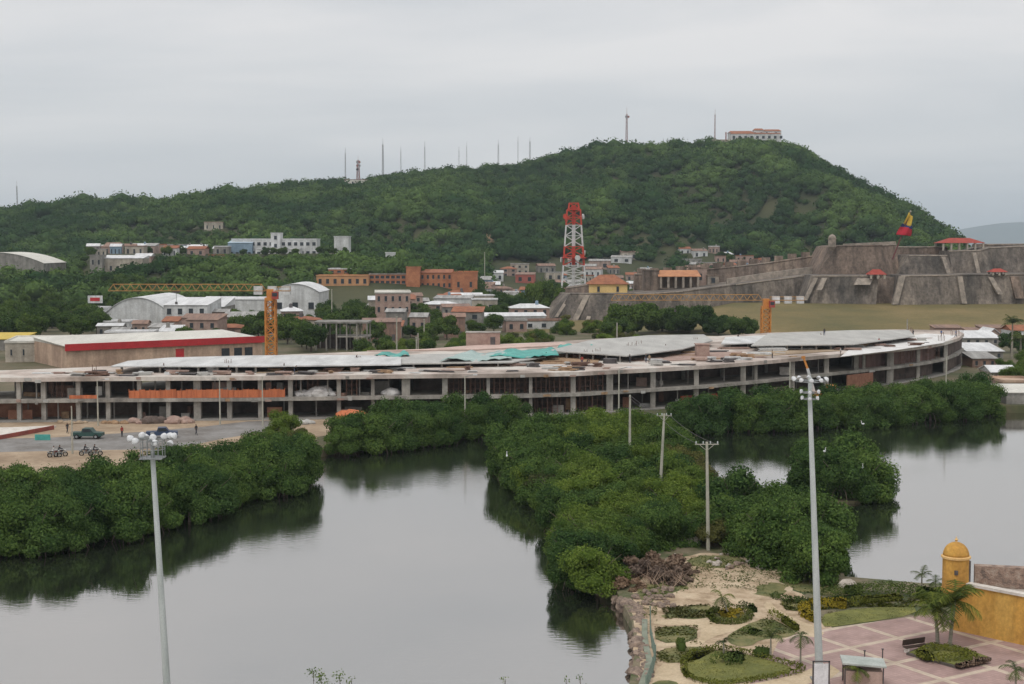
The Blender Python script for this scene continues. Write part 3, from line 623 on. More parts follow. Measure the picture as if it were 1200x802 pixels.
# brick hut
def simple_house(name, label, cat, base, wd, dp, h, wall, roofm, rz=0, door=None, winm=None):
    e = empty(name, base, label, cat, None, rz); mb = LB(); mb.box((0, dp / 2, h / 2), (wd, dp, h)); mb.build('wall', wall, e)
    mb = LB(); mb.box((0, dp / 2, h + .08), (wd + .3, dp + .3, .16)); mb.build('roof', roofm, e)
    if door: mb = LB(); mb.box((door, -.02, 1.0), (1.1, .1, 2.0)); mb.build('door', STEEL, e)
    return e
random.seed(99)
for k in range(120):      # more odds and ends over the roof
    px = random.choice([random.uniform(330, 560), random.uniform(600, 860), random.uniform(640, 860), random.uniform(860, 1090), random.uniform(60, 330)]); f_ = np.interp(px, [a for a, b in FE], [b for a, b in FE]); py = f_ - random.uniform(1.0, 9 if px > 600 else 5)
    m, nm_ = random.choice([(WOOD, 'brown board'), (DECKW, 'white sheet'), (BRICKP, 'pinkish brick pile'), (STEEL, 'dark tool chest'), (RUST, 'rusty steel piece'), (DECKG, 'grey panel')])
    p = G(px, py, ZR); mb = MB(); w_, d_, h_ = random.uniform(.8, 4.5), random.uniform(.5, 1.6), random.uniform(.08, .8)
    for j in range(3): mb.box((p.x + random.uniform(-.3, .3), p.y + random.uniform(-.3, .3), ZR + h_ * (j + .5) / 3 + .01 * j), (w_ * random.uniform(.7, 1), d_ * random.uniform(.7, 1), h_ / 3), rz=random.uniform(-.5, .5))
    wh = 'at the left' if px < 330 else 'left of the brick hut' if px < 580 else 'in the middle' if px < 860 else 'on the right half'
    tag(mb.build(nm_.split(' ', 1)[1].replace(' ', '_'), m), 'small %s lying on the building roof %s' % (nm_, wh), nm_.split(' ', 1)[1], '%ss on the roof %s' % (nm_, wh))
p = G(566, 405.5, ZR); simple_house('brick_hut', 'small pale brick hut with a dark doorway at the back of the roof', 'hut', p, 7.6, 4, 2.9, BRICKP, CONC, 0, 2.2)
p = G(824, 412.5, ZR + 1); p.z = ZR; simple_house('brick_block', 'low pinkish brick block between the grey and white roof decks', 'brick block', p, 2.6, 3, 2.4, BRICKP, BRICKP)
# timber stacks, planks
random.seed(31)
def stack(px, py, ln, h, m, label, rz=0.0, z=ZR, nm='timber_stack', cat='timber stack'):
    p = G(px, py, z); mb = MB(); mb2 = int(h / .18)
    for j in range(max(1, mb2)):
        for i in range(4):
            mb.box((p.x + random.uniform(-.3, .3), p.y + (i - 1.5) * .42, z + .1 + j * .19), (ln * random.uniform(.8, 1), .34, .16), rz=rz + random.uniform(-.06, .06))
    return tag(mb.build(nm, m), label, cat, label.replace('stack on', 'stacks on').replace('bundle on', 'bundles on'))
spots = [(625, 423, 9, .5, WOOD), (655, 425, 7, .4, WOOD), (648, 418.5, 8, .6, WOOD), (685, 420, 5, .8, RUST), (540, 431, 5, .3, WOOD), (715, 426, 2.6, 1.0, STEEL), (640, 429, 6, .25, DECKW), (730, 414, 6, .5, BRICKP), (745, 412, 4, 1.0, STEEL), (765, 411, 4, 1.1, DECKW), (790, 410, 4, .9, STEEL),
         (812, 414, 5, .4, WOOD), (860, 409, 7, .5, BRICKP), (905, 412, 6, .8, DECKW), (935, 410, 7, .5, DECKW), (890, 416, 5, .6, DECKW), (870, 418, 4, .4, RUST), (960, 408, 7, .4, DECKW), (985, 405, 4, .5, BRICKP), (330, 434, 5, .5, WOOD), (345, 430, 4, .9, RUST), (200, 434, 5, .25, WOOD), (100, 437, 5, .3, WOOD), (248, 436, 1.4, .9, DECKW),
         (405, 431, 6, .3, WOOD), (470, 432, 5, .25, DECKW), (590, 428.5, 6, .3, WOOD), (1058, 399, 3, .6, RUST), (1040, 395, 5, .5, WOOD), (1020, 396, 4, .7, RUST), (800, 417, 6, .3, WOOD), (760, 420.5, 6, .3, BRICKP), (840, 413, 5, .4, STEEL), (50, 438, 4, .3, DECKW), (745, 423, 3, .35, RUST), (850, 421, 6, .2, WOOD)]
what = {WOOD: ('brown timber stack', 'timber_stack'), RUST: ('rusty steel bundle', 'steel_bundle'), STEEL: ('dark equipment stack', 'equipment_stack'), DECKW: ('white sheet stack', 'sheet_stack'), BRICKP: ('pinkish brick stack', 'brick_stack')}
refs = [(60, 'the far left'), (150, 'the left end'), (300, 'the left half'), (430, 'left of the teal strip'), (520, 'left of the brick hut'), (600, 'in front of the brick hut'), (660, 'in front of the teal tarpaulins'), (700, 'right of the teal tarpaulins'), (745, 'in front of the grey curved deck'), (824, 'in front of the brick block'), (900, 'right of the brick block'), (965, 'before the long pale deck'), (1050, 'by the curved right end')]
for (px, py, ln, h, m) in spots:
    r_ = min(refs, key=lambda q: abs(q[0] - px))[1]; nm = what[m]
    stack(px, py, ln, h, m, '%s%s on the roof, %s' % ('low ' if h < .35 else 'tall ' if h > .75 else '', nm[0], r_), 0.0, ZR, nm[1], nm[0].split(' ', 1)[1])
# reinforcing bars standing out of the roof
for (px, py, k) in ((741, 413, 7), (748, 410.5, 6), (690, 421, 6), (700, 420, 5), (1122, 394, 9), (1067, 391, 5), (420, 427, 4), (112, 441, 3), (965, 399, 4), (815, 405, 4), (1104, 400, 5), (268, 434, 4)):
    p = G(px, py, ZR); mb = MB()
    for i in range(k): mb.tube((p.x + i * .35 - k * .17, p.y, ZR - .02), (p.x + i * .35 - k * .17 + random.uniform(-.12, .12), p.y, ZR + random.uniform(1.2, 2.2)), .06, n=4)
    r_ = min(refs, key=lambda q: abs(q[0] - px))[1]
    tag(mb.build('reinforcing_bars', RUST), 'upright reinforcing bars %s of the roof' % r_ if 'left' in r_[:9] else 'upright reinforcing bars on the roof, %s' % r_, 'steel bars', 'reinforcing bars ' + r_)
# free standing thin posts on the roof
for (px, py, h) in ((490, 410, 3.6), (723, 399, 4.2), (1063, 393, 4)):
    p = G(px, py, ZR); mb = MB(); mb.tube(p, p + Vector((0, 0, h)), .13, n=6); mb.tube(p + Vector((0, 0, -.02)), p + Vector((0, 0, .1)), .3, n=8)
    tag(mb.build('roof_post', CONC), 'thin pale post standing alone on the roof %s' % ('left of the brick hut' if px < 500 else 'behind the grey curved deck' if px < 800 else 'at the curved end'), 'post')

# ================================================================== PEOPLE
def skin_person(pose):
    J = {'pel': (0, 0, .95), 'che': (0, .0, 1.32), 'nec': (0, 0, 1.50), 'hd': (0, .02, 1.62), 'top': (0, .02, 1.74),
         'lk': (-.11, -.02, .5), 'lf': (-.13, 0, .07), 'lt': (-.13, -.18, .04), 'rk': (.11, .03, .5), 'rf': (.13, .02, .07), 'rt': (.13, -.16, .04), 'lh': (-.1, 0, .9), 'rh': (.1, 0, .9),
         'ls': (-.19, 0, 1.43), 'rs': (.19, 0, 1.43), 'le': (-.27, .02, 1.15), 're': (.27, .02, 1.15), 'lw': (-.28, -.1, .9), 'rw': (.28, -.1, .9), 'lp': (-.28, -.16, .82), 'rp': (.28, -.16, .82)}
    J.update(pose)
    E_ = [('pel', 'che'), ('che', 'nec'), ('nec', 'hd'), ('hd', 'top'), ('pel', 'lh'), ('lh', 'lk'), ('lk', 'lf'), ('lf', 'lt'), ('pel', 'rh'), ('rh', 'rk'), ('rk', 'rf'), ('rf', 'rt'), ('che', 'ls'), ('ls', 'le'), ('le', 'lw'), ('lw', 'lp'), ('che', 'rs'), ('rs', 're'), ('re', 'rw'), ('rw', 'rp')]
    Rr = {'pel': .14, 'che': .17, 'nec': .065, 'hd': .1, 'top': .075, 'lk': .065, 'rk': .065, 'lf': .045, 'rf': .045, 'lt': .04, 'rt': .04, 'lh': .1, 'rh': .1, 'ls': .07, 'rs': .07, 'le': .048, 're': .048, 'lw': .035, 'rw': .035, 'lp': .035, 'rp': .035}
    ks = list(J); me = bpy.data.meshes.new('person'); me.from_pydata([J[k] for k in ks], [(ks.index(a), ks.index(b)) for a, b in E_], [])
    o = bpy.data.objects.new('tmp', me); COL.objects.link(o); mo = o.modifiers.new('s', 'SKIN')
    for i, k in enumerate(ks): me.skin_vertices[0].data[i].radius = (Rr[k], Rr[k] * (.7 if k in ('pel', 'che') else 1)); me.skin_vertices[0].data[i].use_root = (k == 'pel')
    o.modifiers.new('u', 'SUBSURF').levels = 1
    dg = bpy.context.evaluated_depsgraph_get(); m2 = bpy.data.meshes.new_from_object(o.evaluated_get(dg)); bpy.data.objects.remove(o)
    return m2
SKIN = mat('skin', (.22, .12, .08), (.19, .1, .07), 3, .7)
TR = [mat('trousers_%s' % a, c) for a, c in (('dark', (.03, .035, .05)), ('blue', (.06, .08, .14)), ('brown', (.12, .09, .06)))]
SH = [mat('shirt_%s' % a, c) for a, c in (('white', (.6, .6, .6)), ('dark', (.04, .045, .05)), ('red', (.4, .05, .04)), ('blue', (.08, .14, .3)), ('tan', (.35, .27, .18)))]
HAIR = mat('black_hair', (.015, .012, .01))
POSES = [skin_person({}), skin_person({'lk': (-.12, -.2, .52), 'lf': (-.12, -.3, .08), 'lt': (-.12, -.46, .05), 'rk': (.1, .12, .5), 'rf': (.1, .34, .12), 'rt': (.1, .2, .04)}),
         skin_person({'che': (0, -.22, 1.2), 'nec': (0, -.34, 1.33), 'hd': (0, -.42, 1.38), 'top': (0, -.5, 1.45), 'ls': (-.19, -.28, 1.27), 'rs': (.19, -.28, 1.27), 'le': (-.24, -.42, 1.02), 're': (.24, -.42, 1.02), 'lw': (-.2, -.55, .82), 'rw': (.2, -.55, .82), 'lp': (-.18, -.6, .74), 'rp': (.18, -.6, .74)})]
def person(p, rz, shirt, trs, pose, label, group=None, sit=None):
    me = (sit or POSES[pose]).copy(); me.materials.clear()
    for m in (SKIN, TR[trs], SH[shirt], HAIR): me.materials.append(m)
    idx = []
    zs = [q.center for q in me.polygons]; top = max(v.co.z for v in me.vertices)
    for c in zs:
        if c.z > top - .11: idx.append(3)
        elif c.z > top - .27: idx.append(0)
        elif abs(c.x) > .235 and c.z < top - .6: idx.append(0)
        elif c.z > .98 * top / 1.8: idx.append(2)
        elif c.z < .1: idx.append(3)
        else: idx.append(1)
    me.polygons.foreach_set('material_index', idx); me.polygons.foreach_set('use_smooth', [True] * len(idx))
    o = bpy.data.objects.new('person', me); COL.objects.link(o); o.location = p; o.rotation_euler = (0, 0, rz); return tag(o, label, 'person', group)
CL = ['white shirt', 'dark clothes', 'red shirt', 'blue shirt', 'tan shirt']
who = [(333, 437, 1, 'near the front edge of the roof left of centre'), (345, 438, 1, 'stooping beside the front edge of the roof left of centre'), (418, 427, 1, 'before the white raised deck'), (268, 440, 1, 'at the front edge of the roof on the left'), (682, 428, 2, 'in the crew before the rusty steel bundle'), (688, 429, 1, 'stooping beside the rusty steel bundle'),
       (738, 425.5, 1, 'at the front edge below the grey curved deck'), (757, 425, 1, 'second from the dark equipment at the roof edge'), (761, 426, 4, 'by the dark equipment at the roof edge'), (865, 400.5, 1, 'beside the bright white roof deck'), (966, 393.5, 1, 'alone on the long pale deck'), (1103, 395, 3, 'on the white screed at the curved end'),
       (1070, 394.5, 1, 'at the back of the curved end'), (1120, 395.5, 3, 'at the tip of the curved end'), (985, 417, 0, 'at the front edge of the white screed'), (192, 437, 1, 'on the left half of the roof near the edge'), (780, 413, 0, 'between the stacks below the grey curved deck'), (640, 423, 2, 'on the brown timber before the teal tarpaulin'), (905, 420, 4, 'right of the brick block near the edge'), (1030, 405, 2, 'on the left of the white screed')]
for k, (px, py, s, lab) in enumerate(who):
    zz = 10.3 if px == 966 else ZR
    p = G(px, py, zz); p.z = zz; person(p, random.uniform(0, 6), s, k % 3, 2 if 'stoop' in lab else k % 2, 'worker in %s %s' % (CL[s], lab), 'workers on the roof')
for (px, py, s, lab) in ((79, 508, 1, 'standing on the dirt beside the street lamp'), (230, 510, 1, 'walking where the gravel road bends'), (143, 512, 2, 'by the low timber heap')):
    p = G(px, py, 1.42); person(p, 1.0, s, 0, 1 if s == 1 else 0, 'person in %s %s' % (CL[s], lab))
# ================================================================== TOWN
GLASS = mat('window_glass', (.05, .06, .07), (.025, .03, .035), 2, .25)
WHITE = mat('white_plaster', (.70, .71, .71), (.50, .50, .49), .2, .85, world=True, streak=.3, detail=7)
CREAM = mat('cream_plaster', (.53, .48, .40), (.33, .29, .24), .2, .9, world=True, streak=.35, detail=7)
PINKP = mat('pink_plaster', (.47, .35, .30), (.30, .22, .18), .3, .9, world=True, streak=.35, detail=7)
PEACH = mat('peach_plaster', (.58, .42, .31), (.40, .28, .21), .2, .9, world=True, streak=.3)
ORBRK = mat('orange_brick', (.47, .20, .10), (.33, .13, .07), .35, .9, world=True)
ORBR2 = mat('light_orange_plaster', (.55, .30, .15), (.44, .23, .12), .3, .9, world=True)
GREYP = mat('grey_plaster', (.36, .34, .31), (.20, .19, .17), .3, .9, world=True, streak=.4, detail=7)
BLUEP = mat('blue_plaster', (.25, .34, .42), (.18, .25, .32), .3, .9, world=True)
WROOF = mat('white_metal_roof', (.72, .72, .72), (.52, .52, .52), .15, .55, world=True, stretch=(3, .4, 1))
GROOF = mat('grey_sheet_roof', (.40, .39, .37), (.22, .21, .20), .25, .7, world=True, stretch=(3, .4, 1))
RROOF = mat('rusty_sheet_roof', (.30, .19, .14), (.18, .12, .10), .3, .8, world=True, stretch=(3, .4, 1))
TROOF = mat('clay_tile_roof', (.36, .15, .08), (.22, .09, .055), .6, .9, world=True, detail=7)
REDP = mat('red_fascia', (.50, .035, .04), (.40, .03, .035), .4, .6, world=True)
OFFW = mat('offwhite_roof', (.66, .64, .58), (.52, .50, .45), .12, .7, world=True, stretch=(1, .3, 1))
YEL = mat('yellow_ochre', (.68, .42, .11), (.55, .32, .08), .25, .9, world=True, detail=7)
wcache = {}
def window(parent, x, y, z, w_, h_, m=None, nm='window', dpt=.14):
    m = m or GLASS; k = (round(w_, 1), round(h_, 1), m.name, nm)
    if k not in wcache:
        mb = LB(); mb.box((0, 0, 0), (w_, dpt, h_)); o = mb.build(nm, m, parent); wcache[k] = o.data
        fr_ = LB(); fr_.box((0, -.04, -h_ / 2 - .06), (w_ + .3, .26, .12)); f = fr_.build('sill', CONC, o); wcache[k + ('s',)] = f.data
    else:
        o = bpy.data.objects.new(nm, wcache[k]); COL.objects.link(o); o.parent = parent
        f = bpy.data.objects.new('sill', wcache[k + ('s',)]); COL.objects.link(f); f.parent = o
    o.location = (x, y, z); return o
def house(name, label, cat, px0, px1, top, D, dp, wall, roof, kind='flat', z0=None, wov=None, tank=False, rows=0, cn=0, ww=.5, wh=.45, rz=0.0, group=None, rise=1.6, wm_=None, over=.35, door=False, fascia=None, foot=True):
    """building whose front stands at distance D between columns px0..px1, its eaves at row top"""
    xa, xb = XX(px0, D), XX(px1, D); W_ = wov or (xb - xa); cx = (xa + xb) / 2; z1 = ZY(top, D)
    if z0 is None: z0 = 1.38 if D < 640 else float(min(hill_h([xa, xb, xa, xb], [D, D, D + dp, D + dp]))) - .2
    h = max(z1 - z0, 2.2)
    if foot: FOOT.append((xa, xb, D - 1, D + dp + 1))
    e = empty(name, (cx, D, z0), label, cat, group, rz)
    mb = LB(); mb.box((0, dp / 2, h / 2 - .5), (W_, dp, h + 1)); mb.build('wall', wall, e)
    mb = LB(); o_ = over; y0, y1, x0, x1 = -o_, dp + o_, -W_ / 2 - o_, W_ / 2 + o_; t_ = .14
    if kind == 'flat':
        mb.box((0, dp / 2, h + .1), (W_ + 2 * o_ * .4, dp + 2 * o_ * .4, .2))
        for (a, b, c, d) in ((0, y0 * .4, W_ + .8 * o_, .2), (0, dp + o_ * .4, W_ + .8 * o_, .2)): mb.box((a, b, h + .35), (c, d, .5))
        mb.box((x0 * 1 + o_ * .6, dp / 2, h + .35), (.2, dp, .5)); mb.box((x1 - o_ * .6, dp / 2, h + .35), (.2, dp, .5))
    elif kind == 'shed':
        mb.add([(x0, y0, h), (x1, y0, h), (x1, y1, h + rise), (x0, y1, h + rise), (x0, y0, h + t_), (x1, y0, h + t_), (x1, y1, h + rise + t_), (x0, y1, h + rise + t_)], [(3, 2, 1, 0), (4, 5, 6, 7), (0, 1, 5, 4), (1, 2, 6, 5), (2, 3, 7, 6), (3, 0, 4, 7)])
        mb.add([(-W_ / 2, dp, h - .01), (W_ / 2, dp, h - .01), (W_ / 2, dp, h + rise - .05), (-W_ / 2, dp, h + rise - .05), (-W_ / 2, .1, h - .01), (W_ / 2, .1, h - .01)], [(0, 1, 2, 3), (4, 0, 3), (5, 2, 1)])
    elif kind == 'gable':      # ridge along x
        ym = dp / 2; P_ = [(x0, y0, h), (x1, y0, h), (x1, ym, h + rise), (x0, ym, h + rise), (x1, y1, h), (x0, y1, h)]
        mb.add(P_ + [(a, b, c + t_) for a, b, c in P_], [(6, 7, 8, 9), (9, 8, 10, 11), (0, 3, 2, 1), (3, 5, 4, 2), (0, 1, 7, 6), (5, 11, 10, 4), (1, 2, 8, 7), (2, 4, 10, 8), (0, 6, 9, 3), (3, 9, 11, 5)])
        mb.add([(-W_ / 2, .02, h), (-W_ / 2, dp - .02, h), (-W_ / 2, ym, h + rise)], [(0, 1, 2)]); mb.add([(W_ / 2, .02, h), (W_ / 2, dp - .02, h), (W_ / 2, ym, h + rise)], [(0, 1, 2)])
    elif kind == 'gablex':     # ridge along y, gable to the viewer
        P_ = [(x0, y0, h), (0, y0, h + rise), (x1, y0, h), (x0, y1, h), (0, y1, h + rise), (x1, y1, h)]
        mb.add(P_ + [(a, b, c + t_) for a, b, c in P_], [(6, 7, 10, 9), (7, 8, 11, 10), (0, 3, 4, 1), (1, 4, 5, 2), (0, 1, 7, 6), (1, 2, 8, 7), (3, 9, 10, 4), (4, 10, 11, 5), (0, 6, 9, 3), (2, 5, 11, 8)])
        g = LB(); g.add([(-W_ / 2, .02, h), (W_ / 2, .02, h), (0, .02, h + rise)], [(0, 1, 2)]); g.build('gable', wall, e)
    elif kind == 'hip':
        k = min(W_, dp) / 2 * .9; ym = dp / 2
        mb.add([(x0, y0, h), (x1, y0, h), (x1, y1, h), (x0, y1, h), (x0 + k, ym, h + rise), (x1 - k, ym, h + rise), (x0, y0, h - t_), (x1, y0, h - t_), (x1, y1, h - t_), (x0, y1, h - t_)],
               [(0, 1, 5, 4), (1, 2, 5), (2, 3, 4, 5), (3, 0, 4), (9, 8, 7, 6), (0, 6, 7, 1), (1, 7, 8, 2), (2, 8, 9, 3), (3, 9, 6, 0)])
    elif kind == 'arch':       # vault across x
        s_ = 14; vs = []; fs = []
        for i in range(s_ + 1):
            a = i / s_; xx = x0 + (x1 - x0) * a; zz = h + rise * (1 - (2 * a - 1) ** 2)
            vs += [(xx, y0, zz + t_), (xx, y1, zz + t_), (xx, y0, zz), (xx, y1, zz)]
        for i in range(s_): q = i * 4; fs += [(q, q + 4, q + 5, q + 1), (q + 2, q + 3, q + 7, q + 6), (q, q + 2, q + 6, q + 4), (q + 1, q + 5, q + 7, q + 3)]
        mb.add(vs, fs); g = LB()
        g.add([(x0 + o_ + (W_) * i / s_, .03, h + rise * (1 - (2 * i / s_ - 1) ** 2) - .02 * 0) for i in range(s_ + 1)], [tuple(range(s_ + 1))]); g.build('gable', wall, e)
    mb.build('roof', roof, e)
    if fascia: mb = LB(); mb.box((0, -.35, h - .2), (W_ + .8, .3, fascia[0])); mb.build('fascia', fascia[1], e)
    if rows:
        fh = h / rows
        for r_ in range(rows):
            for c in range(cn):
                window(e, -W_ / 2 + W_ * (c + .5) / cn, -.01, fh * (r_ + .52), round(W_ / cn * ww, 1), round(min(fh * wh, 2.6), 1), wm_)
    if tank:
        tx, ty, tz = random.uniform(-.3, .3) * W_, dp * random.uniform(.3, .7), h + (.2 if kind == 'flat' else rise * .75)
        mb = LB(); mb.lathe((tx, ty, tz), [(.62, 0), (.62, 1.1), (.5, 1.35), (.15, 1.5)], 12); mb.box((tx, ty, tz - .2), (1.4, 1.4, .5)); mb.build('water_tank', random.choice([BLUEP, STEEL, GREYP]), e)
    if door: mb = LB(); mb.box((W_ * .3, -.03, 1.0), (1.1, .12, 2.1)); mb.build('door', STEEL, e)
    return e

# supermarket block, warehouses
house('long_hall', 'long beige hall with a small dark window behind the trees at the far left', 'hall', 8, 90, 402, 362, 22, CREAM, OFFW, 'flat', rz=.2, rows=1, cn=6, ww=.12, wh=.3)
e = house('store', 'long store with an off-white roof and a broad red band along its eaves', 'store', 86, 309, 401.5, 356, 26, PEACH, OFFW, 'shed', rise=.9, rz=.62, wov=52, fascia=(1.7, REDP))
for k, xx in enumerate((3, 15.5, 19, 22)): window(e, xx, -.02, 2.2 if xx != 3 else 2.6, 2.2, 2.2, REDP if xx == 3 else GLASS)
house('yellow_canopy', 'yellow-roofed shed at the far left edge behind the beige hall', 'shed', -30, 22, 398, 400, 14, GREYP, mat('yellow_roof', (.62, .45, .08), (.5, .36, .07), .4, .7, world=True), 'shed', rise=1.0)
e = house('vaulted_warehouse', 'big white warehouse with a long curved vault roof left of the crane jib', 'warehouse', 120, 203, 372, 500, 46, WHITE, WROOF, 'arch', rise=7.0)
house('white_office', 'white office block with four dark windows joined to the vaulted warehouse', 'office', 192, 243, 358, 492, 24, WHITE, WROOF, 'shed', rise=1.8, rows=2, cn=4, ww=.4)
house('white_shed', 'white shed with a sloping roof beside the office block', 'shed', 228, 262, 360, 520, 22, GREYP, WROOF, 'shed', rise=3.0)
house('white_hall', 'plain white hall half hidden behind the orange crane mast', 'hall', 255, 322, 352, 560, 24, WHITE, WROOF, 'flat')
house('white_warehouse', 'white warehouse with a shallow curved roof right of the crane mast', 'warehouse', 318, 374, 343, 560, 30, WHITE, WROOF, 'arch', rise=3.4, rows=1, cn=3, ww=.35, wh=.3)
e = house('billboard_house', 'small white house with a red and white board on its roof left of the warehouse', 'house', 100, 122, 362, 520, 9, WHITE, WROOF, 'flat', rows=2, cn=2)
mb = LB(); mb.box((0, 1, 8.2 + 1.6), (5.4, .4, 2.8)); b = mb.build('board', WHITE, e); mb = LB(); mb.box((0, .77, 8.2 + 1.6), (3.6, .1, 1.3)); mb.build('red_panel', REDP, b)
random.seed(77)
def row_houses(spec, glabel):
    for (px0, px1, top, D, dp, wall, roof, kind, rows, cn, lab) in spec:
        if D >= 640:      # hillside houses climb until the ground meets them
            for D2 in range(D, 1260, 10):
                if ZY(top, D2) - float(hill_h([XX((px0 + px1) / 2, D2, 20)], [D2])[0]) <= 6.5: D = D2; break
        house('house', lab, 'house', px0, px1, top, D, dp, wall, roof, kind, rows=rows, cn=cn, ww=.35, rise=random.uniform(.8, 1.6), rz=random.uniform(-.15, .15), door=D < 600)
row_houses([
    (120, 152, 378, 470, 9, WHITE, WROOF, 'flat', 1, 3, 'low white house before the vaulted warehouse, leftmost of its row'),
    (155, 172, 380, 462, 8, PINKP, RROOF, 'gable', 1, 2, 'pink house with rusty roof in the row before the vaulted warehouse'),
    (174, 196, 384, 455, 8, WHITE, GROOF, 'shed', 1, 2, 'white house with grey sheet roof before the white office block'),
    (190, 208, 377, 475, 8, BRICKP, TROOF, 'shed', 1, 2, 'brick house with tiled roof tucked beside the white office block'),
    (130, 150, 388, 440, 7, CREAM, GROOF, 'gable', 1, 2, 'cream house with grey roof in front of the low white house'),
    (262, 300, 372, 470, 12, GREYP, GROOF, 'shed', 1, 3, 'grey house with sheet roof left of the orange crane mast'),
    (246, 268, 366, 500, 10, RROOF, GROOF, 'gable', 0, 0, 'rust coloured shed right of the white sloping shed'),
    (440, 481, 344, 520, 22, BRICKP, OFFW, 'flat', 3, 5, 'tall pinkish brick building with pale flat top below the orange school'),
    (432, 448, 352, 545, 10, CREAM, WROOF, 'shed', 1, 2, 'cream annex at the left side of the tall pinkish brick building'),
    (452, 474, 366, 470, 8, GREYP, GROOF, 'gable', 1, 2, 'grey roofed house directly below the tall pinkish brick building'),
    (425, 470, 378, 440, 8, RROOF, RROOF, 'shed', 0, 0, 'low rusty shed right of the roofless concrete frame'),
    (480, 500, 372, 460, 8, PINKP, GROOF, 'gable', 1, 2, 'pink house with grey roof among the trees right of centre of town'),
    (508, 552, 350, 600, 9, WHITE, GROOF, 'shed', 1, 3, 'white roofed low house under the right wing of the orange school'),
    (553, 583, 352, 590, 8, CREAM, WROOF, 'flat', 1, 2, 'cream house left of the tall dark tree by the school'),
    (520, 545, 372, 455, 7, RROOF, RROOF, 'gable', 0, 0, 'dark rusty shed at the left end of the long white roof'),
    (538, 640, 371, 510, 9, WHITE, WROOF, 'shed', 1, 8, 'long low white-roofed shelter left of the fortress tip'),
    (573, 590, 320, 700, 10, WHITE, WROOF, 'gable', 1, 2, 'small white house with a pale gable right of the orange school'),
    (588, 606, 315, 690, 12, PINKP, TROOF, 'hip', 2, 2, 'pinkish two storey house with tiled roof beside the tall tree'),
    (598, 620, 310, 760, 12, CREAM, GROOF, 'flat', 2, 3, 'cream two storey house highest of those left of the lattice tower'),
    (560, 576, 326, 660, 9, GREYP, GROOF, 'gable', 1, 2, 'grey house below the small white gabled house'),
    (604, 626, 322, 640, 10, mat('red_plaster', (.42, .13, .10), (.33, .1, .08), .3, .9, world=True), RROOF, 'shed', 1, 2, 'dark red house beside the tall dark tree'),
    (640, 660, 320, 740, 10, CREAM, GROOF, 'flat', 1, 2, 'cream house at the left foot of the red and white tower'),
    (690, 715, 306, 800, 10, PINKP, GROOF, 'gable', 1, 2, 'pink house behind the yellow guardhouse'),
    (716, 740, 302, 850, 10, WHITE, GROOF, 'shed', 1, 2, 'white shed-roofed house behind the yellow guardhouse'),
    (728, 748, 296, 900, 10, CREAM, RROOF, 'gable', 1, 2, 'cream house with rusty roof at the foot of the hill above the guardhouse'),
    ], None)
# roofless concrete frame
e = empty('open_building', (XX(400, 400), 400, 1.38), 'roofless grey concrete frame with a canopy among trees left of the brick hut', 'building')
W_ = (XX(432, 400) - XX(368, 400)); mb = LB(); mb.box((0, 5, 8.0), (W_, 10, .5)); mb.build('canopy', GREYP, e); mb = LB(); mb.box((3, 5, 3.9), (W_ * .6, 9, .35)); mb.build('floor_slab', CONC, e)
for i in range(6):
    for j in (0.6, 9.2): mb = LB(); mb.box((-W_ / 2 + .5 + i * (W_ - 1) / 5, j, 3.87), (.4, .4, 7.74)); mb.build('column', CONC, e)
mb = LB(); mb.box((-3, 9.8, 2), (W_ * .7, .3, 4)); mb.build('back_wall', DARKW, e)
FOOT.append((XX(368, 400), XX(432, 400), 398, 412))
# orange brick school
e = house('school_wing', 'left wing of the orange brick school with a white roof line', 'school', 385, 452, 316, 720, 16, ORBRK, WROOF, 'flat', rows=2, cn=8, ww=.5, foot=True)
house('school_block', 'long lower orange block in front of the left wing of the school', 'school', 371, 432, 324, 700, 14, ORBR2, ORBR2, 'flat', rows=1, cn=7, ww=.4)
house('school_gallery', 'orange brick gallery of open bays joining the school wings', 'school', 433, 476, 322, 706, 14, ORBRK, CONC, 'flat', rows=2, cn=7, ww=.7, wh=.55)
house('school_tower', 'square orange brick stair tower in the middle of the school', 'school', 476, 492, 314, 702, 12, ORBRK, ORBRK, 'flat')
house('school_wing', 'right wing of the orange brick school with small dark windows', 'school', 492, 530, 320, 708, 16, ORBRK, TROOF, 'gable', rows=2, cn=6, ww=.4)
house('school_hall', 'orange brick hall with blank end wall at the right end of the school', 'school', 530, 559, 320, 704, 20, ORBRK, ORBRK, 'flat', rows=1, cn=2, ww=.2)
# white college on the ridge
e = house('college', 'long white three storey college with blue-grey windows on the green ridge', 'college', 272, 372, 281, 850, 14, WHITE, WROOF, 'flat', z0=18, rows=3, cn=14, ww=.55, wh=.38, foot=False)
house('college_tower', 'white stair tower rising above the college', 'college', 318, 329, 274, 848, 10, WHITE, WHITE, 'flat', z0=18, rows=4, cn=1, ww=.3, foot=False)
house('college_block', 'white low front block of the college half hidden in trees', 'college', 300, 352, 292, 836, 10, WHITE, WROOF, 'flat', z0=16, rows=2, cn=7, ww=.5, foot=False)
house('college_block', 'slim white block standing alone at the right end of the college', 'college', 392, 409, 278, 850, 12, WHITE, WHITE, 'flat', z0=18, rows=0, cn=2, foot=False)
house('college_block', 'pale blue roofed pavilion at the left end of the college', 'college', 268, 296, 285, 846, 12, BLUEP, mat('blue_roof', (.42, .52, .60), (.34, .43, .5), .3, .6, world=True), 'shed', z0=18, rows=1, cn=4, foot=False)
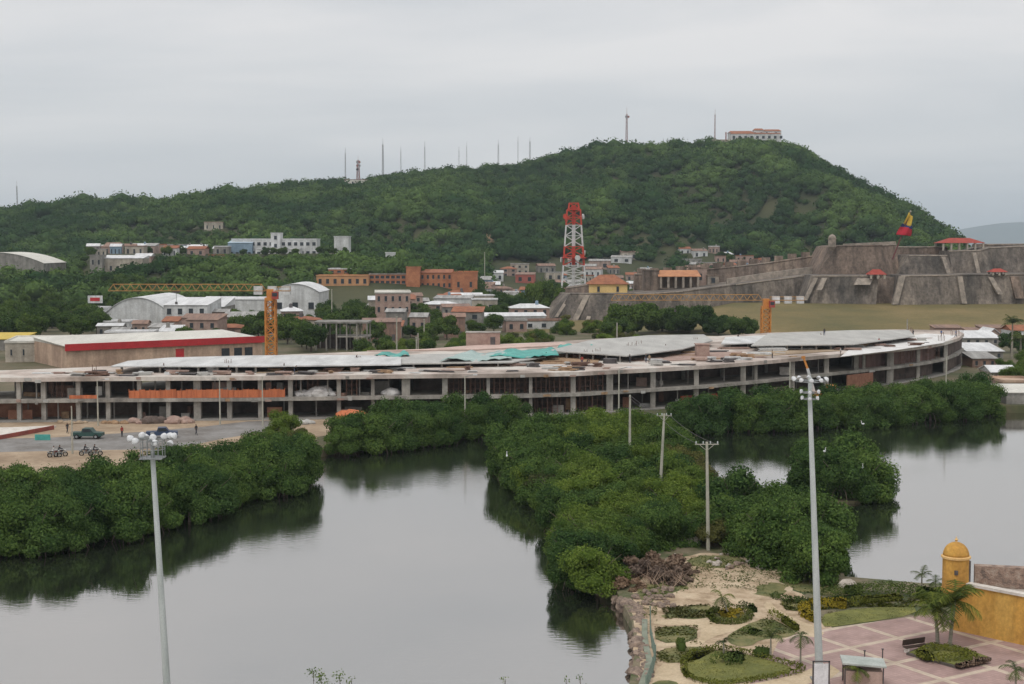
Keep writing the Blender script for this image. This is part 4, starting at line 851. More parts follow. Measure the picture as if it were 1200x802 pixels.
# arena roof, hillside halls
house('arena', 'large arena with a shallow pale domed roof at the far left of the ridge', 'arena', -60, 52, 309, 800, 40, GREYP, OFFW, 'arch', z0=10, rise=6.2, foot=False)
house('hillside_hall', 'long white flat-roofed hall on the ridge right of the arena', 'hall', 118, 168, 303, 785, 14, CREAM, WROOF, 'shed', z0=12, rows=1, cn=6, ww=.3, foot=False)
house('stone_house', 'grey ruined house at the left end of the long ridge hall', 'house', 106, 120, 300, 780, 9, GREYP, GREYP, 'flat', z0=10, rows=2, cn=2, ww=.3, foot=False)
# shanty houses: on the ridge (left) and at the hill foot (right)
cols_ = [('white', WHITE), ('cream', CREAM), ('pink', PINKP), ('grey', GREYP), ('brick', BRICKP), ('pale blue', BLUEP)]; rf_ = [('grey', GROOF), ('rusty', RROOF), ('white', WROOF), ('tiled', TROOF)]
def shanty(n, pxr, Dr, wr, where, seed, group, zoff=3.0):
    random.seed(seed); got = []; k = 0
    for _ in range(n * 30):
        if k >= n: break
        px = random.uniform(*pxr); D = random.uniform(*Dr); w_ = random.uniform(*wr); x = XX(px, D, 25)
        if any(abs(x - a) < (w_ + c) / 2 + .8 and abs(D - b) < 11 for a, b, c in got): continue
        got.append((x, D, w_)); k += 1; hh = float(hill_h([x], [D])[0]); ztop = hh + random.uniform(2.6, 5.2); (cn_, cm), (rn, rm) = random.choice(cols_), random.choice(rf_)
        py = PXY(x, D, ztop)[1]; pxw = w_ / D * F / 2; kd = random.choice(['shed', 'gable', 'gable', 'flat'])
        house('hillside_house', '%s house with a %s roof %s' % (cn_, rn, where), 'house', px - pxw, px + pxw, py, D, random.uniform(6, 9), cm, rm, kd, z0=hh - 1.5, rows=1, cn=random.choice([2, 3]), ww=.3, rz=random.uniform(-.3, .3), tank=random.random() < .4, group='%s houses with %s roofs %s' % (cn_, rn, group), foot=False)
shanty(26, (108, 268), (812, 880), (6, 12), 'on the green ridge left of the white college', 5, 'on the left ridge')
shanty(34, (802, 920), (990, 1060), (7, 14), 'at the hill foot above the long rampart', 6, 'at the hill foot')
shanty(16, (640, 780), (930, 1005), (7, 13), 'at the hill foot behind the lattice tower', 8, 'behind the lattice tower')
shanty(12, (562, 640), (700, 800), (7, 11), 'on the slope left of the lattice tower', 9, 'left of the lattice tower')
for (px, py, D) in ((248, 264, 1100), (244, 268, 1090), (490, 256, 1100), (458, 297, 900), (545, 243, 1200), (700, 200, 1400)):
    x = XX(px, D, 40); hh = float(hill_h([x], [D])[0])
random.seed(55); k = 0; pl = []
for _ in range(900):
    if k >= 54: break
    a, b, D0, D1, wh = random.choice([(425, 640, 450, 690, 'below the school'), (425, 640, 520, 690, 'below the school'), (256, 372, 430, 520, 'beside the crane mast'), (120, 262, 425, 480, 'before the warehouses'), (560, 650, 600, 780, 'left of the lattice tower'), (640, 780, 720, 900, 'behind the guardhouse')])
    px = random.uniform(a, b); D = random.uniform(D0, D1); w_ = random.uniform(6, 15); dp = random.uniform(7, 11); x = XX(px, D)
    if any(x - w_ / 2 < q + 1 and x + w_ / 2 > p - 1 and D < t_ + 1.5 and D + dp > r_ - 1.5 for p, q, r_, t_ in FOOT): continue
    z0 = 1.38 if D < 640 else float(hill_h([x], [D])[0]) - .8
    (cn_, cm), (rn, rm) = random.choice(cols_), random.choice(rf_); kd = random.choice(['shed', 'gable', 'flat', 'shed', 'hip']); zt = z0 + random.choice([3.0, 3.4, 3.8, 6.2, 6.8]); py = PXY(x, D, zt)[1]; pw = w_ / D * F / 2; k += 1
    house('town_house', '%s house with a %s roof in the town %s' % (cn_, rn, wh), 'house', px - pw, px + pw, py, D, dp, cm, rm, kd, z0=z0, rows=2 if zt - z0 > 5 else 1, cn=random.choice([2, 3, 4]), ww=.32, rz=random.uniform(-.25, .25), rise=random.uniform(.7, 1.7), tank=random.random() < .5, group='%s houses with %s roofs %s' % (cn_, rn, wh))
# right edge settlement
house('sheet_roof_house', 'long grey house with an arched white roof right of the curved end', 'house', 1130, 1172, 407, 420, 10, GREYP, WROOF, 'shed', rows=1, cn=4, ww=.3)
house('sheet_roof_house', 'white peaked house rising behind the long grey house at the right', 'house', 1156, 1174, 404, 430, 10, PINKP, WROOF, 'gablex', rows=1, cn=2, rise=2.2)
house('sheet_roof_house', 'low house with white sheet roof just above the mangroves at the right', 'house', 1134, 1176, 424, 368, 12, GREYP, WROOF, 'shed', rows=1, cn=4, ww=.3, rise=1.4)
house('sheet_roof_house', 'rusty low house second above the mangroves at the right', 'house', 1140, 1168, 434, 345, 8, RROOF, GROOF, 'shed', rows=1, cn=3, ww=.3, rise=1.0)
house('sheet_roof_house', 'small white-roofed house among the bushes at the right edge', 'house', 1162, 1192, 447, 308, 8, CREAM, WROOF, 'gable', rows=1, cn=3, ww=.3, rise=1.2)
house('sheet_roof_house', 'pinkish house with open front at the right edge of the far bank', 'house', 1176, 1215, 460, 285, 9, PINKP, PEACH, 'flat', rows=1, cn=3, ww=.4)
house('sheet_roof_house', 'pale roofed landing shed at the waterside on the right edge', 'shed', 1180, 1225, 478, 266, 8, GREYP, OFFW, 'shed', rise=.8, rows=0)
house('tile_roof_house', 'white house with a red roof behind the palm at the right edge', 'house', 1186, 1230, 388, 455, 10, WHITE, TROOF, 'gable', rows=1, cn=3)
for (px0, px1, top, D, lab) in ((1134, 1150, 398, 455, 'brownish low house behind the curved end'), (1096, 1128, 393, 470, 'long low dusty wall house below the grass slope'), (1150, 1182, 395, 470, 'brown low house below the grass slope right of the curved end')):
    house('dusty_house', lab, 'house', px0, px1, top, D, 6, BRICKP, RROOF, 'shed', rise=.7, rows=0)

# ------------------------------------------------------------------ tower cranes
def lattice(mb, x, y, z0, z1, w0, w1, seg, r, n=4, face=None):
    for k in range(seg):
        a, b = k / seg, (k + 1) / seg; wa, wb = (w0 + (w1 - w0) * a) / 2, (w0 + (w1 - w0) * b) / 2; za, zb = z0 + (z1 - z0) * a, z0 + (z1 - z0) * b
        C4 = [(-1, -1), (1, -1), (1, 1), (-1, 1)]
        for i, (cx, cy) in enumerate(C4):
            nx_, ny_ = C4[(i + 1) % 4]; mb.tube((x + cx * wa, y + cy * wa, za), (x + cx * wb, y + cy * wb, zb), r, n=n)
            mb.tube((x + cx * wa, y + cy * wa, za), (x + nx_ * wb, y + ny_ * wb, zb), r * .6, n=n); mb.tube((x + nx_ * wa, y + ny_ * wa, za), (x + cx * wb, y + cy * wb, zb), r * .6, n=n)
            mb.tube((x + cx * wb, y + cy * wb, zb), (x + nx_ * wb, y + ny_ * wb, zb), r * .6, n=n)
    return mb
CRY = mat('crane_orange', (.62, .26, .06), (.48, .19, .05), .6, .6)
CRJ = mat('crane_jib_yellow', (.46, .26, .09), (.34, .18, .06), .6, .6)
def crane(px, D, top, jl, cl, lab, wdt=2.2):
    x = XX(px, D); zt = ZY(top, D); e = empty('tower_crane', (x, D, 1.38), lab, 'crane')
    mb = LB(); lattice(mb, 0, 0, 0, zt - 1.38 - 2.2, wdt, wdt, 9, .2); mb.box((0, 0, .3), (4, 4, .7)); mb.build('mast', CRY, e)
    h = zt - 1.38
    mb = LB(); mb.box((0, 0, h - 1.9), (2.4, 2.4, .7)); mb.box((0, 0, h - .6), (1.6, 1.6, 2.0)); mb.build('slewing_ring', CRY, e)
    mb = LB(); mb.box((1.3, -1.5, h - 1.0), (1.4, 1.4, 1.7)); c = mb.build('cab', mat('crane_red', (.4, .07, .05), (.3, .05, .04), 1, .6), e); mb = LB(); mb.box((1.3, -2.21, h - .8), (1.1, .05, .8)); mb.build('windscreen', GLASS, c)
    mb = LB(); s_ = int(jl / 2.0)
    for i in range(s_):
        a, b = -i * 2.0 - 1, -(i + 1) * 2.0 - 1
        for yy in (-.7, .7): mb.tube((a, yy, h), (b, yy, h), .085, n=4); mb.tube((a, yy, h), ((a + b) / 2, 0, h + 1.5), .055, n=4); mb.tube((b, yy, h), ((a + b) / 2, 0, h + 1.5), .055, n=4)
        mb.tube(((a + b) / 2 + 2 * (i > 0), 0, h + 1.5), ((a + b) / 2, 0, h + 1.5), .13, n=4); mb.tube((a, -.7, h), (a, .7, h), .07, n=4)
    mb.build('jib', CRJ, e)
    mb = LB()
    for yy in (-.6, .6): mb.tube((1, yy, h), (cl, yy, h), .14, n=4); mb.tube((1, yy, h + .9), (cl, yy, h + .9), .08, n=4)
    for i in range(5): mb.tube((1 + i * (cl - 1) / 4, -.6, h), (1 + i * (cl - 1) / 4, -.6, h + .9), .07, n=4)
    mb.build('counter_jib', CRJ, e)
    for k in range(3): mb = LB(); mb.box((cl - 1.0 - k * 3.2, 0, h + .1), (1.9, 1.3, 1.9)); mb.build('counterweight', WHITE, e)
    mb = LB(); tx = -jl * .6; mb.box((tx, 0, h - .25), (1.6, 1.3, .4)); mb.tube((tx, 0, h - .3), (tx, 0, h - 2.6), .06, n=4); mb.box((tx, 0, h - 2.8), (.5, .4, .6)); mb.build('hook_trolley', STEEL, e)
    return e
crane(318, 322, 341, 36, 4.6, 'orange tower crane whose low jib reaches left over the white warehouses')
crane(897, 372, 352, 40, 10, 'orange tower crane standing before the grass slope with white counterweights')

# red and white lattice tower
e = empty('lattice_tower', (XX(672, 690), 690, 1.38), 'tall red and white banded lattice tower standing behind the fortress tip', 'tower')
REDT = mat('tower_red', (.55, .07, .04), (.42, .05, .03), .5, .6); WHT = mat('tower_white', (.68, .68, .68), (.55, .55, .55), .5, .6)
bands = [(345, 328, WHT), (328, 311, WHT), (311, 289, REDT), (289, 264, WHT), (264, 246, REDT)]
H0 = ZY(246, 690) - 1.38
def tw(z): return 12.8 + (6.4 - 12.8) * min(1, z / H0)
zs = [0] + [ZY(b, 690) - 1.38 for b in (328, 311, 289, 264, 246)]
for i, m in enumerate((WHT, WHT, REDT, WHT, REDT)):
    mb = LB(); lattice(mb, 0, 0, zs[i], zs[i + 1], tw(zs[i]), tw(zs[i + 1]), 2, .36 if m is REDT else .29); mb.tube((0, 0, zs[i]), (0, 0, zs[i + 1]), .9, n=6); mb.build('tower_section', m, e)
mb = LB(); mb.box((0, 0, H0 + .2), (6.4, 6.4, .3)); lattice(mb, 0, 0, H0 + .4, H0 + 3.2, 5, 4.4, 1, .4); mb.box((0, 0, H0 + 1.2), (2.4, 2.4, 1.6)); mb.build('top_cabin', REDT, e)
for (a, zf, m) in ((0, .93, WHITE), (2.4, .9, REDT), (3.6, .93, REDT), (.3, .55, WHITE), (3.0, .48, WHITE), (5.0, .5, WHITE)):
    z = H0 * zf; r_ = tw(z) / 2 + .9; mb = LB(); mb.tube((math.cos(a) * r_, math.sin(a) * r_ - .3, z), (math.cos(a) * (r_ + .6), math.sin(a) * (r_ + .6) - .5, z), 1.3, 1.3, 12); mb.tube((math.cos(a) * (r_ - 1.3), math.sin(a) * (r_ - 1.3), z), (math.cos(a) * r_, math.sin(a) * r_, z), .2, n=4); mb.build('dish_antenna', m, e)
mb = LB(); z = H0 * .5; mb.box((0, 0, z), (tw(z) + 2.4, tw(z) + 2.4, .3)); mb.build('platform', REDT, e)

# antennas on the crest
AN = mat('galvanised_mast', (.30, .30, .31), (.22, .22, .23), 2, .6); ANR = mat('mast_red', (.34, .16, .14), (.25, .12, .11), 1, .7)
def mast(px, t, b, lab, w_=1.3, m=AN, D=1500, guy=False, dish=0):
    x = XX(px, D, 80); z0 = float(hill_h([x], [D])[0]) - .5; z1 = ZY(t, D); e = empty('antenna_mast', (x, D, z0), lab, 'antenna mast'); h = z1 - z0
    mb = LB(); lattice(mb, 0, 0, 0, h * .86, w_ * 1.4, w_ * .7, max(5, int(h / 4)), .13 * w_, n=3); mb.build('mast', m, e)
    mb = LB(); mb.tube((0, 0, h * .86), (0, 0, h), .16, .1, 5); mb.build('aerial', m, e)
    for k in range(dish): mb = LB(); a = k * 2.1; zz = h * (.8 - .12 * (k // 2)); mb.tube((math.cos(a) * 1.6, -1.2, zz), (math.cos(a) * 1.6, -1.9, zz), 1.25, 1.25, 10); mb.build('dish_antenna', AN if k % 2 else ANR, e)
    return e
mast(405, 173, 213, 'thin antenna mast leftmost on the crest beside the one with dishes', .9)
mast(420, 183, 212, 'stout short mast with dishes near the left end of the crest', 2.6, ANR, dish=6)
mast(449, 162, 205, 'tall dark mast third from the left on the crest', 1.5)
mast(470, 172, 204, 'faint thin mast right of the tall dark one', .7)
mast(498, 166, 201, 'mast of middle height between the faint one and the close pair', .9)
mast(538, 172, 198, 'left one of the close pair of short masts', .7)
mast(547, 167, 198, 'right one of the close pair of short masts', .7)
mast(584, 164, 196, 'mast in the middle of the crest right of the close pair', 1.2)
mast(607, 160, 192, 'faint mast just left of the one above the lattice tower', .7)
mast(621, 161, 189, 'stouter mast just left of and above the lattice tower', 1.3)
mast(734, 126, 177, 'tallest reddish mast between the lattice tower and the hilltop convent', 1.7, ANR, dish=2)
mast(837, 128, 165, 'reddish thin mast beside the hilltop convent', 1.0, ANR)
mast(20, 212, 246, 'lone faint mast on the crest at the far left', .8)
mast(777, 162, 171, 'very short mast on the crest near the convent', .6)
# convent on the top
e = empty('convent', (XX(884, 1490, 140), 1490, ZY(166, 1490) - 4), 'white hilltop convent with long arcades and brown tiled roofs', 'convent')
def cv(px): return XX(px, 1490, 140) - e.location.x
def cz(py): return ZY(py, 1490) - e.location.z
for (a, b, tp, y, d, nm) in ((857, 915, 157, 0, 12, 'wing'), (856, 884, 155, 6, 14, 'church'), (884, 896, 152.5, 4, 8, 'bell_block'), (896, 916, 153.5, 3, 12, 'tower_block')):
    mb = LB(); mb.box(((cv(a) + cv(b)) / 2, y + d / 2, cz(tp) / 2 - 2), (cv(b) - cv(a), d, cz(tp) + 4)); wl = mb.build('wall', WHITE, e)
    mb = LB(); x0, x1 = cv(a) - .5, cv(b) + .5; z = cz(tp); mb.add([(x0, y - .5, z), (x1, y - .5, z), (x1, y + d + .5, z), (x0, y + d + .5, z), (x0 + 2, y + d / 2, z + 2.2), (x1 - 2, y + d / 2, z + 2.2)], [(0, 1, 5, 4), (1, 2, 5), (2, 3, 4, 5), (3, 0, 4), (3, 2, 1, 0)]); mb.build('roof', TROOF, wl)
for i in range(9): window(e, cv(860) + i * 6.2, -.02, cz(161), 2.8, 2.9)
for px in (885.5, 893, 899, 910): window(e, cv(px), 2.95 if px > 896 else 3.95, cz(156.2), 1.8, 2.4)
mb = LB(); mb.box(((cv(835) + cv(857)) / 2, 4, cz(163.5) / 2 - 2), (cv(857) - cv(835), 5, cz(163.5) + 4)); mb.build('terrace_wall', CREAM, e)
mb = LB(); mb.box((cv(851), 2, cz(160)), (1.2, 1.2, 9)); mb.build('wall_pillar', ANR, e)
# station hut by the masts
house('station_hut', 'low pale station hut under the stout mast on the crest', 'hut', 404, 431, 211, 1480, 8, OFFW, RROOF, 'flat', z0=ZY(215, 1480) - 3, rows=1, cn=4, ww=.3, foot=False)
house('station_hut', 'tiny white hut in the forest halfway up the hill', 'hut', 485, 494, 255, 1130, 6, WHITE, WROOF, 'flat', z0=ZY(262, 1130), rows=0, foot=False)
house('station_hut', 'tiny white roofed hut in the forest above the orange school', 'hut', 452, 463, 297, 800, 5, WHITE, WROOF, 'flat', z0=ZY(304, 800), rows=0, foot=False)
house('ruin', 'pale ruined wall in the forest above the ridge houses', 'ruin', 240, 262, 261, 1100, 6, CREAM, BRICKP, 'flat', z0=ZY(272, 1100), rows=1, cn=3, ww=.2, foot=False)

# ================================================================== FORTRESS
def stone(name, a, b, c):
    return mat(name, a, b, .09, .95, .5, world=True, stretch=(1, 1, .35), detail=9, contrast=(.36, .64), third=(.5, c), streak=.55, grain=.35)
ST1 = stone('dark_fort_stone', (.31, .262, .215), (.10, .09, .08), (.19, .162, .138)); ST2 = stone('brown_fort_stone', (.32, .235, .18), (.135, .105, .085), (.21, .16, .128)); ST3 = stone('pale_fort_stone', (.38, .30, .235), (.15, .12, .10), (.26, .20, .16))
STC = mat('pale_stone_edge', (.36, .305, .25), (.19, .165, .14), .5, .95, world=True)
GS = mat('slope_grass', (.215, .16, .07), (.11, .10, .04), .03, .95, .3, world=True, detail=9, third=(.5, (.155, .125, .05)), contrast=(.33, .67))
# grass slope and the rocky hill under the fortress
gm = MB(); vs = []; fs = []
cols2 = [600, 640, 700, 760, 860, 940, 1050, 1150, 1260, 1400, 1700]
for px in cols2:
    dn = 0 if px > 850 else .6
    for (D, z) in ((472, 1.2), (486, 3.0 if dn == 0 else 1.5), (520, 5.6 if dn == 0 else 1.7), (553, 8.0 if dn == 0 else 2.0), (600, 8.4 if dn == 0 else 2.0), (760, 8 if dn == 0 else 2), (800, .5)): vs.append((XX(px, D), D, z + .5 * mn.noise(Vector((px * .02, D * .03, 0)))))
for i in range(len(cols2) - 1):
    for j in range(6): a = i * 7 + j; fs.append((a, a + 7, a + 8, a + 1))
gm.add(vs, fs); tag(gm.build('grass_slope', GS, smooth=True), kind='structure')
fort = empty('fortress', (XX(1000, 570), 570, 5), 'huge grey stone fortress of sloping ramparts on the grass slope under the flag', 'fortress')
def rampart(name, pts, m, batter=3.5, dp=30, parent=None, edge=True):
    """pts: (px at foot, px at top, D, row of foot, row of top)"""
    mb = MB(); n = len(pts); vs = []
    for (pb, pt, D, yb, yt) in pts:
        zb = ZY(yb, D) - 1.5; zt = ZY(yt, D + batter); xb, xt = XX(pb, D, zb), XX(pt, D + batter, zt)
        vs += [(xb, D, zb), (xt, D + batter, zt), (xt, D + dp, zt), (xb, D + dp, zb)]
    fs = []
    for i in range(n - 1):
        a = i * 4; b = a + 4; fs += [(a, b, b + 1, a + 1), (a + 1, b + 1, b + 2, a + 2), (a + 2, b + 2, b + 3, a + 3), (a + 3, b + 3, b, a)]
    fs += [(0, 1, 2, 3), (4 * n - 1, 4 * n - 2, 4 * n - 3, 4 * n - 4)]
    mb.add(vs, fs); o = mb.build(name, m, parent or fort)
    if edge:    # moulded cordon along the top, broken by the corners
        for i in range(n - 1):
            c = MB(); p, q = Vector(vs[i * 4 + 1]), Vector(vs[i * 4 + 5]); c.tube(p + Vector((0, -.1, -.3)), q + Vector((0, -.1, -.3)), .32, n=5); c.build('cordon', STC if i % 2 == 0 else m, parent or fort)
    return vs
def parapet(pts, h, m, gap=4.2, mw=2.8, parent=None, th=1.1):
    """merlons along a rampart top given as world points"""
    k = 0
    for i in range(len(pts) - 1):
        p, q = Vector(pts[i]), Vector(pts[i + 1]); L_ = (q - p).length; s = max(1, int(L_ / gap)); ang = math.atan2(q.y - p.y, q.x - p.x)
        for j in range(s):
            c = p.lerp(q, (j + .5) / s); mb = MB(); mb.box((c.x, c.y + .8, c.z + h / 2 - .1), (mw, th, h * random.uniform(.85, 1.1)), rz=ang); mb.build('merlon', m, parent or fort); k += 1
random.seed(41)
v = rampart('rampart', [(1052, 1056, 551, 357, 323), (1120, 1117, 553, 357, 322), (1215, 1212, 557, 357, 321), (1330, 1325, 565, 357, 321)], ST1)
v = rampart('rampart', [(939, 952, 556, 358, 323), (1026, 1030, 552, 358, 323)], ST1)
rampart('rampart', [(1018, 1022, 558, 358, 325), (1044, 1046, 560, 358, 325), (1060, 1064, 557, 358, 325)], ST3, edge=False)
v = rampart('bastion', [(952, 972, 580, 328, 289), (972, 980, 576, 328, 288), (1034, 1034, 574, 328, 287), (1056, 1050, 578, 328, 286)], ST2, 5)
v = rampart('bastion', [(1048, 1065, 572, 328, 299), (1122, 1110, 572, 328, 299)], ST1, 5)
v2 = rampart('bastion', [(1118, 1112, 585, 328, 294), (1158, 1150, 582, 328, 293), (1166, 1160, 586, 328, 290), (1230, 1225, 590, 328, 287), (1330, 1330, 600, 328, 288)], ST1, 5)
rampart('terrace', [(1045, 1050, 600, 305, 289), (1112, 1110, 604, 305, 289)], ST2, 1.5, 20)
rampart('terrace', [(1155, 1156, 606, 300, 286), (1300, 1300, 610, 300, 285)], ST3, 1.5, 20)
rampart('white_parapet', [(988, 990, 583, 292, 286), (1051, 1050, 584, 292, 283)], STC, .2, 3, edge=False)
# buttress strips on the dark walls
for (pb, pt, D, yb, yt, w_, m) in ((1049, 1057, 549.5, 357, 324, 2.2, STC), (1130, 1124, 552, 356, 324, 2.0, STC), (1172, 1160, 554, 345, 325, 2.0, STC), (1010, 1014, 551.5, 334, 326, 6, STC), (1113, 1104, 571, 326, 301, 1.6, STC), (1146, 1140, 583, 320, 296, 1.6, STC), (1195, 1188, 555, 350, 324, 3.5, ST2), (960, 966, 553, 340, 326, 1.8, STC), (944, 956, 554, 352, 326, 1.3, STC)):
    mb = MB(); zb, zt = ZY(yb, D), ZY(yt, D + 3.4); xb, xt = XX(pb, D), XX(pt, D + 3.4)
    mb.add([(xb - w_ / 2, D - .1, zb), (xb + w_ / 2, D - .1, zb), (xt + w_ / 2, D + 3.3, zt), (xt - w_ / 2, D + 3.3, zt), (xb - w_ / 2, D + 2, zb), (xb + w_ / 2, D + 2, zb), (xt + w_ / 2, D + 5, zt), (xt - w_ / 2, D + 5, zt)], [(0, 1, 2, 3), (7, 6, 5, 4), (0, 3, 7, 4), (1, 5, 6, 2), (3, 2, 6, 7), (0, 4, 5, 1)])
    mb.build('buttress', m, fort)
# long outer rampart running left to the tip
ramp = empty('outer_rampart', (XX(780, 565), 565, 2), 'long grey sloping rampart running from the fortress to the tip below the yellow guardhouse', 'rampart')
rampart('battery', [(622, 656, 566, 380, 343), (644, 668, 548, 381, 344), (745, 745, 545, 381, 344)], ST1, 6, 40, ramp)
rampart('curtain_wall', [(744, 744, 548, 378, 345), (800, 800, 556, 374, 341), (862, 862, 564, 368, 333), (946, 950, 572, 362, 322)], ST1, 3, 40, ramp)
v = rampart('upper_wall', [(742, 744, 590, 348, 321), (790, 790, 592, 344, 319), (862, 862, 600, 336, 312), (905, 905, 604, 330, 307), (952, 952, 606, 325, 300), (985, 985, 606, 325, 296)], ST3, 1.5, 6, ramp)
parapet([v[i * 4 + 1] for i in range(6)], 2.2, ST3, 5.2, 3.6, ramp)
rampart('ramp_edge', [(852, 852, 577, 332, 327), (905, 905, 583, 325, 319), (952, 952, 590, 318, 313)], STC, .6, 3, ramp, False)
for (pb, pt, yb, yt, w_) in ((673, 688, 377, 346, 2.2), (688, 694, 377, 360, 1.6), (652, 668, 372, 347, 1.4)):
    D = 547; mb = MB(); zb, zt = ZY(yb, D), ZY(yt, D + 6); xb, xt = XX(pb, D), XX(pt, D + 6); k = 0 if pb != 652 else 2.0
    mb.add([(xb - w_ / 2, D - .4 + k, zb), (xb + w_ / 2, D - .4 + k, zb), (xt + w_ / 2, D + 5.4 + k, zt), (xt - w_ / 2, D + 5.4 + k, zt), (xb - w_ / 2, D + 3, zb), (xb + w_ / 2, D + 3, zb), (xt + w_ / 2, D + 8, zt), (xt - w_ / 2, D + 8, zt)], [(0, 1, 2, 3), (7, 6, 5, 4), (0, 3, 7, 4), (1, 5, 6, 2), (3, 2, 6, 7), (0, 4, 5, 1)])
    mb.build('buttress', STC, ramp)
# buildings on the rampart
house('guardhouse', 'yellow guardhouse with a red hipped tile roof on the rampart tip', 'house', 690, 735, 333, 560, 12, mat('pale_yellow', (.72, .52, .22), (.6, .42, .17), .3, .9, world=True), TROOF, 'hip', z0=ZY(345.5, 560), rows=1, cn=2, ww=.13, wh=.5, rise=3.6, over=.7, foot=False)
rampart('stone_shed', [(662, 664, 562, 346, 337), (690, 690, 560, 346, 333)], ST3, .6, 8, ramp)
e = empty('arcade_house', (XX(796, 578), 578, ZY(338, 578)), 'long open arcade with an orange tiled roof on the rampart', 'arcade'); W_ = XX(820, 578) - XX(773, 578)
mb = LB(); h = ZY(324, 578) - ZY(338, 578); mb.box((0, 5, h / 2), (W_ - 1, .4, h)); mb.build('wall', ST2, e)
mb = LB(); mb.add([(-W_ / 2 - .6, -.6, h), (W_ / 2 + .6, -.6, h), (W_ / 2, 8, h + 2.4), (-W_ / 2, 8, h + 2.4), (-W_ / 2 - .6, -.6, h - .2), (W_ / 2 + .6, -.6, h - .2), (W_ / 2, 8, h + 2.2), (-W_ / 2, 8, h + 2.2)], [(0, 1, 2, 3), (7, 6, 5, 4), (0, 4, 5, 1), (2, 6, 7, 3), (1, 5, 6, 2), (0, 3, 7, 4)]); mb.build('roof', mat('orange_tiles', (.50, .24, .12), (.38, .17, .09), .5, .9, world=True), e)
for i in range(6): mb = LB(); mb.box((-W_ / 2 + .6 + i * (W_ - 1.2) / 5, 0, h / 2), (.9, .9, h)); mb.build('pillar', STC, e)
house('stone_gatehouse', 'square pale stone block left of the orange-roofed arcade', 'gatehouse', 754, 772, 318, 580, 9, ST3, ST3, 'flat', z0=ZY(342, 580), rows=0, foot=False)
house('stone_gatehouse', 'pinkish stone block with a dark opening right of the arcade', 'gatehouse', 812, 828, 315, 588, 9, PINKP, ST3, 'flat', z0=ZY(335, 588), rows=1, cn=1, ww=.3, foot=False)
house('stone_gatehouse', 'small pale gate block with a doorway where the upper wall climbs', 'gatehouse', 829, 842, 324, 584, 5, STC, ST3, 'flat', z0=ZY(334, 584), rows=1, cn=1, ww=.35, wh=.6, foot=False)
# pavilion with red roof, small red roofs, sentry box
RR = mat('red_tiles', (.38, .07, .05), (.26, .05, .04), .6, .9, world=True)
def pavilion(px0, px1, top, eave, floor_, D, dp, lab, npost=6):
    e = empty('pavilion', (XX((px0 + px1) / 2, D, 25), D, ZY(floor_, D)), lab, 'pavilion'); W_ = XX(px1, D, 25) - XX(px0, D, 25); h = ZY(eave, D) - ZY(floor_, D); r_ = ZY(top, D) - ZY(eave, D)
    mb = LB(); mb.add([(-W_ / 2 - .5, -.6, h), (W_ / 2 + .5, -.6, h), (W_ / 2 + .5, dp + .6, h), (-W_ / 2 - .5, dp + .6, h), (-W_ / 4, dp / 2, h + r_), (W_ / 4, dp / 2, h + r_)], [(0, 1, 5, 4), (1, 2, 5), (2, 3, 4, 5), (3, 0, 4), (3, 2, 1, 0)]); mb.build('roof', RR, e)
    for i in range(npost):
        for y in (0, dp): mb = LB(); mb.box((-W_ / 2 + .4 + i * (W_ - .8) / (npost - 1), y, h / 2), (.7, .7, h)); mb.build('post', CREAM, e)
    return e
pavilion(1104, 1153, 279, 285, 294, 594, 11, 'open pavilion with a wide dark red roof on top of the fortress')
pavilion(1020, 1038, 316, 322, 327, 553, 5, 'small dark red roofed shelter on the middle ledge of the fortress', 3)
pavilion(1163, 1180, 315, 319, 323, 557, 5, 'small red roofed shelter on the right ledge of the fortress', 3)
def sentry(name, x, y, z, r, hb, m, mtop, lab, open_a=0.6):
    e = empty(name, (x, y, z), lab, 'sentry box'); n = 24
    mb = LB(); mb.lathe((0, 0, 0), [(r * .25, -r * 1.1), (r * .6, -r * .75), (r * 1.0, -.25), (r * 1.1, -.12), (r * 1.1, 0), (r, .02), (r, hb)], n); mb.build('body', m, e)
    mb = LB(); mb.lathe((0, 0, 0), [(r * 1.02, hb), (r * 1.12, hb + .06), (r * 1.12, hb + .2), (r * 1.02, hb + .26)], n); mb.build('cornice', mtop, e)
    mb = LB(); R_ = r * .99; mb.lathe((0, 0, hb + .26), [(R_ * math.cos(a), R_ * 1.05 * math.sin(a)) for a in [i * math.pi / 2 / 9 for i in range(9)]] + [(.02, R_ * 1.05)], n); mb.build('dome', m, e, smooth=True)
    mb = LB(); zz = hb + .26 + R_ * 1.05; mb.lathe((0, 0, zz - .03), [(.12, 0), (.07, .08), (.15, .2), (.04, .34), (.01, .5)], 10); mb.build('finial', mtop, e)
    return e
sentry('sentry_box', XX(975, 578, 30), 578, ZY(289, 578), 1.6, 3.0, STC, STC, 'small pale domed sentry box at the left corner of the upper fortress')
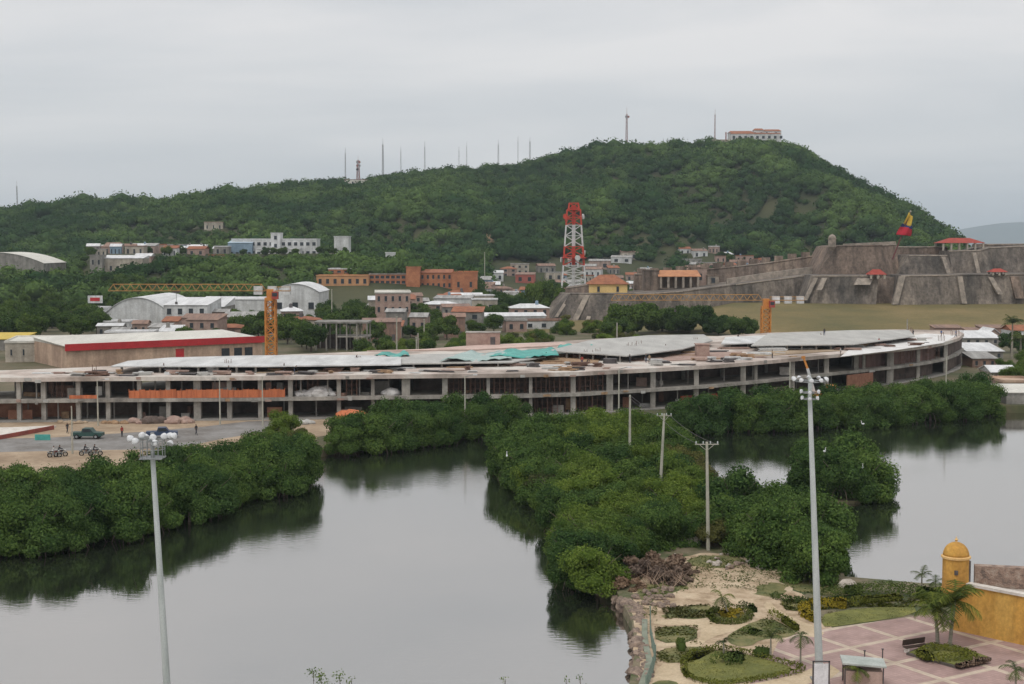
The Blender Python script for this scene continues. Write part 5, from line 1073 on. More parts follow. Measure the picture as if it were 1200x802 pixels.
# flag
e = empty('flagpole', (XX(1046, 566, 27), 566, ZY(300, 566)), 'dark leaning flagpole on the fortress carrying the big flag', 'flagpole')
hp = ZY(248, 566) - ZY(300, 566); xt = XX(1067, 566, 44) - XX(1046, 566, 27)
mb = LB(); mb.tube((0, 0, -1.5), (xt, 0, hp), .32, .18, 8); mb.build('pole', mat('dark_red_steel', (.16, .05, .05), (.1, .035, .035), 1, .6), e); mb = LB(); mb.ico((xt, 0, hp), .4, 2); mb.build('finial', CREAM, e)
FLG = [('yellow', (.62, .42, .06)), ('blue', (.03, .05, .18)), ('red', (.48, .02, .04))]
fb = e.location; flag = empty('flag', (fb.x + xt, fb.y, fb.z + hp), 'yellow blue and red flag hanging in folds from the fortress flagpole', 'flag')
prev = 0
for k, ((cn_, c), fr0, fr1) in enumerate(zip(FLG, (0.02, .27, .34), (.27, .34, .52))):
    vs = []; fs = []; s_, t_ = 7, 9
    for j in range(t_):
        v_ = fr0 + (fr1 - fr0) * j / (t_ - 1)
        for i in range(s_):
            u = i / (s_ - 1); wd = (1.6 + 4.2 * min(1, v_ * 2.2)) * (1 - .25 * max(0, v_ - .5)) * (1 if k else .75)
            vs.append((-xt * v_ * .9 - .3 + (u - .35) * wd, -.5 - .8 * math.sin(u * 7 + v_ * 9) - .4 * u, -hp * v_ - u * 1.6 * (1 - k * .3)))
    for j in range(t_ - 1):
        for i in range(s_ - 1): a = j * s_ + i; fs.append((a, a + 1, a + s_ + 1, a + s_))
    mb = LB(); mb.add(vs, fs); o = mb.build('%s_stripe' % cn_, mat('flag_' + cn_, c, tuple(x * .85 for x in c), 1, .8), flag, smooth=True); o.modifiers.new('s', 'SOLIDIFY').thickness = .05

# ------------------------------------------------------------------ trees of the town
for (px, D, s, lab) in ((742, 470, 1.08, 'broad round dark tree left of the three before the fortress wall'), (808, 476, .98, 'broad round tree in the middle of the three before the fortress wall'), (776, 484, .8, 'broad tree squeezed between the two largest before the fortress wall'), (842, 470, .66, 'lower bushy tree between the broad round ones and the crane'), (866, 462, .66, 'small round tree beside the crane, right of the three broad ones'), (722, 458, .6, 'low bushy tree at the left side of the broad round ones')):
    tree('broad', XX(px, D), D, 1.3 if D > 460 else 1.2, s, lab, None, 'tree', 'tree', s * (1.0 if s > .9 else 1.0))
tree('broad', XX(634, 575), 575, 1.2, .95, 'tall dark tree between the school houses and the fortress tip', None, 'tree', 'tree', 1.55)
tree('broad', XX(606, 560), 560, 1.2, .6, 'dark bushy tree below the cream houses left of the tall tree', None, 'tree', 'tree', .95)
def tgrove(kinds, boxes, label, group, s0, s1, n, gap, seed, name='tree'):
    random.seed(seed); got = []
    for _ in range(3000):
        if len(got) >= n: break
        a, b, D0, D1 = random.choice(boxes); px = random.uniform(a, b); D = random.uniform(D0, D1); x = XX(px, D, 4)
        if any((x - p) ** 2 + (D - q) ** 2 < gap * gap for p, q in got): continue
        if any(p - 2 < x < q + 2 and r_ - 2 < D < t_ + 2 for p, q, r_, t_ in FOOT): continue
        got.append((x, D)); s = random.uniform(s0, s1); tree(random.choice(kinds), x, D, 1.2, s, label, group, name, name, s * random.uniform(.85, 1.15))
tgrove(['town'], [(-20, 122, 440, 520)], 'dark tree in the grove left of the white warehouses', 'grove left of the warehouses', .9, 1.25, 20, 9, 1)
tgrove(['town'], [(-60, 118, 520, 640)], 'green tree between the far left grove and the ridge', 'trees below the left ridge', .8, 1.1, 20, 10, 2)
tgrove(['town'], [(120, 370, 590, 640), (90, 250, 560, 640)], 'green tree along the foot of the ridge behind the warehouses', 'trees along the foot of the ridge', .6, .85, 16, 9, 3)
tgrove(['town', 'brig'], [(36, 70, 318, 330)], 'bushy green tree in front of the long beige hall', 'trees before the beige hall', .95, 1.15, 3, 6, 4)
tgrove(['brig', 'oliv'], [(92, 106, 308, 318), (-10, 12, 285, 300)], 'small pale green bush in front of the store', 'bushes before the store', .6, .9, 4, 5, 5, 'bush')
tgrove(['town'], [(208, 250, 385, 430)], 'round green tree behind the red-banded store', 'trees behind the store', .55, .75, 7, 7, 6)
tgrove(['town', 'oliv'], [(264, 305, 440, 460), (262, 300, 500, 540)], 'grey green tree left of the orange crane mast', 'trees left of the crane mast', .8, 1.1, 9, 7, 7)
tgrove(['town'], [(328, 372, 392, 540), (372, 440, 420, 560)], 'dark green tree in the large grove right of the orange crane mast', 'grove right of the crane mast', .75, 1.1, 26, 8.5, 8)
tgrove(['brig', 'town'], [(405, 545, 345, 385), (440, 545, 385, 410)], 'low bright green tree behind the pink concrete patch on the roof', 'low trees behind the roof', .5, .7, 26, 6, 9, 'shrub')  # low trees with trunk and crown, tagged as shrubs
tgrove(['town'], [(478, 560, 430, 600), (560, 625, 480, 590)], 'green tree in the town between the school and the long white shelter', 'trees below the school', .5, .85, 44, 6.5, 10)
tgrove(['brig', 'oliv'], [(548, 640, 370, 430)], 'bright yellow-green tree behind the brick hut', 'yellow-green trees behind the brick hut', .75, .95, 20, 6.5, 11)
tgrove(['oliv', 'brig'], [(655, 725, 455, 520), (690, 760, 400, 440)], 'olive scrub bush below the outer rampart', 'scrub below the outer rampart', .6, 1.0, 22, 6, 12, 'bush')
tgrove(['town'], [(370, 560, 640, 690)], 'dark tree in front of the orange school', 'trees before the school', .4, .55, 14, 7, 13)
tgrove(['town'], [(640, 790, 720, 880), (560, 650, 620, 700)], 'tree among the hillside houses round the lattice tower', 'trees round the lattice tower', .8, 1.15, 26, 9, 14)
tgrove(['town', 'brig'], [(1172, 1230, 300, 400)], 'green tree at the right edge of the far bank by the palm', 'trees at the right edge of the far bank', .6, .85, 10, 5.5, 15)
def hgrove(boxes, n, label, group, seed, s0=.5, s1=.8):
    random.seed(seed)
    for _ in range(n):
        a, b, D0, D1 = random.choice(boxes); px = random.uniform(a, b); D = random.uniform(D0, D1); x = XX(px, D, 20)
        tree('town', x, D, float(hill_h([x], [D])[0]) - .8, random.uniform(s0, s1), label, group)
hgrove([(790, 925, 978, 1062)], 34, 'small tree between the hillside houses above the long rampart', 'trees among the houses above the rampart', 3)
hgrove([(105, 270, 800, 870)], 16, 'small tree between the houses on the left ridge', 'trees among the ridge houses', 4)
hgrove([(265, 415, 800, 835)], 16, 'tree screening the foot of the white college', 'trees before the white college', 5, .5, .68)
hgrove([(-15, 62, 676, 706), (95, 175, 676, 704)], 22, 'tree on the ridge below the arena and the long ridge hall', 'trees below the arena', 6, 1.0, 1.3)
# ================================================================== FOREGROUND GARDEN AND PLAZA
ZP = 1.0
def Gp(px, py, z=ZP): return G(px, py, z)
# plaza paving: pink tiles crossed by cream bands
pm_ = bpy.data.materials.new('plaza_paving'); pm_.use_nodes = True; t = pm_.node_tree; n = t.nodes; l = t.links; b = n['Principled BSDF']; b.inputs['Roughness'].default_value = .8
ge = n.new('ShaderNodeNewGeometry'); mp_ = n.new('ShaderNodeMapping'); mp_.vector_type = 'POINT'; mp_.inputs['Rotation'].default_value = (0, 0, R(-31)); mp_.inputs['Location'].default_value = (1.2, .7, 0)
bk = n.new('ShaderNodeTexBrick'); bk.offset = 0; bk.squash = 1; bk.inputs['Scale'].default_value = 1; bk.inputs['Brick Width'].default_value = 5.2; bk.inputs['Row Height'].default_value = 4.6; bk.inputs['Mortar Size'].default_value = .27; bk.inputs['Mortar Smooth'].default_value = .05
bk.inputs['Color1'].default_value = (.37, .245, .22, 1); bk.inputs['Color2'].default_value = (.42, .29, .26, 1); bk.inputs['Mortar'].default_value = (.56, .46, .36, 1)
b2 = n.new('ShaderNodeTexBrick'); b2.offset = 0; b2.inputs['Scale'].default_value = 1; b2.inputs['Brick Width'].default_value = .4; b2.inputs['Row Height'].default_value = .4; b2.inputs['Mortar Size'].default_value = .03
b2.inputs['Color1'].default_value = (1, 1, 1, 1); b2.inputs['Color2'].default_value = (.86, .86, .88, 1); b2.inputs['Mortar'].default_value = (.8, .78, .76, 1)
nz = n.new('ShaderNodeTexNoise'); nz.inputs['Scale'].default_value = .5; nz.inputs['Detail'].default_value = 8; cr = n.new('ShaderNodeValToRGB'); cr.color_ramp.elements[0].position = .3; cr.color_ramp.elements[0].color = (.76, .74, .72, 1); cr.color_ramp.elements[1].position = .6; cr.color_ramp.elements[1].color = (1.05, 1.05, 1.05, 1)
m1 = n.new('ShaderNodeMixRGB'); m1.blend_type = 'MULTIPLY'; m1.inputs[0].default_value = 1; m2 = n.new('ShaderNodeMixRGB'); m2.blend_type = 'MULTIPLY'; m2.inputs[0].default_value = 1
l.new(ge.outputs['Position'], mp_.inputs['Vector']); l.new(mp_.outputs[0], bk.inputs['Vector']); l.new(mp_.outputs[0], b2.inputs['Vector']); l.new(ge.outputs['Position'], nz.inputs['Vector']); l.new(nz.outputs['Fac'], cr.inputs[0])
l.new(bk.outputs['Color'], m1.inputs[1]); l.new(b2.outputs['Color'], m1.inputs[2]); l.new(m1.outputs[0], m2.inputs[1]); l.new(cr.outputs[0], m2.inputs[2]); l.new(m2.outputs[0], b.inputs['Base Color'])
SAND = mat('sandy_ground', (.55, .44, .31), (.29, .21, .13), .5, .95, .5, world=True, detail=9, third=(.5, (.46, .35, .24)))
PATH = mat('sandy_path', (.56, .45, .31), (.44, .34, .22), .5, .95, .3, world=True, detail=8)
LAWN = mat('lawn_grass', (.21, .205, .055), (.115, .125, .035), .5, .95, .6, world=True, detail=9, third=(.5, (.155, .16, .045)))
LAWND = mat('rough_grass', (.22, .19, .085), (.085, .10, .038), .6, .95, .7, world=True, detail=9, third=(.5, (.15, .15, .06)))
def rounded(px, z, sub=3):      # chaikin corner cutting of a pixel outline
    p = [Vector(Gp(a, b_, z)) for a, b_ in px]
    for _ in range(sub):
        q = []
        for i in range(len(p)): a, b_ = p[i], p[(i + 1) % len(p)]; q += [a.lerp(b_, .25), a.lerp(b_, .75)]
        p = q
    return p
def patch(name, px, z, m, rnd=2, rag=0.0):
    p = rounded(px, z, rnd) if rnd else [Gp(a, b_, z) for a, b_ in px]
    if rag: p = [q + Vector((rag * mn.noise(q * 1.3), rag * mn.noise(q * 1.3 + Vector((9, 0, 0))), 0)) for q in p]
    mb = MB(); mb.add(p, [tuple(range(len(p)))]); return tag(mb.build(name, m), kind='structure')
patch('sandy_ground', [(735, 700), (760, 668), (800, 652), (850, 646), (905, 662), (935, 690), (960, 720), (985, 760), (960, 800), (900, 850), (760, 850), (748, 780)], 1.006, SAND, 3, .8)
patch('rough_ground', [(740, 692), (762, 682), (800, 680), (812, 688), (770, 700), (755, 712)], 1.011, LAWND, 3, .7)
patch('rough_ground', [(880, 692), (900, 682), (925, 684), (915, 700), (890, 700)], 1.011, LAWND, 3, .7)
patch('rough_ground', [(905, 668), (960, 672), (1005, 690), (1000, 700), (950, 696), (915, 684)], 1.012, LAWND, 3, .7)
patch('rough_ground', [(775, 712), (830, 708), (845, 716), (830, 724), (780, 726)], 1.011, LAWND, 3, .7)
patch('rough_ground', [(800, 652), (855, 650), (880, 660), (850, 668), (810, 664)], 1.012, LAWND, 3, .7)
sheet('plaza', [(871, 812), (905, 768), (912, 752), (935, 742), (966, 737), (1075, 722), (1118, 718), (1125, 722), (1300, 740), (1400, 900), (820, 900)], 1.018, pm_)
patch('path', [(900, 703), (915, 718), (968, 740), (960, 748), (935, 744), (893, 712)], 1.024, PATH, 1)
patch('path', [(798, 812), (798, 793), (806, 796), (860, 806), (930, 792), (968, 776), (990, 790), (930, 806), (880, 820)], 1.024, PATH, 1)
patch('path', [(766, 727), (820, 726), (850, 728), (880, 724), (890, 732), (860, 740), (830, 748), (818, 762), (800, 757), (768, 759), (766, 755), (820, 751), (822, 733), (766, 733)], 1.022, PATH, 1)
patch('path', [(770, 778), (800, 777), (802, 800), (780, 812), (762, 812)], 1.022, PATH, 1)
# lawns
patch('lawn', [(767, 735), (818, 733), (817, 752), (767, 754)], 1.03, LAWND, 1, .2)
patch('lawn', [(769, 760), (812, 757), (840, 762), (812, 776), (772, 777)], 1.03, LAWND, 1, .2)
patch('lawn', [(802, 775), (812, 765), (845, 761), (880, 768), (940, 784), (900, 795), (850, 803), (815, 799), (800, 788)], 1.03, LAWN, 2)
patch('lawn', [(848, 748), (870, 734), (900, 722), (934, 741), (925, 747), (890, 750), (880, 758), (860, 757)], 1.03, LAWND, 1, .2)
patch('lawn', [(832, 718), (880, 716), (878, 732), (832, 732)], 1.03, LAWND, 2)
patch('lawn', [(912, 701), (965, 706), (1000, 706), (1000, 712), (950, 716), (922, 716)], 1.03, LAWND, 1)
patch('lawn', [(962, 728), (968, 717), (1070, 708), (1075, 720), (1010, 730), (967, 736)], 1.03, LAWN, 1)
patch('lawn', [(945, 812), (760, 812), (765, 798), (790, 797), (800, 806)], 1.03, LAWND, 1)
# hedges: low clipped plants along an outline
HED = leafmat('hedge_leaves', (.055, .075, .016), (.17, .18, .045), trans=.2); HEDY = leafmat('yellow_hedge_leaves', (.12, .11, .015), (.30, .24, .04), trans=.2); HEDD = leafmat('dark_hedge_leaves', (.03, .055, .018), (.11, .145, .045), trans=.2)
hrng = np.random.default_rng(4)
def hedge(px, w_, h, m, label, closed=False, dens=90, z=ZP):
    p = [Gp(a, b_, z) for a, b_ in px]
    if closed: p.append(p[0])
    C = []; Nn = []; TT = []
    for i in range(len(p) - 1):
        L_ = (p[i + 1] - p[i]).length; k = int(L_ * dens * (w_ + h)); u = hrng.uniform(0, 1, k); base = np.array(p[i])[None] * (1 - u[:, None]) + np.array(p[i + 1])[None] * u[:, None]
        a = hrng.uniform(0, np.pi, k); rr_ = hrng.uniform(.82, 1.08, k); dr = np.array(p[i + 1] - p[i]) / L_; sd_ = np.array([-dr[1], dr[0], 0])
        hh = h * (.82 + .3 * vnoise(base[:, 0] * 3, base[:, 1] * 3, 1.5, 3))
        off = sd_[None] * (np.cos(a) * w_ / 2 * rr_)[:, None]; zz = np.sin(a) ** .6 * hh * rr_
        P_ = base + off; P_[:, 2] += zz * hrng.uniform(.25, 1, k) ** .4
        C.append(P_); nn = sd_[None] * np.cos(a)[:, None] + np.array([0, 0, 1])[None] * np.sin(a)[:, None] + hrng.normal(size=(k, 3)) * .5; Nn.append(nn / np.linalg.norm(nn, axis=1)[:, None]); TT.append(np.clip(hrng.uniform(0, 1, k) * .6 + .4 * vnoise(P_[:, 0], P_[:, 1], .8, 8), 0, 1))
    C, Nn, TT = np.concatenate(C), np.concatenate(Nn), np.concatenate(TT)
    V, Q, T = leaf_quads(C, Nn, .17 * hrng.uniform(.6, 1.3, len(C)), TT, hrng)
    o_ = p[0]; V = V - np.array(o_)[None]
    vs = []; fs = []      # inner core in a darker leaf tint
    for i in range(len(p) - 1):
        dr = (p[i + 1] - p[i]).normalized(); sd_ = Vector((-dr.y, dr.x, 0)) * w_ * .36; k = len(vs); a, b_ = p[i] - o_, p[i + 1] - o_; up = Vector((0, 0, h * .72))
        vs += [a - sd_, a + sd_, b_ + sd_, b_ - sd_, a - sd_ + up, a + sd_ + up, b_ + sd_ + up, b_ - sd_ + up]; fs += [(k + x for x in q) for q in ((4, 5, 6, 7), (0, 1, 5, 4), (1, 2, 6, 5), (2, 3, 7, 6), (3, 0, 4, 7))]
    V2 = np.array([list(x) for x in vs]); Q2 = np.array([list(q) for q in fs]) + len(V)
    me = np_mesh('hedge', np.concatenate([V, V2]), [Q, Q2], np.concatenate([T, np.full(len(V2), .2)]), m)
    o = bpy.data.objects.new('hedge', me); COL.objects.link(o); o.location = o_; return tag(o, label, 'hedge')
hedge([(802, 788), (801, 776), (812, 766), (845, 761), (880, 768), (912, 776), (941, 784), (936, 789), (900, 796), (850, 804), (818, 800), (806, 794)], .5, .45, HED, 'low clipped hedge round the teardrop lawn at the near edge of the garden', True)
hedge([(830, 722), (840, 716), (856, 714), (872, 716), (880, 722), (876, 729), (858, 732), (838, 730)], .55, .55, HED, 'low ring hedge round the small circular bed', True)
hedge([(848, 720), (856, 718), (866, 720), (862, 724), (852, 724)], .9, .5, HEDY, 'yellowish planting in the middle of the small circular bed', True)
hedge([(903, 721), (918, 729), (934, 740)], .55, .7, HED, 'straight hedge along the right edge of the triangular lawn')
hedge([(872, 740), (880, 742), (890, 745)], 1.0, .5, HEDD, 'dark green planting on the triangular lawn')
hedge([(906, 700), (930, 706), (962, 708), (1000, 704)], 1.0, .6, HEDD, 'dark hedge at the back of the garden beside the sandy path')
hedge([(868, 709), (880, 714), (884, 718)], .7, .5, HEDD, 'small dark hedge beside the circular bed')
hedge([(942, 712), (943, 722), (958, 730)], 1.0, .7, HEDY, 'golden hedge curling round the left end of the long lawn strip')
hedge([(950, 712), (975, 711), (992, 712)], 1.6, .9, HEDY, 'broad golden bush row behind the left mast')
hedge([(992, 710), (1010, 706), (1055, 703)], 1.2, .6, HED, 'green hedge along the back of the long lawn strip')
hedge([(1000, 697), (1040, 695), (1075, 699), (1112, 703)], 1.8, 1.1, HEDD, 'uneven dark shrubbery along the water beside the yellow wall')
hedge([(968, 700), (990, 695), (1010, 697)], 1.4, .9, HEDD, 'dark shrubs at the foot of the tall trees by the lagoon')
hedge([(838, 775), (846, 778), (866, 776), (858, 772)], 1.3, .8, HEDD, 'clump of dark shrubs in the teardrop lawn')
hedge([(886, 768), (900, 770)], 1.2, .8, HEDD, 'dark shrub at the tip side of the teardrop lawn')
hedge([(797, 757), (799, 764)], .7, .9, HEDD, 'small dark shrub on the left lawns')
LAWNB = leafmat('lawn_blades', (.11, .12, .035), (.26, .26, .075), trans=.2)
# grass tufts: many small blades over the lawns and rough ground
def blades(px, n, h, m, name, z=1.0, rag=.03):
    P_ = [Gp(a, b_) for a, b_ in px]; poly = [(p.x, p.y) for p in P_]; xs = [p[0] for p in poly]; ys = [p[1] for p in poly]; pts = []
    x = hrng.uniform(min(xs), max(xs), n * 3); y = hrng.uniform(min(ys), max(ys), n * 3); keep = vnoise(x, y, 1.1, 12) > hrng.uniform(.15, .75, len(x))
    for a, b_ in zip(x[keep], y[keep]):
        if inside((a, b_), poly): pts.append((a, b_))
        if len(pts) >= n: break
    pts = np.array(pts); k = len(pts); hh = h * hrng.uniform(.4, 1.3, k); a = hrng.uniform(0, np.pi, k); C = np.stack([pts[:, 0], pts[:, 1], z + hh * .4], 1)
    nn = np.stack([np.cos(a) * .5, np.sin(a) * .5, hrng.uniform(.5, 1.2, k)], 1); nn /= np.linalg.norm(nn, axis=1)[:, None]
    V, Q, T = leaf_quads(C, nn, hh * 1.4, hrng.uniform(0, 1, k), hrng, .7)
    me = np_mesh(name, V, [Q], T, m); o = bpy.data.objects.new(name, me); COL.objects.link(o); return tag(o, kind='stuff')
o = blades([(745, 700), (762, 680), (800, 655), (850, 647), (905, 662), (960, 672), (1005, 692), (960, 700), (905, 700), (870, 690), (810, 690), (770, 705), (770, 730), (756, 730)], 5200, .15, BRIGHT, 'weeds'); o['label'] = 'weeds and rough grass over the sandy ground behind the garden'
o = blades([(767, 735), (818, 733), (817, 752), (840, 762), (812, 777), (769, 777)], 1500, .14, HED, 'grass')
o = blades([(848, 748), (900, 722), (934, 741), (890, 750), (860, 757)], 900, .14, HED, 'grass')
o = blades([(802, 775), (812, 765), (845, 761), (880, 768), (938, 784), (900, 795), (850, 802), (815, 798)], 3800, .07, LAWNB, 'grass')
o = blades([(962, 728), (968, 717), (1070, 708), (1075, 720), (1010, 730), (967, 736)], 3200, .07, LAWNB, 'grass')
o = blades([(832, 718), (880, 716), (878, 732), (832, 732)], 600, .14, HED, 'grass')
o = blades([(775, 712), (830, 708), (845, 716), (830, 724), (780, 726)], 1200, .16, OLIVE, 'grass')
o = blades([(905, 700), (965, 704), (1110, 700), (1110, 712), (1000, 712), (950, 716), (922, 716)], 3000, .18, HED, 'grass')
# rocks along the shore 
ROCK = mat('shore_rock', (.36, .27, .21), (.13, .10, .085), 1.3, .95, .5, detail=6); ROCK2 = mat('pale_rock', (.58, .52, .46), (.38, .33, .28), 1.5, .95, .5, detail=6)
random.seed(9); rk = []
for i in range(6):
    mb = LB(); mb.ico((0, 0, 0), 1, 2, .16, (1.2, .9, .7)); o = mb.build('rock', ROCK if i < 4 else ROCK2); rk.append(o.data); bpy.data.objects.remove(o)
def rock(px, py, s, label, group=None, which=None, z=ZP, nm='rock', cat='rock'):
    p = Gp(px, py, z); o = bpy.data.objects.new(nm, rk[which if which is not None else random.randrange(4)]); COL.objects.link(o); o.location = (p.x, p.y, z + s * .25); o.scale = (s, s, s); o.rotation_euler = (random.uniform(-.4, .4), random.uniform(-.4, .4), random.uniform(0, 6.3)); return tag(o, label, cat, group)
shore = [(724, 704), (738, 712), (745, 728), (748, 745), (750, 765), (749, 785), (748, 806)]
for i in range(130):
    t_ = random.random() * (len(shore) - 1); k = int(t_); u = t_ - k; a, b_ = shore[k], shore[k + 1]
    off = random.uniform(-7, 12); z = .2 if off < -2 else .8
    rock(a[0] + (b_[0] - a[0]) * u + off, a[1] + (b_[1] - a[1]) * u + random.uniform(-3, 3), random.uniform(.16, .5) * (1.25 if off < 0 else 1), 'reddish rock in the rubble edge between the water and the garden', 'rocks along the garden shore', z=z)
for i in range(46): rock(random.uniform(742, 790), random.uniform(690, 712), random.uniform(.12, .38), 'brown stone scattered below the heap of dry brushwood', 'stones below the brushwood')
for i in range(40): rock(random.choice([random.uniform(828, 862), random.uniform(770, 800), random.uniform(862, 910)]), random.uniform(650, 668), random.uniform(.14, .42), 'pale stone scattered on the bare ground at the end of the sandy track', 'pale stones at the end of the track', random.choice([4, 5, 0]))
rock(807, 638, 1.05, 'big rounded tan boulder at the edge of the trees left of the power pole', None, 4)
rock(992, 689, .8, 'long pale boulder below the tall trees by the lagoon', None, 5)
# dry brushwood
me = crown_mesh('brushwood', DRY, 3.2, 2.4, -.3, 12, 3600, .42, 301)
for k, (a, b_, s, lab) in enumerate(((745, 676, .95, 'brown heap of dry brushwood on the shore of the spit, leftmost'), (765, 672, 1.1, 'brown heap of dry brushwood on the shore, in the middle'), (785, 680, .8, 'brown heap of dry brushwood nearest the sandy ground'), (730, 688, .7, 'small brown brushwood heap hanging over the water'), (798, 672, .6, 'brown brushwood patch among the pale stones'))):
    p = Gp(a, b_); o = bpy.data.objects.new('brushwood', me); COL.objects.link(o); o.location = (p.x, p.y, .8); o.scale = (s, s, s * .8); o.rotation_euler = (0, 0, k * 1.3); tag(o, lab, 'brushwood')
mb = MB(); p = Gp(775, 684)
for i in range(60): a = random.uniform(0, 6.28); r_ = random.uniform(.5, 2.6); q = p + Vector((math.cos(a) * r_, math.sin(a) * r_, random.uniform(0, .4))); mb.tube(q, q + Vector((random.uniform(-1, 1), random.uniform(-.6, .6), random.uniform(.3, 1.2))), .04, .015, 4)
tag(mb.build('dead_branches', mat('dead_wood', (.42, .30, .22), (.28, .2, .15), 2, .9)), 'tangle of pale dead branches in front of the brushwood', 'dead branches')
# sea wall strip with fence along the shore
e = empty('mesh_fence', Gp(763, 770), 'pale green mesh fence running along the shore rocks', 'fence'); PG = mat('fence_green', (.20, .27, .22), (.14, .19, .16), 1, .7)
fp = [Gp(762, 728), Gp(762, 745), Gp(764, 760), Gp(768, 775), Gp(765, 790), Gp(757, 812)]
for i, q in enumerate(fp):
    mb = MB(); mb.tube(q, q + Vector((0, 0, 1.25)), .05, n=6); mb.build('post', PG, e)
for i in range(len(fp) - 1):
    a, b_ = fp[i], fp[i + 1]; mb = MB(); L_ = (b_ - a).length; s = int(L_ / .22)
    for j in range(s + 1): q = a.lerp(b_, j / s); mb.tube(q + Vector((0, 0, .05)), q + Vector((0, 0, 1.15)), .014, n=3)
    for z in (.08, .35, .62, .9, 1.15): mb.tube(a + Vector((0, 0, z)), b_ + Vector((0, 0, z)), .014, n=3)
    mb.build('mesh_panel', PG, e)
mb = MB()
for i in range(len(fp) - 1):
    a, b_ = fp[i], fp[i + 1]; c = (a + b_) / 2; mb.box((c.x - .45, c.y, 1.08), ((b_ - a).length, .45, .2), rz=math.atan2(b_.y - a.y, b_.x - a.x))
tag(mb.build('shore_kerb', mat('mossy_concrete', (.27, .29, .23), (.18, .2, .15), .8, .9, world=True)), 'mossy concrete kerb between the mesh fence and the rocks', 'kerb')

# ---------------- yellow wall with sentry box
YW = mat('yellow_wall', (.66, .39, .10), (.42, .22, .055), .35, .9, .4, streak=.25, grain=.2, world=True, detail=9, stretch=(1, 1, .5), third=(.52, (.60, .33, .075)))
CAP = mat('white_coping', (.72, .68, .62), (.52, .47, .42), .8, .85, world=True, detail=7); RUB = mat('rubble_stone', (.42, .34, .28), (.17, .13, .11), 1.6, .95, .7, world=True, detail=6, third=(.5, (.33, .23, .18)))
WALK = mat('walkway', (.50, .45, .40), (.38, .34, .30), .5, .9, world=True)
zt = 4.75; a = G(1119, 684, zt); b_ = G(1200, 699.5, zt); dr = (b_ - a).normalized(); c_ = b_ + dr * 26; e = empty('yellow_wall', (a.x, a.y, 1.0), 'weathered yellow ochre bastion wall with a pale coping behind the palms', 'wall')
bk0, bk1 = G(1128, 683.5, zt), G(1200, 687, zt); d2 = (bk1 - bk0).normalized(); bk2 = bk1 + d2 * 26
def wallstrip(name, p, q, z0, z1, th, m, batter=0.0):
    n_ = Vector((-(q - p).y, (q - p).x, 0)).normalized(); mb = MB(); vs = []
    for (s, z) in ((-batter, z0), (0, z1)):
        for w_ in (p, q): vs.append((w_.x + n_.x * s, w_.y + n_.y * s, z))
        for w_ in (q, p): vs.append((w_.x + n_.x * th, w_.y + n_.y * th, z))
    mb.add(vs, [(3, 2, 1, 0), (4, 5, 6, 7), (0, 1, 5, 4), (1, 2, 6, 5), (2, 3, 7, 6), (3, 0, 4, 7)]); return mb.build(name, m, e)
wallstrip('wall_face', a, c_, -.5, zt, .6, YW, .35)
wallstrip('coping', a + Vector((-.1, -.1, 0)), c_ + Vector((0, -.1, 0)), zt + .003, zt + .22, .7, CAP)
mb = MB(); mb.add([(a.x + .3, a.y + .2, zt - .3), (c_.x, c_.y + .5, zt - .3), (bk2.x, bk2.y + .1, zt - .3), (bk0.x, bk0.y + .1, zt - .3)], [(0, 1, 2, 3)]); mb.build('walkway', WALK, e)
wallstrip('parapet', bk0 + Vector((1.0, .1, 0)), bk2, -.5, 6.12, .8, RUB)
lw = a - Vector((.2, 0, 0)); wallstrip('side_face', Vector((bk0.x - .2, bk0.y + .9, 0)), Vector((a.x - .3, a.y - .15, 0)), -.5, zt, .6, YW, -.0)
p = G(1121, 685, zt); sentry('sentry_box', p.x, p.y + .3, 4.35, 1.03, 2.45, YW, mat('pale_yellow_trim', (.70, .46, .20), (.58, .36, .14), .8, .85, world=True), 'yellow domed sentry box on the corner of the yellow wall')
sb = bpy.data.objects[-1] if False else [o for o in COL.objects if o.name.startswith('sentry_box') and o.location.y < 200][0]
mb = LB(); mb.box((1.0, -.12, 1.35), (.14, .62, 1.9)); mb.build('doorway', STEEL, sb); mb = LB(); mb.box((-.28, -1.02, 1.5), (.26, .12, .36)); mb.build('loophole', STEEL, sb)

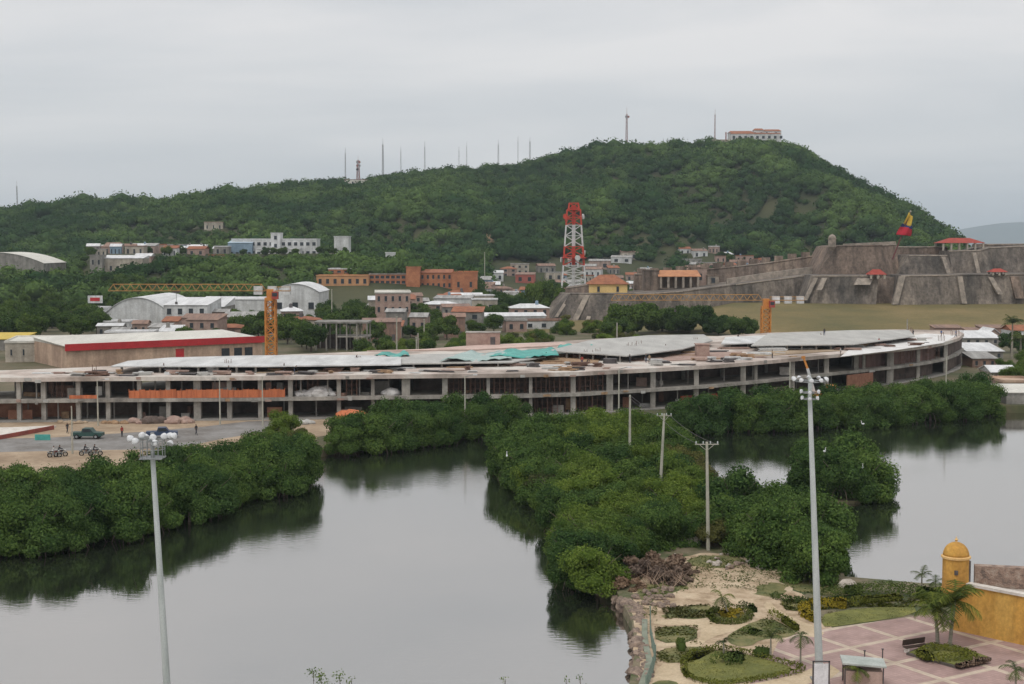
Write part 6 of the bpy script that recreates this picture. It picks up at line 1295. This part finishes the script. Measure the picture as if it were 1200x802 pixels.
# ---------------- palms
PALM = leafmat('palm_leaves', (.03, .055, .015), (.17, .20, .05), trans=.25); PALMD = leafmat('palm_leaves_dark', (.03, .05, .025), (.11, .13, .055), trans=.2); PTR = mat('palm_trunk', (.36, .33, .27), (.22, .2, .16), 1.5, .9, .3, stretch=(1, 1, 4))
def palm(px, py, h, fl, nf, label, m=PALM, r=.13, droop=1.0, lean=(0, 0), seed=1, z=ZP, D=None, wid=.5, base=None):
    random.seed(seed); p = base or Gp(px, py, z); e = empty('palm_tree', p, label, 'palm'); top = Vector((lean[0], lean[1], h))
    mb = LB(); mb.path([(0, 0, -.1), (lean[0] * .2, lean[1] * .2, h * .35), (lean[0] * .6, lean[1] * .6, h * .7), tuple(top)], r * 1.35, r * .7, 8); mb.build('trunk', PTR, e)
    prng = np.random.default_rng(seed)
    for k in range(nf):
        a = 2 * math.pi * k / nf + random.uniform(-.25, .25); el = random.uniform(-.25, 1.25); L_ = fl * random.uniform(.8, 1.1); pts = []
        d = Vector((math.cos(a) * math.cos(el), math.sin(a) * math.cos(el), math.sin(el))); q = top.copy(); s = 9
        for j in range(s + 1): pts.append(q.copy()); q += d * (L_ / s); d.z -= .20 * droop * (.5 + j / s); d.normalize()
        vs = []; fs = []; tt = []
        for j in range(s):
            ax = (pts[j + 1] - pts[j]).normalized(); sd_ = ax.cross(Vector((0, 0, 1))); sd_ = sd_.normalized() if sd_.length > .01 else Vector((1, 0, 0)); up = sd_.cross(ax)
            for w_ in (-1, 1):
                for sub in range(3):
                    o0 = pts[j].lerp(pts[j + 1], sub / 3); ll = wid * fl * .55 * (math.sin(math.pi * min(.97, (j + sub / 3 + .8) / (s + 1)))) + .08
                    tip = o0 + sd_ * w_ * ll + ax * ll * .55 - Vector((0, 0, ll * random.uniform(.15, .7))); wv = ax * (L_ / s / 3.4); k0 = len(vs)
                    vs += [tuple(o0), tuple(o0 + wv), tuple(tip + wv * .3), tuple(tip)]; fs.append((k0, k0 + 1, k0 + 2, k0 + 3)); tt += [random.uniform(.1, .9)] * 4
            k0 = len(vs); w2 = sd_ * .025; vs += [tuple(pts[j] - w2), tuple(pts[j] + w2), tuple(pts[j + 1] + w2), tuple(pts[j + 1] - w2)]; fs.append((k0, k0 + 1, k0 + 2, k0 + 3)); tt += [.6] * 4
        me = np_mesh('frond', np.array(vs), [np.array(fs)], np.array(tt), m); o = bpy.data.objects.new('frond', me); COL.objects.link(o); o.parent = e
    return e
palm(1099, 757, 3.1, 2.3, 18, 'leafy palm in the diamond bed, left one of the pair', seed=3, lean=(-.35, 0), wid=.5, droop=1.1)
palm(1113, 760, 3.7, 2.5, 19, 'leafy palm in the diamond bed, right and taller one of the pair', seed=5, lean=(.35, 0), wid=.5, droop=1.1)
palm(938, 781, 2.3, 1.25, 6, 'young palm with a thin trunk just left of the right mast', PALMD, .06, 1.2, seed=7)
palm(903, 772, 1.6, 1.6, 5, 'young palm with arching fronds at the tip of the teardrop lawn', PALMD, .07, 1.3, seed=8)
palm(1080, 692, 1.5, 1.1, 7, 'small dark palm by the water left of the yellow sentry box', PALMD, .07, .6, seed=9)
palm(1190, 812, 1.6, 1.2, 7, 'young palm at the bottom right corner of the plaza', PALMD, .07, 1.2, seed=10)
palm(1096, 700, 1.4, 1.0, 6, 'small palm in the shrubbery below the sentry box', PALMD, .07, 1.0, seed=12)
palm(853, 722, 1.6, 1.3, 5, 'yellowish bent sapling palm in the small circular bed', PALM, .06, 1.5, lean=(-.5, 0), seed=13)
palm(848, 766, .9, .9, 6, 'short palm on the teardrop lawn', PALMD, .06, 1.1, seed=14)
palm(1005, 808, 1.4, 1.2, 7, 'small palm leaning against the flat-roofed kiosk', PALM, .07, 1.2, seed=15)
for (px, D, h, lab, sd_) in ((1186, 372, 9.5, 'tall palm with a round crown at the right edge of the far bank', 21), (1196, 350, 7.5, 'lower palm at the right edge of the far bank', 22)): palm(0, 0, h, 3.4, 14, lab, PALMD, .25, 1.0, seed=sd_, base=Vector((XX(px, D), D, 1.4)), wid=.6)
# diamond bed
bp_ = [(1062, 768), (1090, 757), (1125, 761), (1162, 774), (1120, 784)]
pts = [Gp(a_, c2) for a_, c2 in bp_]; e = empty('planter_bed', Gp(1110, 770), 'diamond shaped raised bed with dark kerb and clipped grass round the two palms', 'planter')
mb = MB(); mb.prism([(q.x, q.y) for q in pts], .9, 1.2); mb.build('kerb', mat('dark_kerb', (.12, .10, .09), (.08, .07, .06), 1, .8), e)
cc = sum(pts, Vector()) / 5; mb = MB(); mb.prism([((q.x - cc.x) * .93 + cc.x, (q.y - cc.y) * .93 + cc.y) for q in pts], 1.1, 1.24); mb.build('turf', LAWN, e)
hedge([(1078, 768), (1092, 761), (1112, 762), (1134, 768), (1140, 772), (1112, 774), (1090, 774)], 1.0, .55, HED, 'loose green planting at the feet of the two palms in the bed', True, z=1.2)
hedge([(1140, 774), (1158, 774), (1122, 782)], .7, .25, mat('brown_cover', (.16, .12, .07), (.1, .08, .04)) and DRY, 'brownish ground planting at the right tip of the bed', z=1.2)
# bench
e = empty('bench', Gp(1073, 764), 'dark wooden bench with pale legs standing left of the palm bed', 'bench', None, R(24)); DW = mat('dark_wood', (.07, .045, .035), (.045, .03, .025), 2, .7)
mb = LB(); mb.box((0, 0, .45), (2.1, .5, .07)); mb.build('seat', DW, e); mb = LB(); mb.box((0, .24, .75), (2.1, .06, .45), rx=.15); mb.build('backrest', DW, e)
for s in (-.85, .85): mb = LB(); mb.box((s, 0, .21), (.12, .48, .42)); mb.build('leg', CAP, e)
# kiosk
e = empty('kiosk', Gp(1012, 806), 'low kiosk with a flat pale grey roof at the bottom edge of the plaza', 'kiosk', None, R(-8))
mb = LB(); mb.box((0, .6, .6), (2.5, 1.6, 1.2)); mb.build('counter', mat('kiosk_pink', (.45, .33, .28), (.36, .26, .22), 1, .9), e); mb = LB(); mb.box((0, .6, 1.68), (3.0, 2.0, .12), ry=.05); mb.build('roof', mat('kiosk_roof', (.46, .48, .45), (.34, .37, .34), .8, .7), e)
for (sx_, sy_) in ((-1.3, -.2), (1.3, -.2), (-1.3, 1.4), (1.3, 1.4)): mb = LB(); mb.tube((sx_, sy_, 0), (sx_, sy_, 1.62), .05, n=6); mb.build('post', STEEL, e)
for (a_, c2, lab) in ((1013, 783, 'thin pole standing behind the kiosk, left one'), (1034, 781, 'thin pole standing behind the kiosk, right one')):
    q = Gp(a_, c2); mb = MB(); mb.tube(q, q + Vector((0, 0, 1.25)), .045, n=6); mb.tube(q + Vector((0, 0, 1.25)), q + Vector((0, 0, 1.32)), .09, n=6); tag(mb.build('bollard_pole', STEEL), lab, 'pole')

# ---------------- high masts with floodlights
GAL = mat('galvanised_pole', (.50, .53, .52), (.38, .41, .40), 1.5, .55, stretch=(1, 1, .15)); LAMPW = mat('lamp_white', (.74, .75, .76), (.58, .59, .60), 1, .4); GALD = mat('mast_fittings', (.30, .31, .31), (.2, .21, .21), 2, .6)
def flood(e, x, y, z, a, s=.5):
    mb = LB(); c, sn = math.cos(a), math.sin(a)
    mb.lathe((0, 0, 0), [(.10, .32), (.2, .26), (.34, .05), (.40, -.10), (.40, -.14)], 14); vs = []
    o = mb.build('floodlight', LAMPW, e, smooth=True); o.location = (x, y, z); o.rotation_euler = (.75, 0, a + math.pi / 2); o.scale = (s * 2,) * 3
    m2 = LB(); m2.lathe((0, 0, 0), [(.385, -.10), (.36, -.125)], 14); g = m2.build('lens', GLASS, o)
    return o
def highmast(px, D, hy, rb, rt, lean, label, style, zb=1.0):
    """tapered pole on its base at distance D whose head is seen at row hy"""
    zt = ZY(hy, D); x = XX(px, D, zt); e = empty('light_mast', (x + lean, D, zb), label, 'light mast'); h = zt - zb
    mb = LB(); mb.path([(0, 0, 0), (-lean * .5, 0, h * .5), (-lean, 0, h)], rb, rt, 16); mb.build('pole', GAL, e)
    mb = LB(); mb.box((0, 0, .06), (rb * 4, rb * 4, .12)); mb.tube((0, 0, .1), (0, 0, .55), rb * 1.25, rb * 1.1, 16); mb.build('base_plate', GALD, e)
    cx = -lean
    if style == 'cage':
        mb = LB()
        for z in (h + .05, h + .55, h + 1.05):
            for i in range(20): a0, a1 = 2 * math.pi * i / 20, 2 * math.pi * (i + 1) / 20; mb.tube((cx + math.cos(a0) * .72, math.sin(a0) * .72, z), (cx + math.cos(a1) * .72, math.sin(a1) * .72, z), .025, n=4)
        for i in range(14): a0 = 2 * math.pi * i / 14; mb.tube((cx + math.cos(a0) * .72, math.sin(a0) * .72, h), (cx + math.cos(a0) * .72, math.sin(a0) * .72, h + 1.1), .022, n=4)
        mb.tube((cx, 0, h), (cx, 0, h + 1.5), .12, n=8); mb.box((cx, 0, h + .02), (1.3, 1.3, .05)); mb.build('cage', GALD, e)
        mb = LB(); mb.box((cx, 0, h + 1.15), (2.6, .08, .08)); mb.box((cx, 0, h + 1.15), (.08, 2.0, .08)); mb.build('crossbar', GALD, e)
        for (dx, dy, z, a) in ((-1.3, -.1, 1.35, -2.2), (-.95, -.3, 1.22, -1.9), (-.65, .2, 1.5, -1.2), (.1, -.3, 1.45, -1.5), (.75, -.2, 1.5, -1.2), (1.05, 0, 1.5, -.8), (1.3, -.1, 1.5, -.5), (.25, -.5, 1.15, -1.5), (.9, .6, .95, 1.2), (-.6, .8, 1.3, 2.0)): flood(e, cx + dx, dy, h + z - .15, a, .27)
    else:
        for (z, r_) in ((1.25, 1.05), (.45, .62), (0.0, .55)):
            mb = LB()
            for i in range(20): a0, a1 = 2 * math.pi * i / 20, 2 * math.pi * (i + 1) / 20; mb.tube((cx + math.cos(a0) * r_, math.sin(a0) * r_, h + z - .1), (cx + math.cos(a1) * r_, math.sin(a1) * r_, h + z - .1), .035, n=4)
            for i in range(4): a0 = math.pi / 2 * i + .4; mb.tube((cx, 0, h + z - .1), (cx + math.cos(a0) * r_, math.sin(a0) * r_, h + z - .1), .035, n=4)
            mb.build('ring', GALD, e)
            for i in range(10 if z > 1 else 6): a0 = 2 * math.pi * (i + .3) / (10 if z > 1 else 6); flood(e, cx + math.cos(a0) * r_ * 1.12, math.sin(a0) * r_ * 1.12, h + z + (.06 if z > 1 else -.02), a0, .21 if z > 1 else .16)
        mb = LB(); mb.tube((cx, 0, h - .1), (cx, 0, h + 1.4), .14, n=8); mb.build('head', GAL, e)
    return e
highmast(179, 82, 537, .25, .14, .82, 'grey high light mast with a caged head and white floodlights standing by the near water', 'cage', .8)
highmast(949, 98, 466, .29, .15, 1.0, 'tall grey high light mast with rings of white floodlights rising from the plaza', 'rings')
e = empty('sign_board', Gp(962, 806), 'pale board in a dark frame at the foot of the right mast', 'sign board'); mb = LB(); mb.box((0, 0, .95), (1.0, .06, 1.5)); mb.build('panel', LAMPW, e)
for s in (-.56, .56): mb = LB(); mb.box((s, 0, .95), (.1, .1, 1.9)); mb.build('frame_post', STEEL, e)
mb = LB(); mb.box((0, 0, 1.86), (1.2, .1, .09)); mb.build('frame_bar', STEEL, e)

# ---------------- poles
PC = mat('concrete_pole', (.46, .44, .37), (.34, .33, .27), 1, .9)
def power_pole(px, yb, yt, lean, arm, label, z=1.0, r=.16, tex=None):
    q = G(px, yb, z) if tex is None else Vector((XX(px, tex), tex, z)); h = ZY(yt, q.y) - z; e = empty('power_pole', q, label, 'power pole')
    mb = LB(); mb.tube((0, 0, -.3), (lean, 0, h), r * 1.3, r * .8, 8); mb.build('pole', PC, e)
    if arm:
        mb = LB(); mb.box((lean, 0, h - .25), (arm, .08, .08)); mb.tube((lean - arm * .3, 0, h - .3), (lean, 0, h - .9), .03, n=4); mb.tube((lean + arm * .3, 0, h - .3), (lean, 0, h - .9), .03, n=4); mb.build('crossarm', PC, e)
        for s in (-.45, -.15, .15, .45): mb = LB(); mb.lathe((lean + arm * s, 0, h - .18), [(.06, 0), (.09, .05), (.05, .1), (.08, .16), (.03, .24)], 8); mb.build('insulator', GAL, e)
    return e
power_pole(830, 645, 518, -.25, 2.4, 'concrete power pole with a crossarm nearest the sandy track')
power_pole(773, 0, 485, .5, 1.8, 'leaning concrete power pole in the middle of the spit trees', tex=166)
power_pole(738, 0, 463, 0, 0, 'bare concrete pole farthest out among the spit trees', tex=188)
wp = [Vector((-.25 + G(830, 645, 1).x, G(830, 645, 1).y, ZY(519, G(830, 645, 1).y))), Vector((XX(773, 166) + .5, 166, ZY(486, 166))), Vector((XX(738, 188), 188, ZY(464, 188)))]
for k, off in enumerate((-.9, .9)):
    mb = MB()
    for i in range(2):
        a_, b_ = wp[i] + Vector((off * (1, .75)[i], 0, -.1)), wp[i + 1] + Vector((off * (.75, .2)[i], 0, -.1)); pts = [a_.lerp(b_, j / 10) - Vector((0, 0, 1.6 * (j / 10) * (1 - j / 10))) for j in range(11)]; mb.path(pts, .022, n=4)
    tag(mb.build('power_cable', STEEL), 'thin sagging power cable strung over the spit trees, %s one' % ('left' if k == 0 else 'right'), 'cable')
# street lamps before the building
def street_lamp(px, yb, yt, label, z=1.42, arm=1.4):
    q = G(px, yb, z); h = ZY(yt, q.y) - z; e = empty('street_lamp', q, label, 'street lamp')
    mb = LB(); mb.tube((0, 0, 0), (0, 0, h), .15, .08, 8); mb.build('pole', PC, e)
    if arm: mb = LB(); mb.tube((0, 0, h - .1), (arm, -.2, h + .25), .05, n=6); a_ = mb.build('arm', GALD, e); mb = LB(); mb.box((arm + .3, -.2, h + .25), (.7, .25, .14)); mb.build('lamp_head', LAMPW, e)
street_lamp(85, 532, 476, 'pale street lamp on the dirt verge between the motorcycles', arm=0); street_lamp(115, 499, 446, 'street lamp in front of the third bay from the left'); street_lamp(258, 498, 444, 'street lamp before the orange netting', arm=0)
street_lamp(308, 500, 441, 'street lamp right of the orange netting', arm=0); street_lamp(545, 502, 441, 'street lamp among the mangroves before the shoring props'); street_lamp(725, 505, 432, 'street lamp before the middle of the building by the spit')
street_lamp(1108, 477, 418, 'street lamp before the curved end of the building', arm=0); street_lamp(925, 488, 424, 'street lamp just left of the crane boom', arm=0)
street_lamp(464, 418 - 40 + 0, 368, 'distant lamp pole beside the roofless frame', arm=0) if False else None
for (px, D, t_, lab) in ((389, 520, 340, 'thin white pole in the grove left of the tall pinkish brick building'), (341, 430, 378, 'short white pole right of the crane mast'), (465, 370, 372, 'pale pole behind the small teal strip'), (488, 365, 396, 'short pale pole behind the roof left of the brick hut'), (568, 780, 296, 'tall grey pole at the foot of the hill right of the school'), (497, 430, 375, 'white pole in the trees below the school'), (1181, 300, 0, '')):
    if t_: x = XX(px, D); h = ZY(t_, D) - 1.3; mb = MB(); mb.tube((x, D, 1.3), (x, D, 1.3 + h), .3 if D > 500 else .2, .16, 6); mb.tube((x, D, 1.3 + h), (x, D, 1.5 + h), .3, .25, 6); tag(mb.build('utility_pole', PC), lab, 'pole')
# ---------------- motorcycles with riders
def motorcycle(p, rz, label, body):
    e = empty('motorcycle', p, label, 'motorcycle', None, rz); BK = mat('black_rubber', (.02, .02, .02))
    for x in (-.65, .65):
        mb = LB()
        for i in range(16): a0, a1 = 2 * math.pi * i / 16, 2 * math.pi * (i + 1) / 16; mb.tube((x + math.cos(a0) * .3, 0, .31 + math.sin(a0) * .3), (x + math.cos(a1) * .3, 0, .31 + math.sin(a1) * .3), .085, n=6)
        w_ = mb.build('wheel', BK, e); mb = LB()
        for i in range(8): a0 = math.pi * i / 8; mb.tube((x - math.cos(a0) * .26, 0, .31 - math.sin(a0) * .26), (x + math.cos(a0) * .26, 0, .31 + math.sin(a0) * .26), .012, n=4)
        mb.tube((x, -.07, .31), (x, .07, .31), .05, n=8); mb.build('spokes', GALD, w_)
    mb = LB(); mb.ico((.18, 0, .82), .2, 2, 0, (1.4, .7, .7)); mb.build('tank', body, e, smooth=True); mb = LB(); mb.box((-.32, 0, .82), (.75, .26, .1)); mb.build('seat', BK, e)
    mb = LB(); mb.box((0, 0, .5), (.62, .34, .42)); mb.box((-.75, 0, .72), (.5, .22, .16)); mb.box((.66, 0, .66), (.42, .18, .1)); mb.path([(.5, 0, .95), (.2, 0, .6), (-.2, 0, .35), (-.65, 0, .31)], .035, .03, 6); mb.tube((-.2, .14, .3), (-.85, .16, .38), .045, n=6); mb.build('engine_frame', GALD, e)
    mb = LB(); mb.tube((.47, .07, 1.02), (.66, .08, .3), .03, n=6); mb.tube((.47, -.07, 1.02), (.66, -.08, .3), .03, n=6); mb.tube((.42, -.34, 1.08), (.42, .34, 1.08), .02, n=6); mb.build('fork_handlebar', GALD, e)
    mb = LB(); mb.tube((.55, 0, .93), (.66, 0, .92), .09, n=10); mb.build('headlight', LAMPW, e)
SIT = skin_person({'pel': (0, .12, .93), 'che': (0, -.02, 1.28), 'nec': (0, -.08, 1.45), 'hd': (0, -.1, 1.57), 'top': (0, -.1, 1.69), 'lh': (-.12, .1, .9), 'rh': (.12, .1, .9), 'lk': (-.22, -.3, .78), 'rk': (.22, -.3, .78), 'lf': (-.2, -.12, .36), 'rf': (.2, -.12, .36), 'lt': (-.2, -.28, .32), 'rt': (.2, -.28, .32), 'ls': (-.19, -.04, 1.38), 'rs': (.19, -.04, 1.38), 'le': (-.28, -.22, 1.14), 're': (.28, -.22, 1.14), 'lw': (-.26, -.45, 1.1), 'rw': (.26, -.45, 1.1), 'lp': (-.26, -.53, 1.09), 'rp': (.26, -.53, 1.09)})
BKB = mat('black_paint', (.03, .03, .035), (.02, .02, .02), 1, .35); RDB = mat('dark_red_paint', (.12, .02, .02), (.09, .015, .015), 1, .35)
for (px, py, rz, bd, s, lab, pl) in ((64, 536, .15, RDB, 0, 'dark red motorcycle on the dirt verge, left one, its rider in white', 'rider in a white shirt on the dark red motorcycle'), (71, 535, .3, BKB, 1, 'black motorcycle close behind the dark red one', 'rider in dark clothes right behind the rider in white'), (101, 534, .1, BKB, 1, 'black motorcycle on the dirt verge right of the street lamp', 'rider in dark clothes on the motorcycle right of the street lamp'), (112, 534, .4, BKB, 1, 'black motorcycle standing farthest right on the dirt verge', 'rider in dark clothes farthest right on the verge')):
    p = G(px, py, 1.41); motorcycle(p, rz, lab, bd); d_ = Vector((math.cos(rz) * -.18, math.sin(rz) * -.18, 0)); person(p + d_, rz + math.pi / 2, s, 0, 0, pl, sit=SIT)
# parked pick-up and covered goods by the heaps
def pickup(p, rz, label, col_):
    e = empty('pickup_truck', p, label, 'pickup truck', None, rz)
    mb = LB(); mb.add([(x, y, z) for y in (-.85, .85) for (x, z) in ((-2.4, .45), (2.4, .45), (2.4, .95), (1.1, 1.05), (.6, 1.65), (-.6, 1.65), (-.8, 1.05), (-2.4, 1.05))], [tuple(range(8)), tuple(range(15, 7, -1))] + [(i, (i + 1) % 8, 8 + (i + 1) % 8, 8 + i) for i in range(8)]); mb.build('body', col_, e)
    for s in (-1, 1): mb = LB(); mb.add([(.95, s * .86, 1.08), (.52, s * .86, 1.58), (-.5, s * .86, 1.58), (-.62, s * .86, 1.08)], [(0, 1, 2, 3)]); mb.build('side_window', GLASS, e)
    for x in (-1.5, 1.5):
        for y in (-.85, .85): mb = LB(); mb.tube((x, y - .12, .38), (x, y + .12, .38), .38, n=16); w_ = mb.build('wheel', mat('black_rubber', (.02, .02, .02)), e); mb = LB(); mb.tube((x, y - .125, .38), (x, y + .125, .38), .2, n=12); mb.build('rim', GALD, w_)
pickup(G(190, 513, 1.43), .2, 'dark blue pickup truck parked by the dark rubble heap', mat('blue_paint', (.05, .08, .14), (.04, .06, .11), 1, .4))
pickup(G(103, 514, 1.43), 0, 'dark green pickup truck beyond the gravel road right of the street lamp', mat('green_paint', (.04, .09, .08), (.03, .07, .06), 1, .4))
# white court wall and teal boards on the yard at far left
mb = MB(); q = [G(a_, c2, 1.42) for a_, c2 in ((-60, 517), (10, 512), (66, 501), (20, 503), (-60, 504))]; mb.prism([(v_.x, v_.y) for v_ in q], 1.42, 1.75); tag(mb.build('concrete_platform', CAP), 'pale low concrete platform in the yard at the far left', 'platform')
q0, q1 = G(0, 515, 1.42), G(64, 503, 1.42); mb = MB(); c = (q0 + q1) / 2; mb.box((c.x, c.y - .4, 1.75), ((q1 - q0).length, .15, .66), rz=math.atan2(q1.y - q0.y, q1.x - q0.x)); tag(mb.build('board_fence', mat('faded_red_board', (.32, .09, .07), (.22, .07, .06), .8, .8, world=True)), 'low dark red board fence along the pale platform', 'fence')
q0 = G(50, 516, 1.42); mb = MB(); mb.box((q0.x, q0.y, 1.42 + .45), (2.4, .12, .9)); mb.box((q0.x - 1.0, q0.y + .1, 1.42 + .4), (.1, .3, .8)); mb.box((q0.x + 1.0, q0.y + .1, 1.42 + .4), (.1, .3, .8)); tag(mb.build('site_board', TEAL), 'teal site board standing at the end of the pale platform', 'board')
# mobile crane
e = empty('mobile_crane', G(956, 470, 1.42), 'mobile crane with an orange and white boom rising from behind the mangroves', 'mobile crane'); b0 = e.location
mb = LB(); mb.box((0, 0, 1.3), (7.5, 2.5, .9)); mb.build('chassis', CRY, e)
mb = LB(); mb.box((2.9, 0, 2.4), (1.5, 2.3, 1.5)); c = mb.build('cab', CRY, e); mb = LB(); mb.box((2.9, -1.17, 2.6), (1.1, .05, .7)); mb.build('window', GLASS, c)
for x in (-2.6, -1.2, 1.6, 2.9):
    for y in (-1.1, 1.1): mb = LB(); mb.tube((x, y - .18, .55), (x, y + .18, .55), .55, n=14); mb.build('wheel', mat('black_rubber', (.02, .02, .02)), e)
h2 = ZY(419, b0.y) - 1.42; x2 = XX(941, b0.y) - b0.x; hm_ = ZY(432, b0.y) - 1.42; xm = XX(946, b0.y) - b0.x
mb = LB(); mb.tube((-.4, 0, 1.7), (xm, 0, hm_), .42, .36, 4); mb.build('boom_base', WHITE, e); mb = LB(); mb.tube((xm, 0, hm_), (x2, 0, h2), .3, .24, 4); mb.box((x2, 0, h2), (.7, .4, .5)); mb.build('boom_tip', CRY, e)
# egrets
def egret(px, py, D, label):
    x, z = XX(px, D, 6), ZY(py, D); e = empty('egret', (x, D, z), label, 'egret', None, random.uniform(0, 6))
    mb = LB(); mb.ico((0, 0, .32), .16, 2, 0, (1.7, .8, .8)); mb.path([(.2, 0, .38), (.33, 0, .52), (.26, 0, .66), (.36, 0, .8)], .06, .035, 6); mb.ico((.38, 0, .82), .05, 2, 0, (1.4, .8, .8)); mb.add([(-.2, -.07, .34), (-.2, .07, .34), (-.48, 0, .22)], [(0, 1, 2)]); mb.build('body', LAMPW, e)
    mb = LB(); mb.tube((.43, 0, .82), (.56, 0, .8), .018, .004, 5); mb.build('beak', YW, e)
    for s in (-.05, .05): mb = LB(); mb.tube((0, s, .2), (0, s, -.25), .012, n=4); mb.build('leg', STEEL, e)
for (px, py, D, lab) in ((599, 512, 196, 'white egret at the water edge by the tip of the spit'), (594, 537, 180, 'white egret on a mangrove at the tip of the spit'), (1012, 499, 236, 'white egret before the mangroves of the far right bank'), (966, 532, 170, 'white egret on top of the islet mangroves'), (1011, 551, 170, 'white egret on the right side of the islet mangroves')): egret(px, py, D, lab)
# saplings of the near bank whose tips show above the lower edge
random.seed(3)
for (px, t_, D, lab) in ((367, 787, 84, 'leafy sapling tip at the lower edge, leftmost'), (376, 791, 85, 'leafy sapling tip second from the left at the lower edge'), (398, 792, 84, 'bare twig tip at the lower edge right of the leafy ones'), (412, 795, 83, 'short twig tip at the lower edge left of centre'), (592, 796, 84, 'twig tip at the lower edge near the centre'), (664, 797, 85, 'twig tip at the lower edge below the middle of the lagoon'), (680, 794, 84, 'twig tip at the lower edge nearest the garden shore')):
    zt = ZY(t_, D); q = Vector((XX(px, D, zt), D, .8)); h = zt - .8; e = empty('sapling', q, lab, 'sapling'); mb = LB(); mb.path([(0, 0, -.1), (.1, 0, h * .5), (0, 0, h)], .05, .015, 5); br = []
    for k in range(7): z = h * (.35 + .09 * k); a = k * 2.4; tp = (math.cos(a) * .5, math.sin(a) * .3, z + .45); mb.tube((.05, 0, z), tp, .02, .006, 4); br.append(tp)
    mb.build('stem', BARK, e)
    if 'leafy' in lab or True:
        k = 260 if 'leafy' in lab else 60; C = np.array([random.choice(br + [(0, 0, h)]) for _ in range(k)]) + hrng.normal(size=(k, 3)) * (.16 if k > 100 else .1); nn = hrng.normal(size=(k, 3)); nn /= np.linalg.norm(nn, axis=1)[:, None]
        V, Q, T = leaf_quads(C, nn, .13 * hrng.uniform(.6, 1.3, k), hrng.uniform(.3, 1, k), hrng); me = np_mesh('leaves', V, [Q], T, BRIGHT); o = bpy.data.objects.new('leaves', me); COL.objects.link(o); o.parent = e
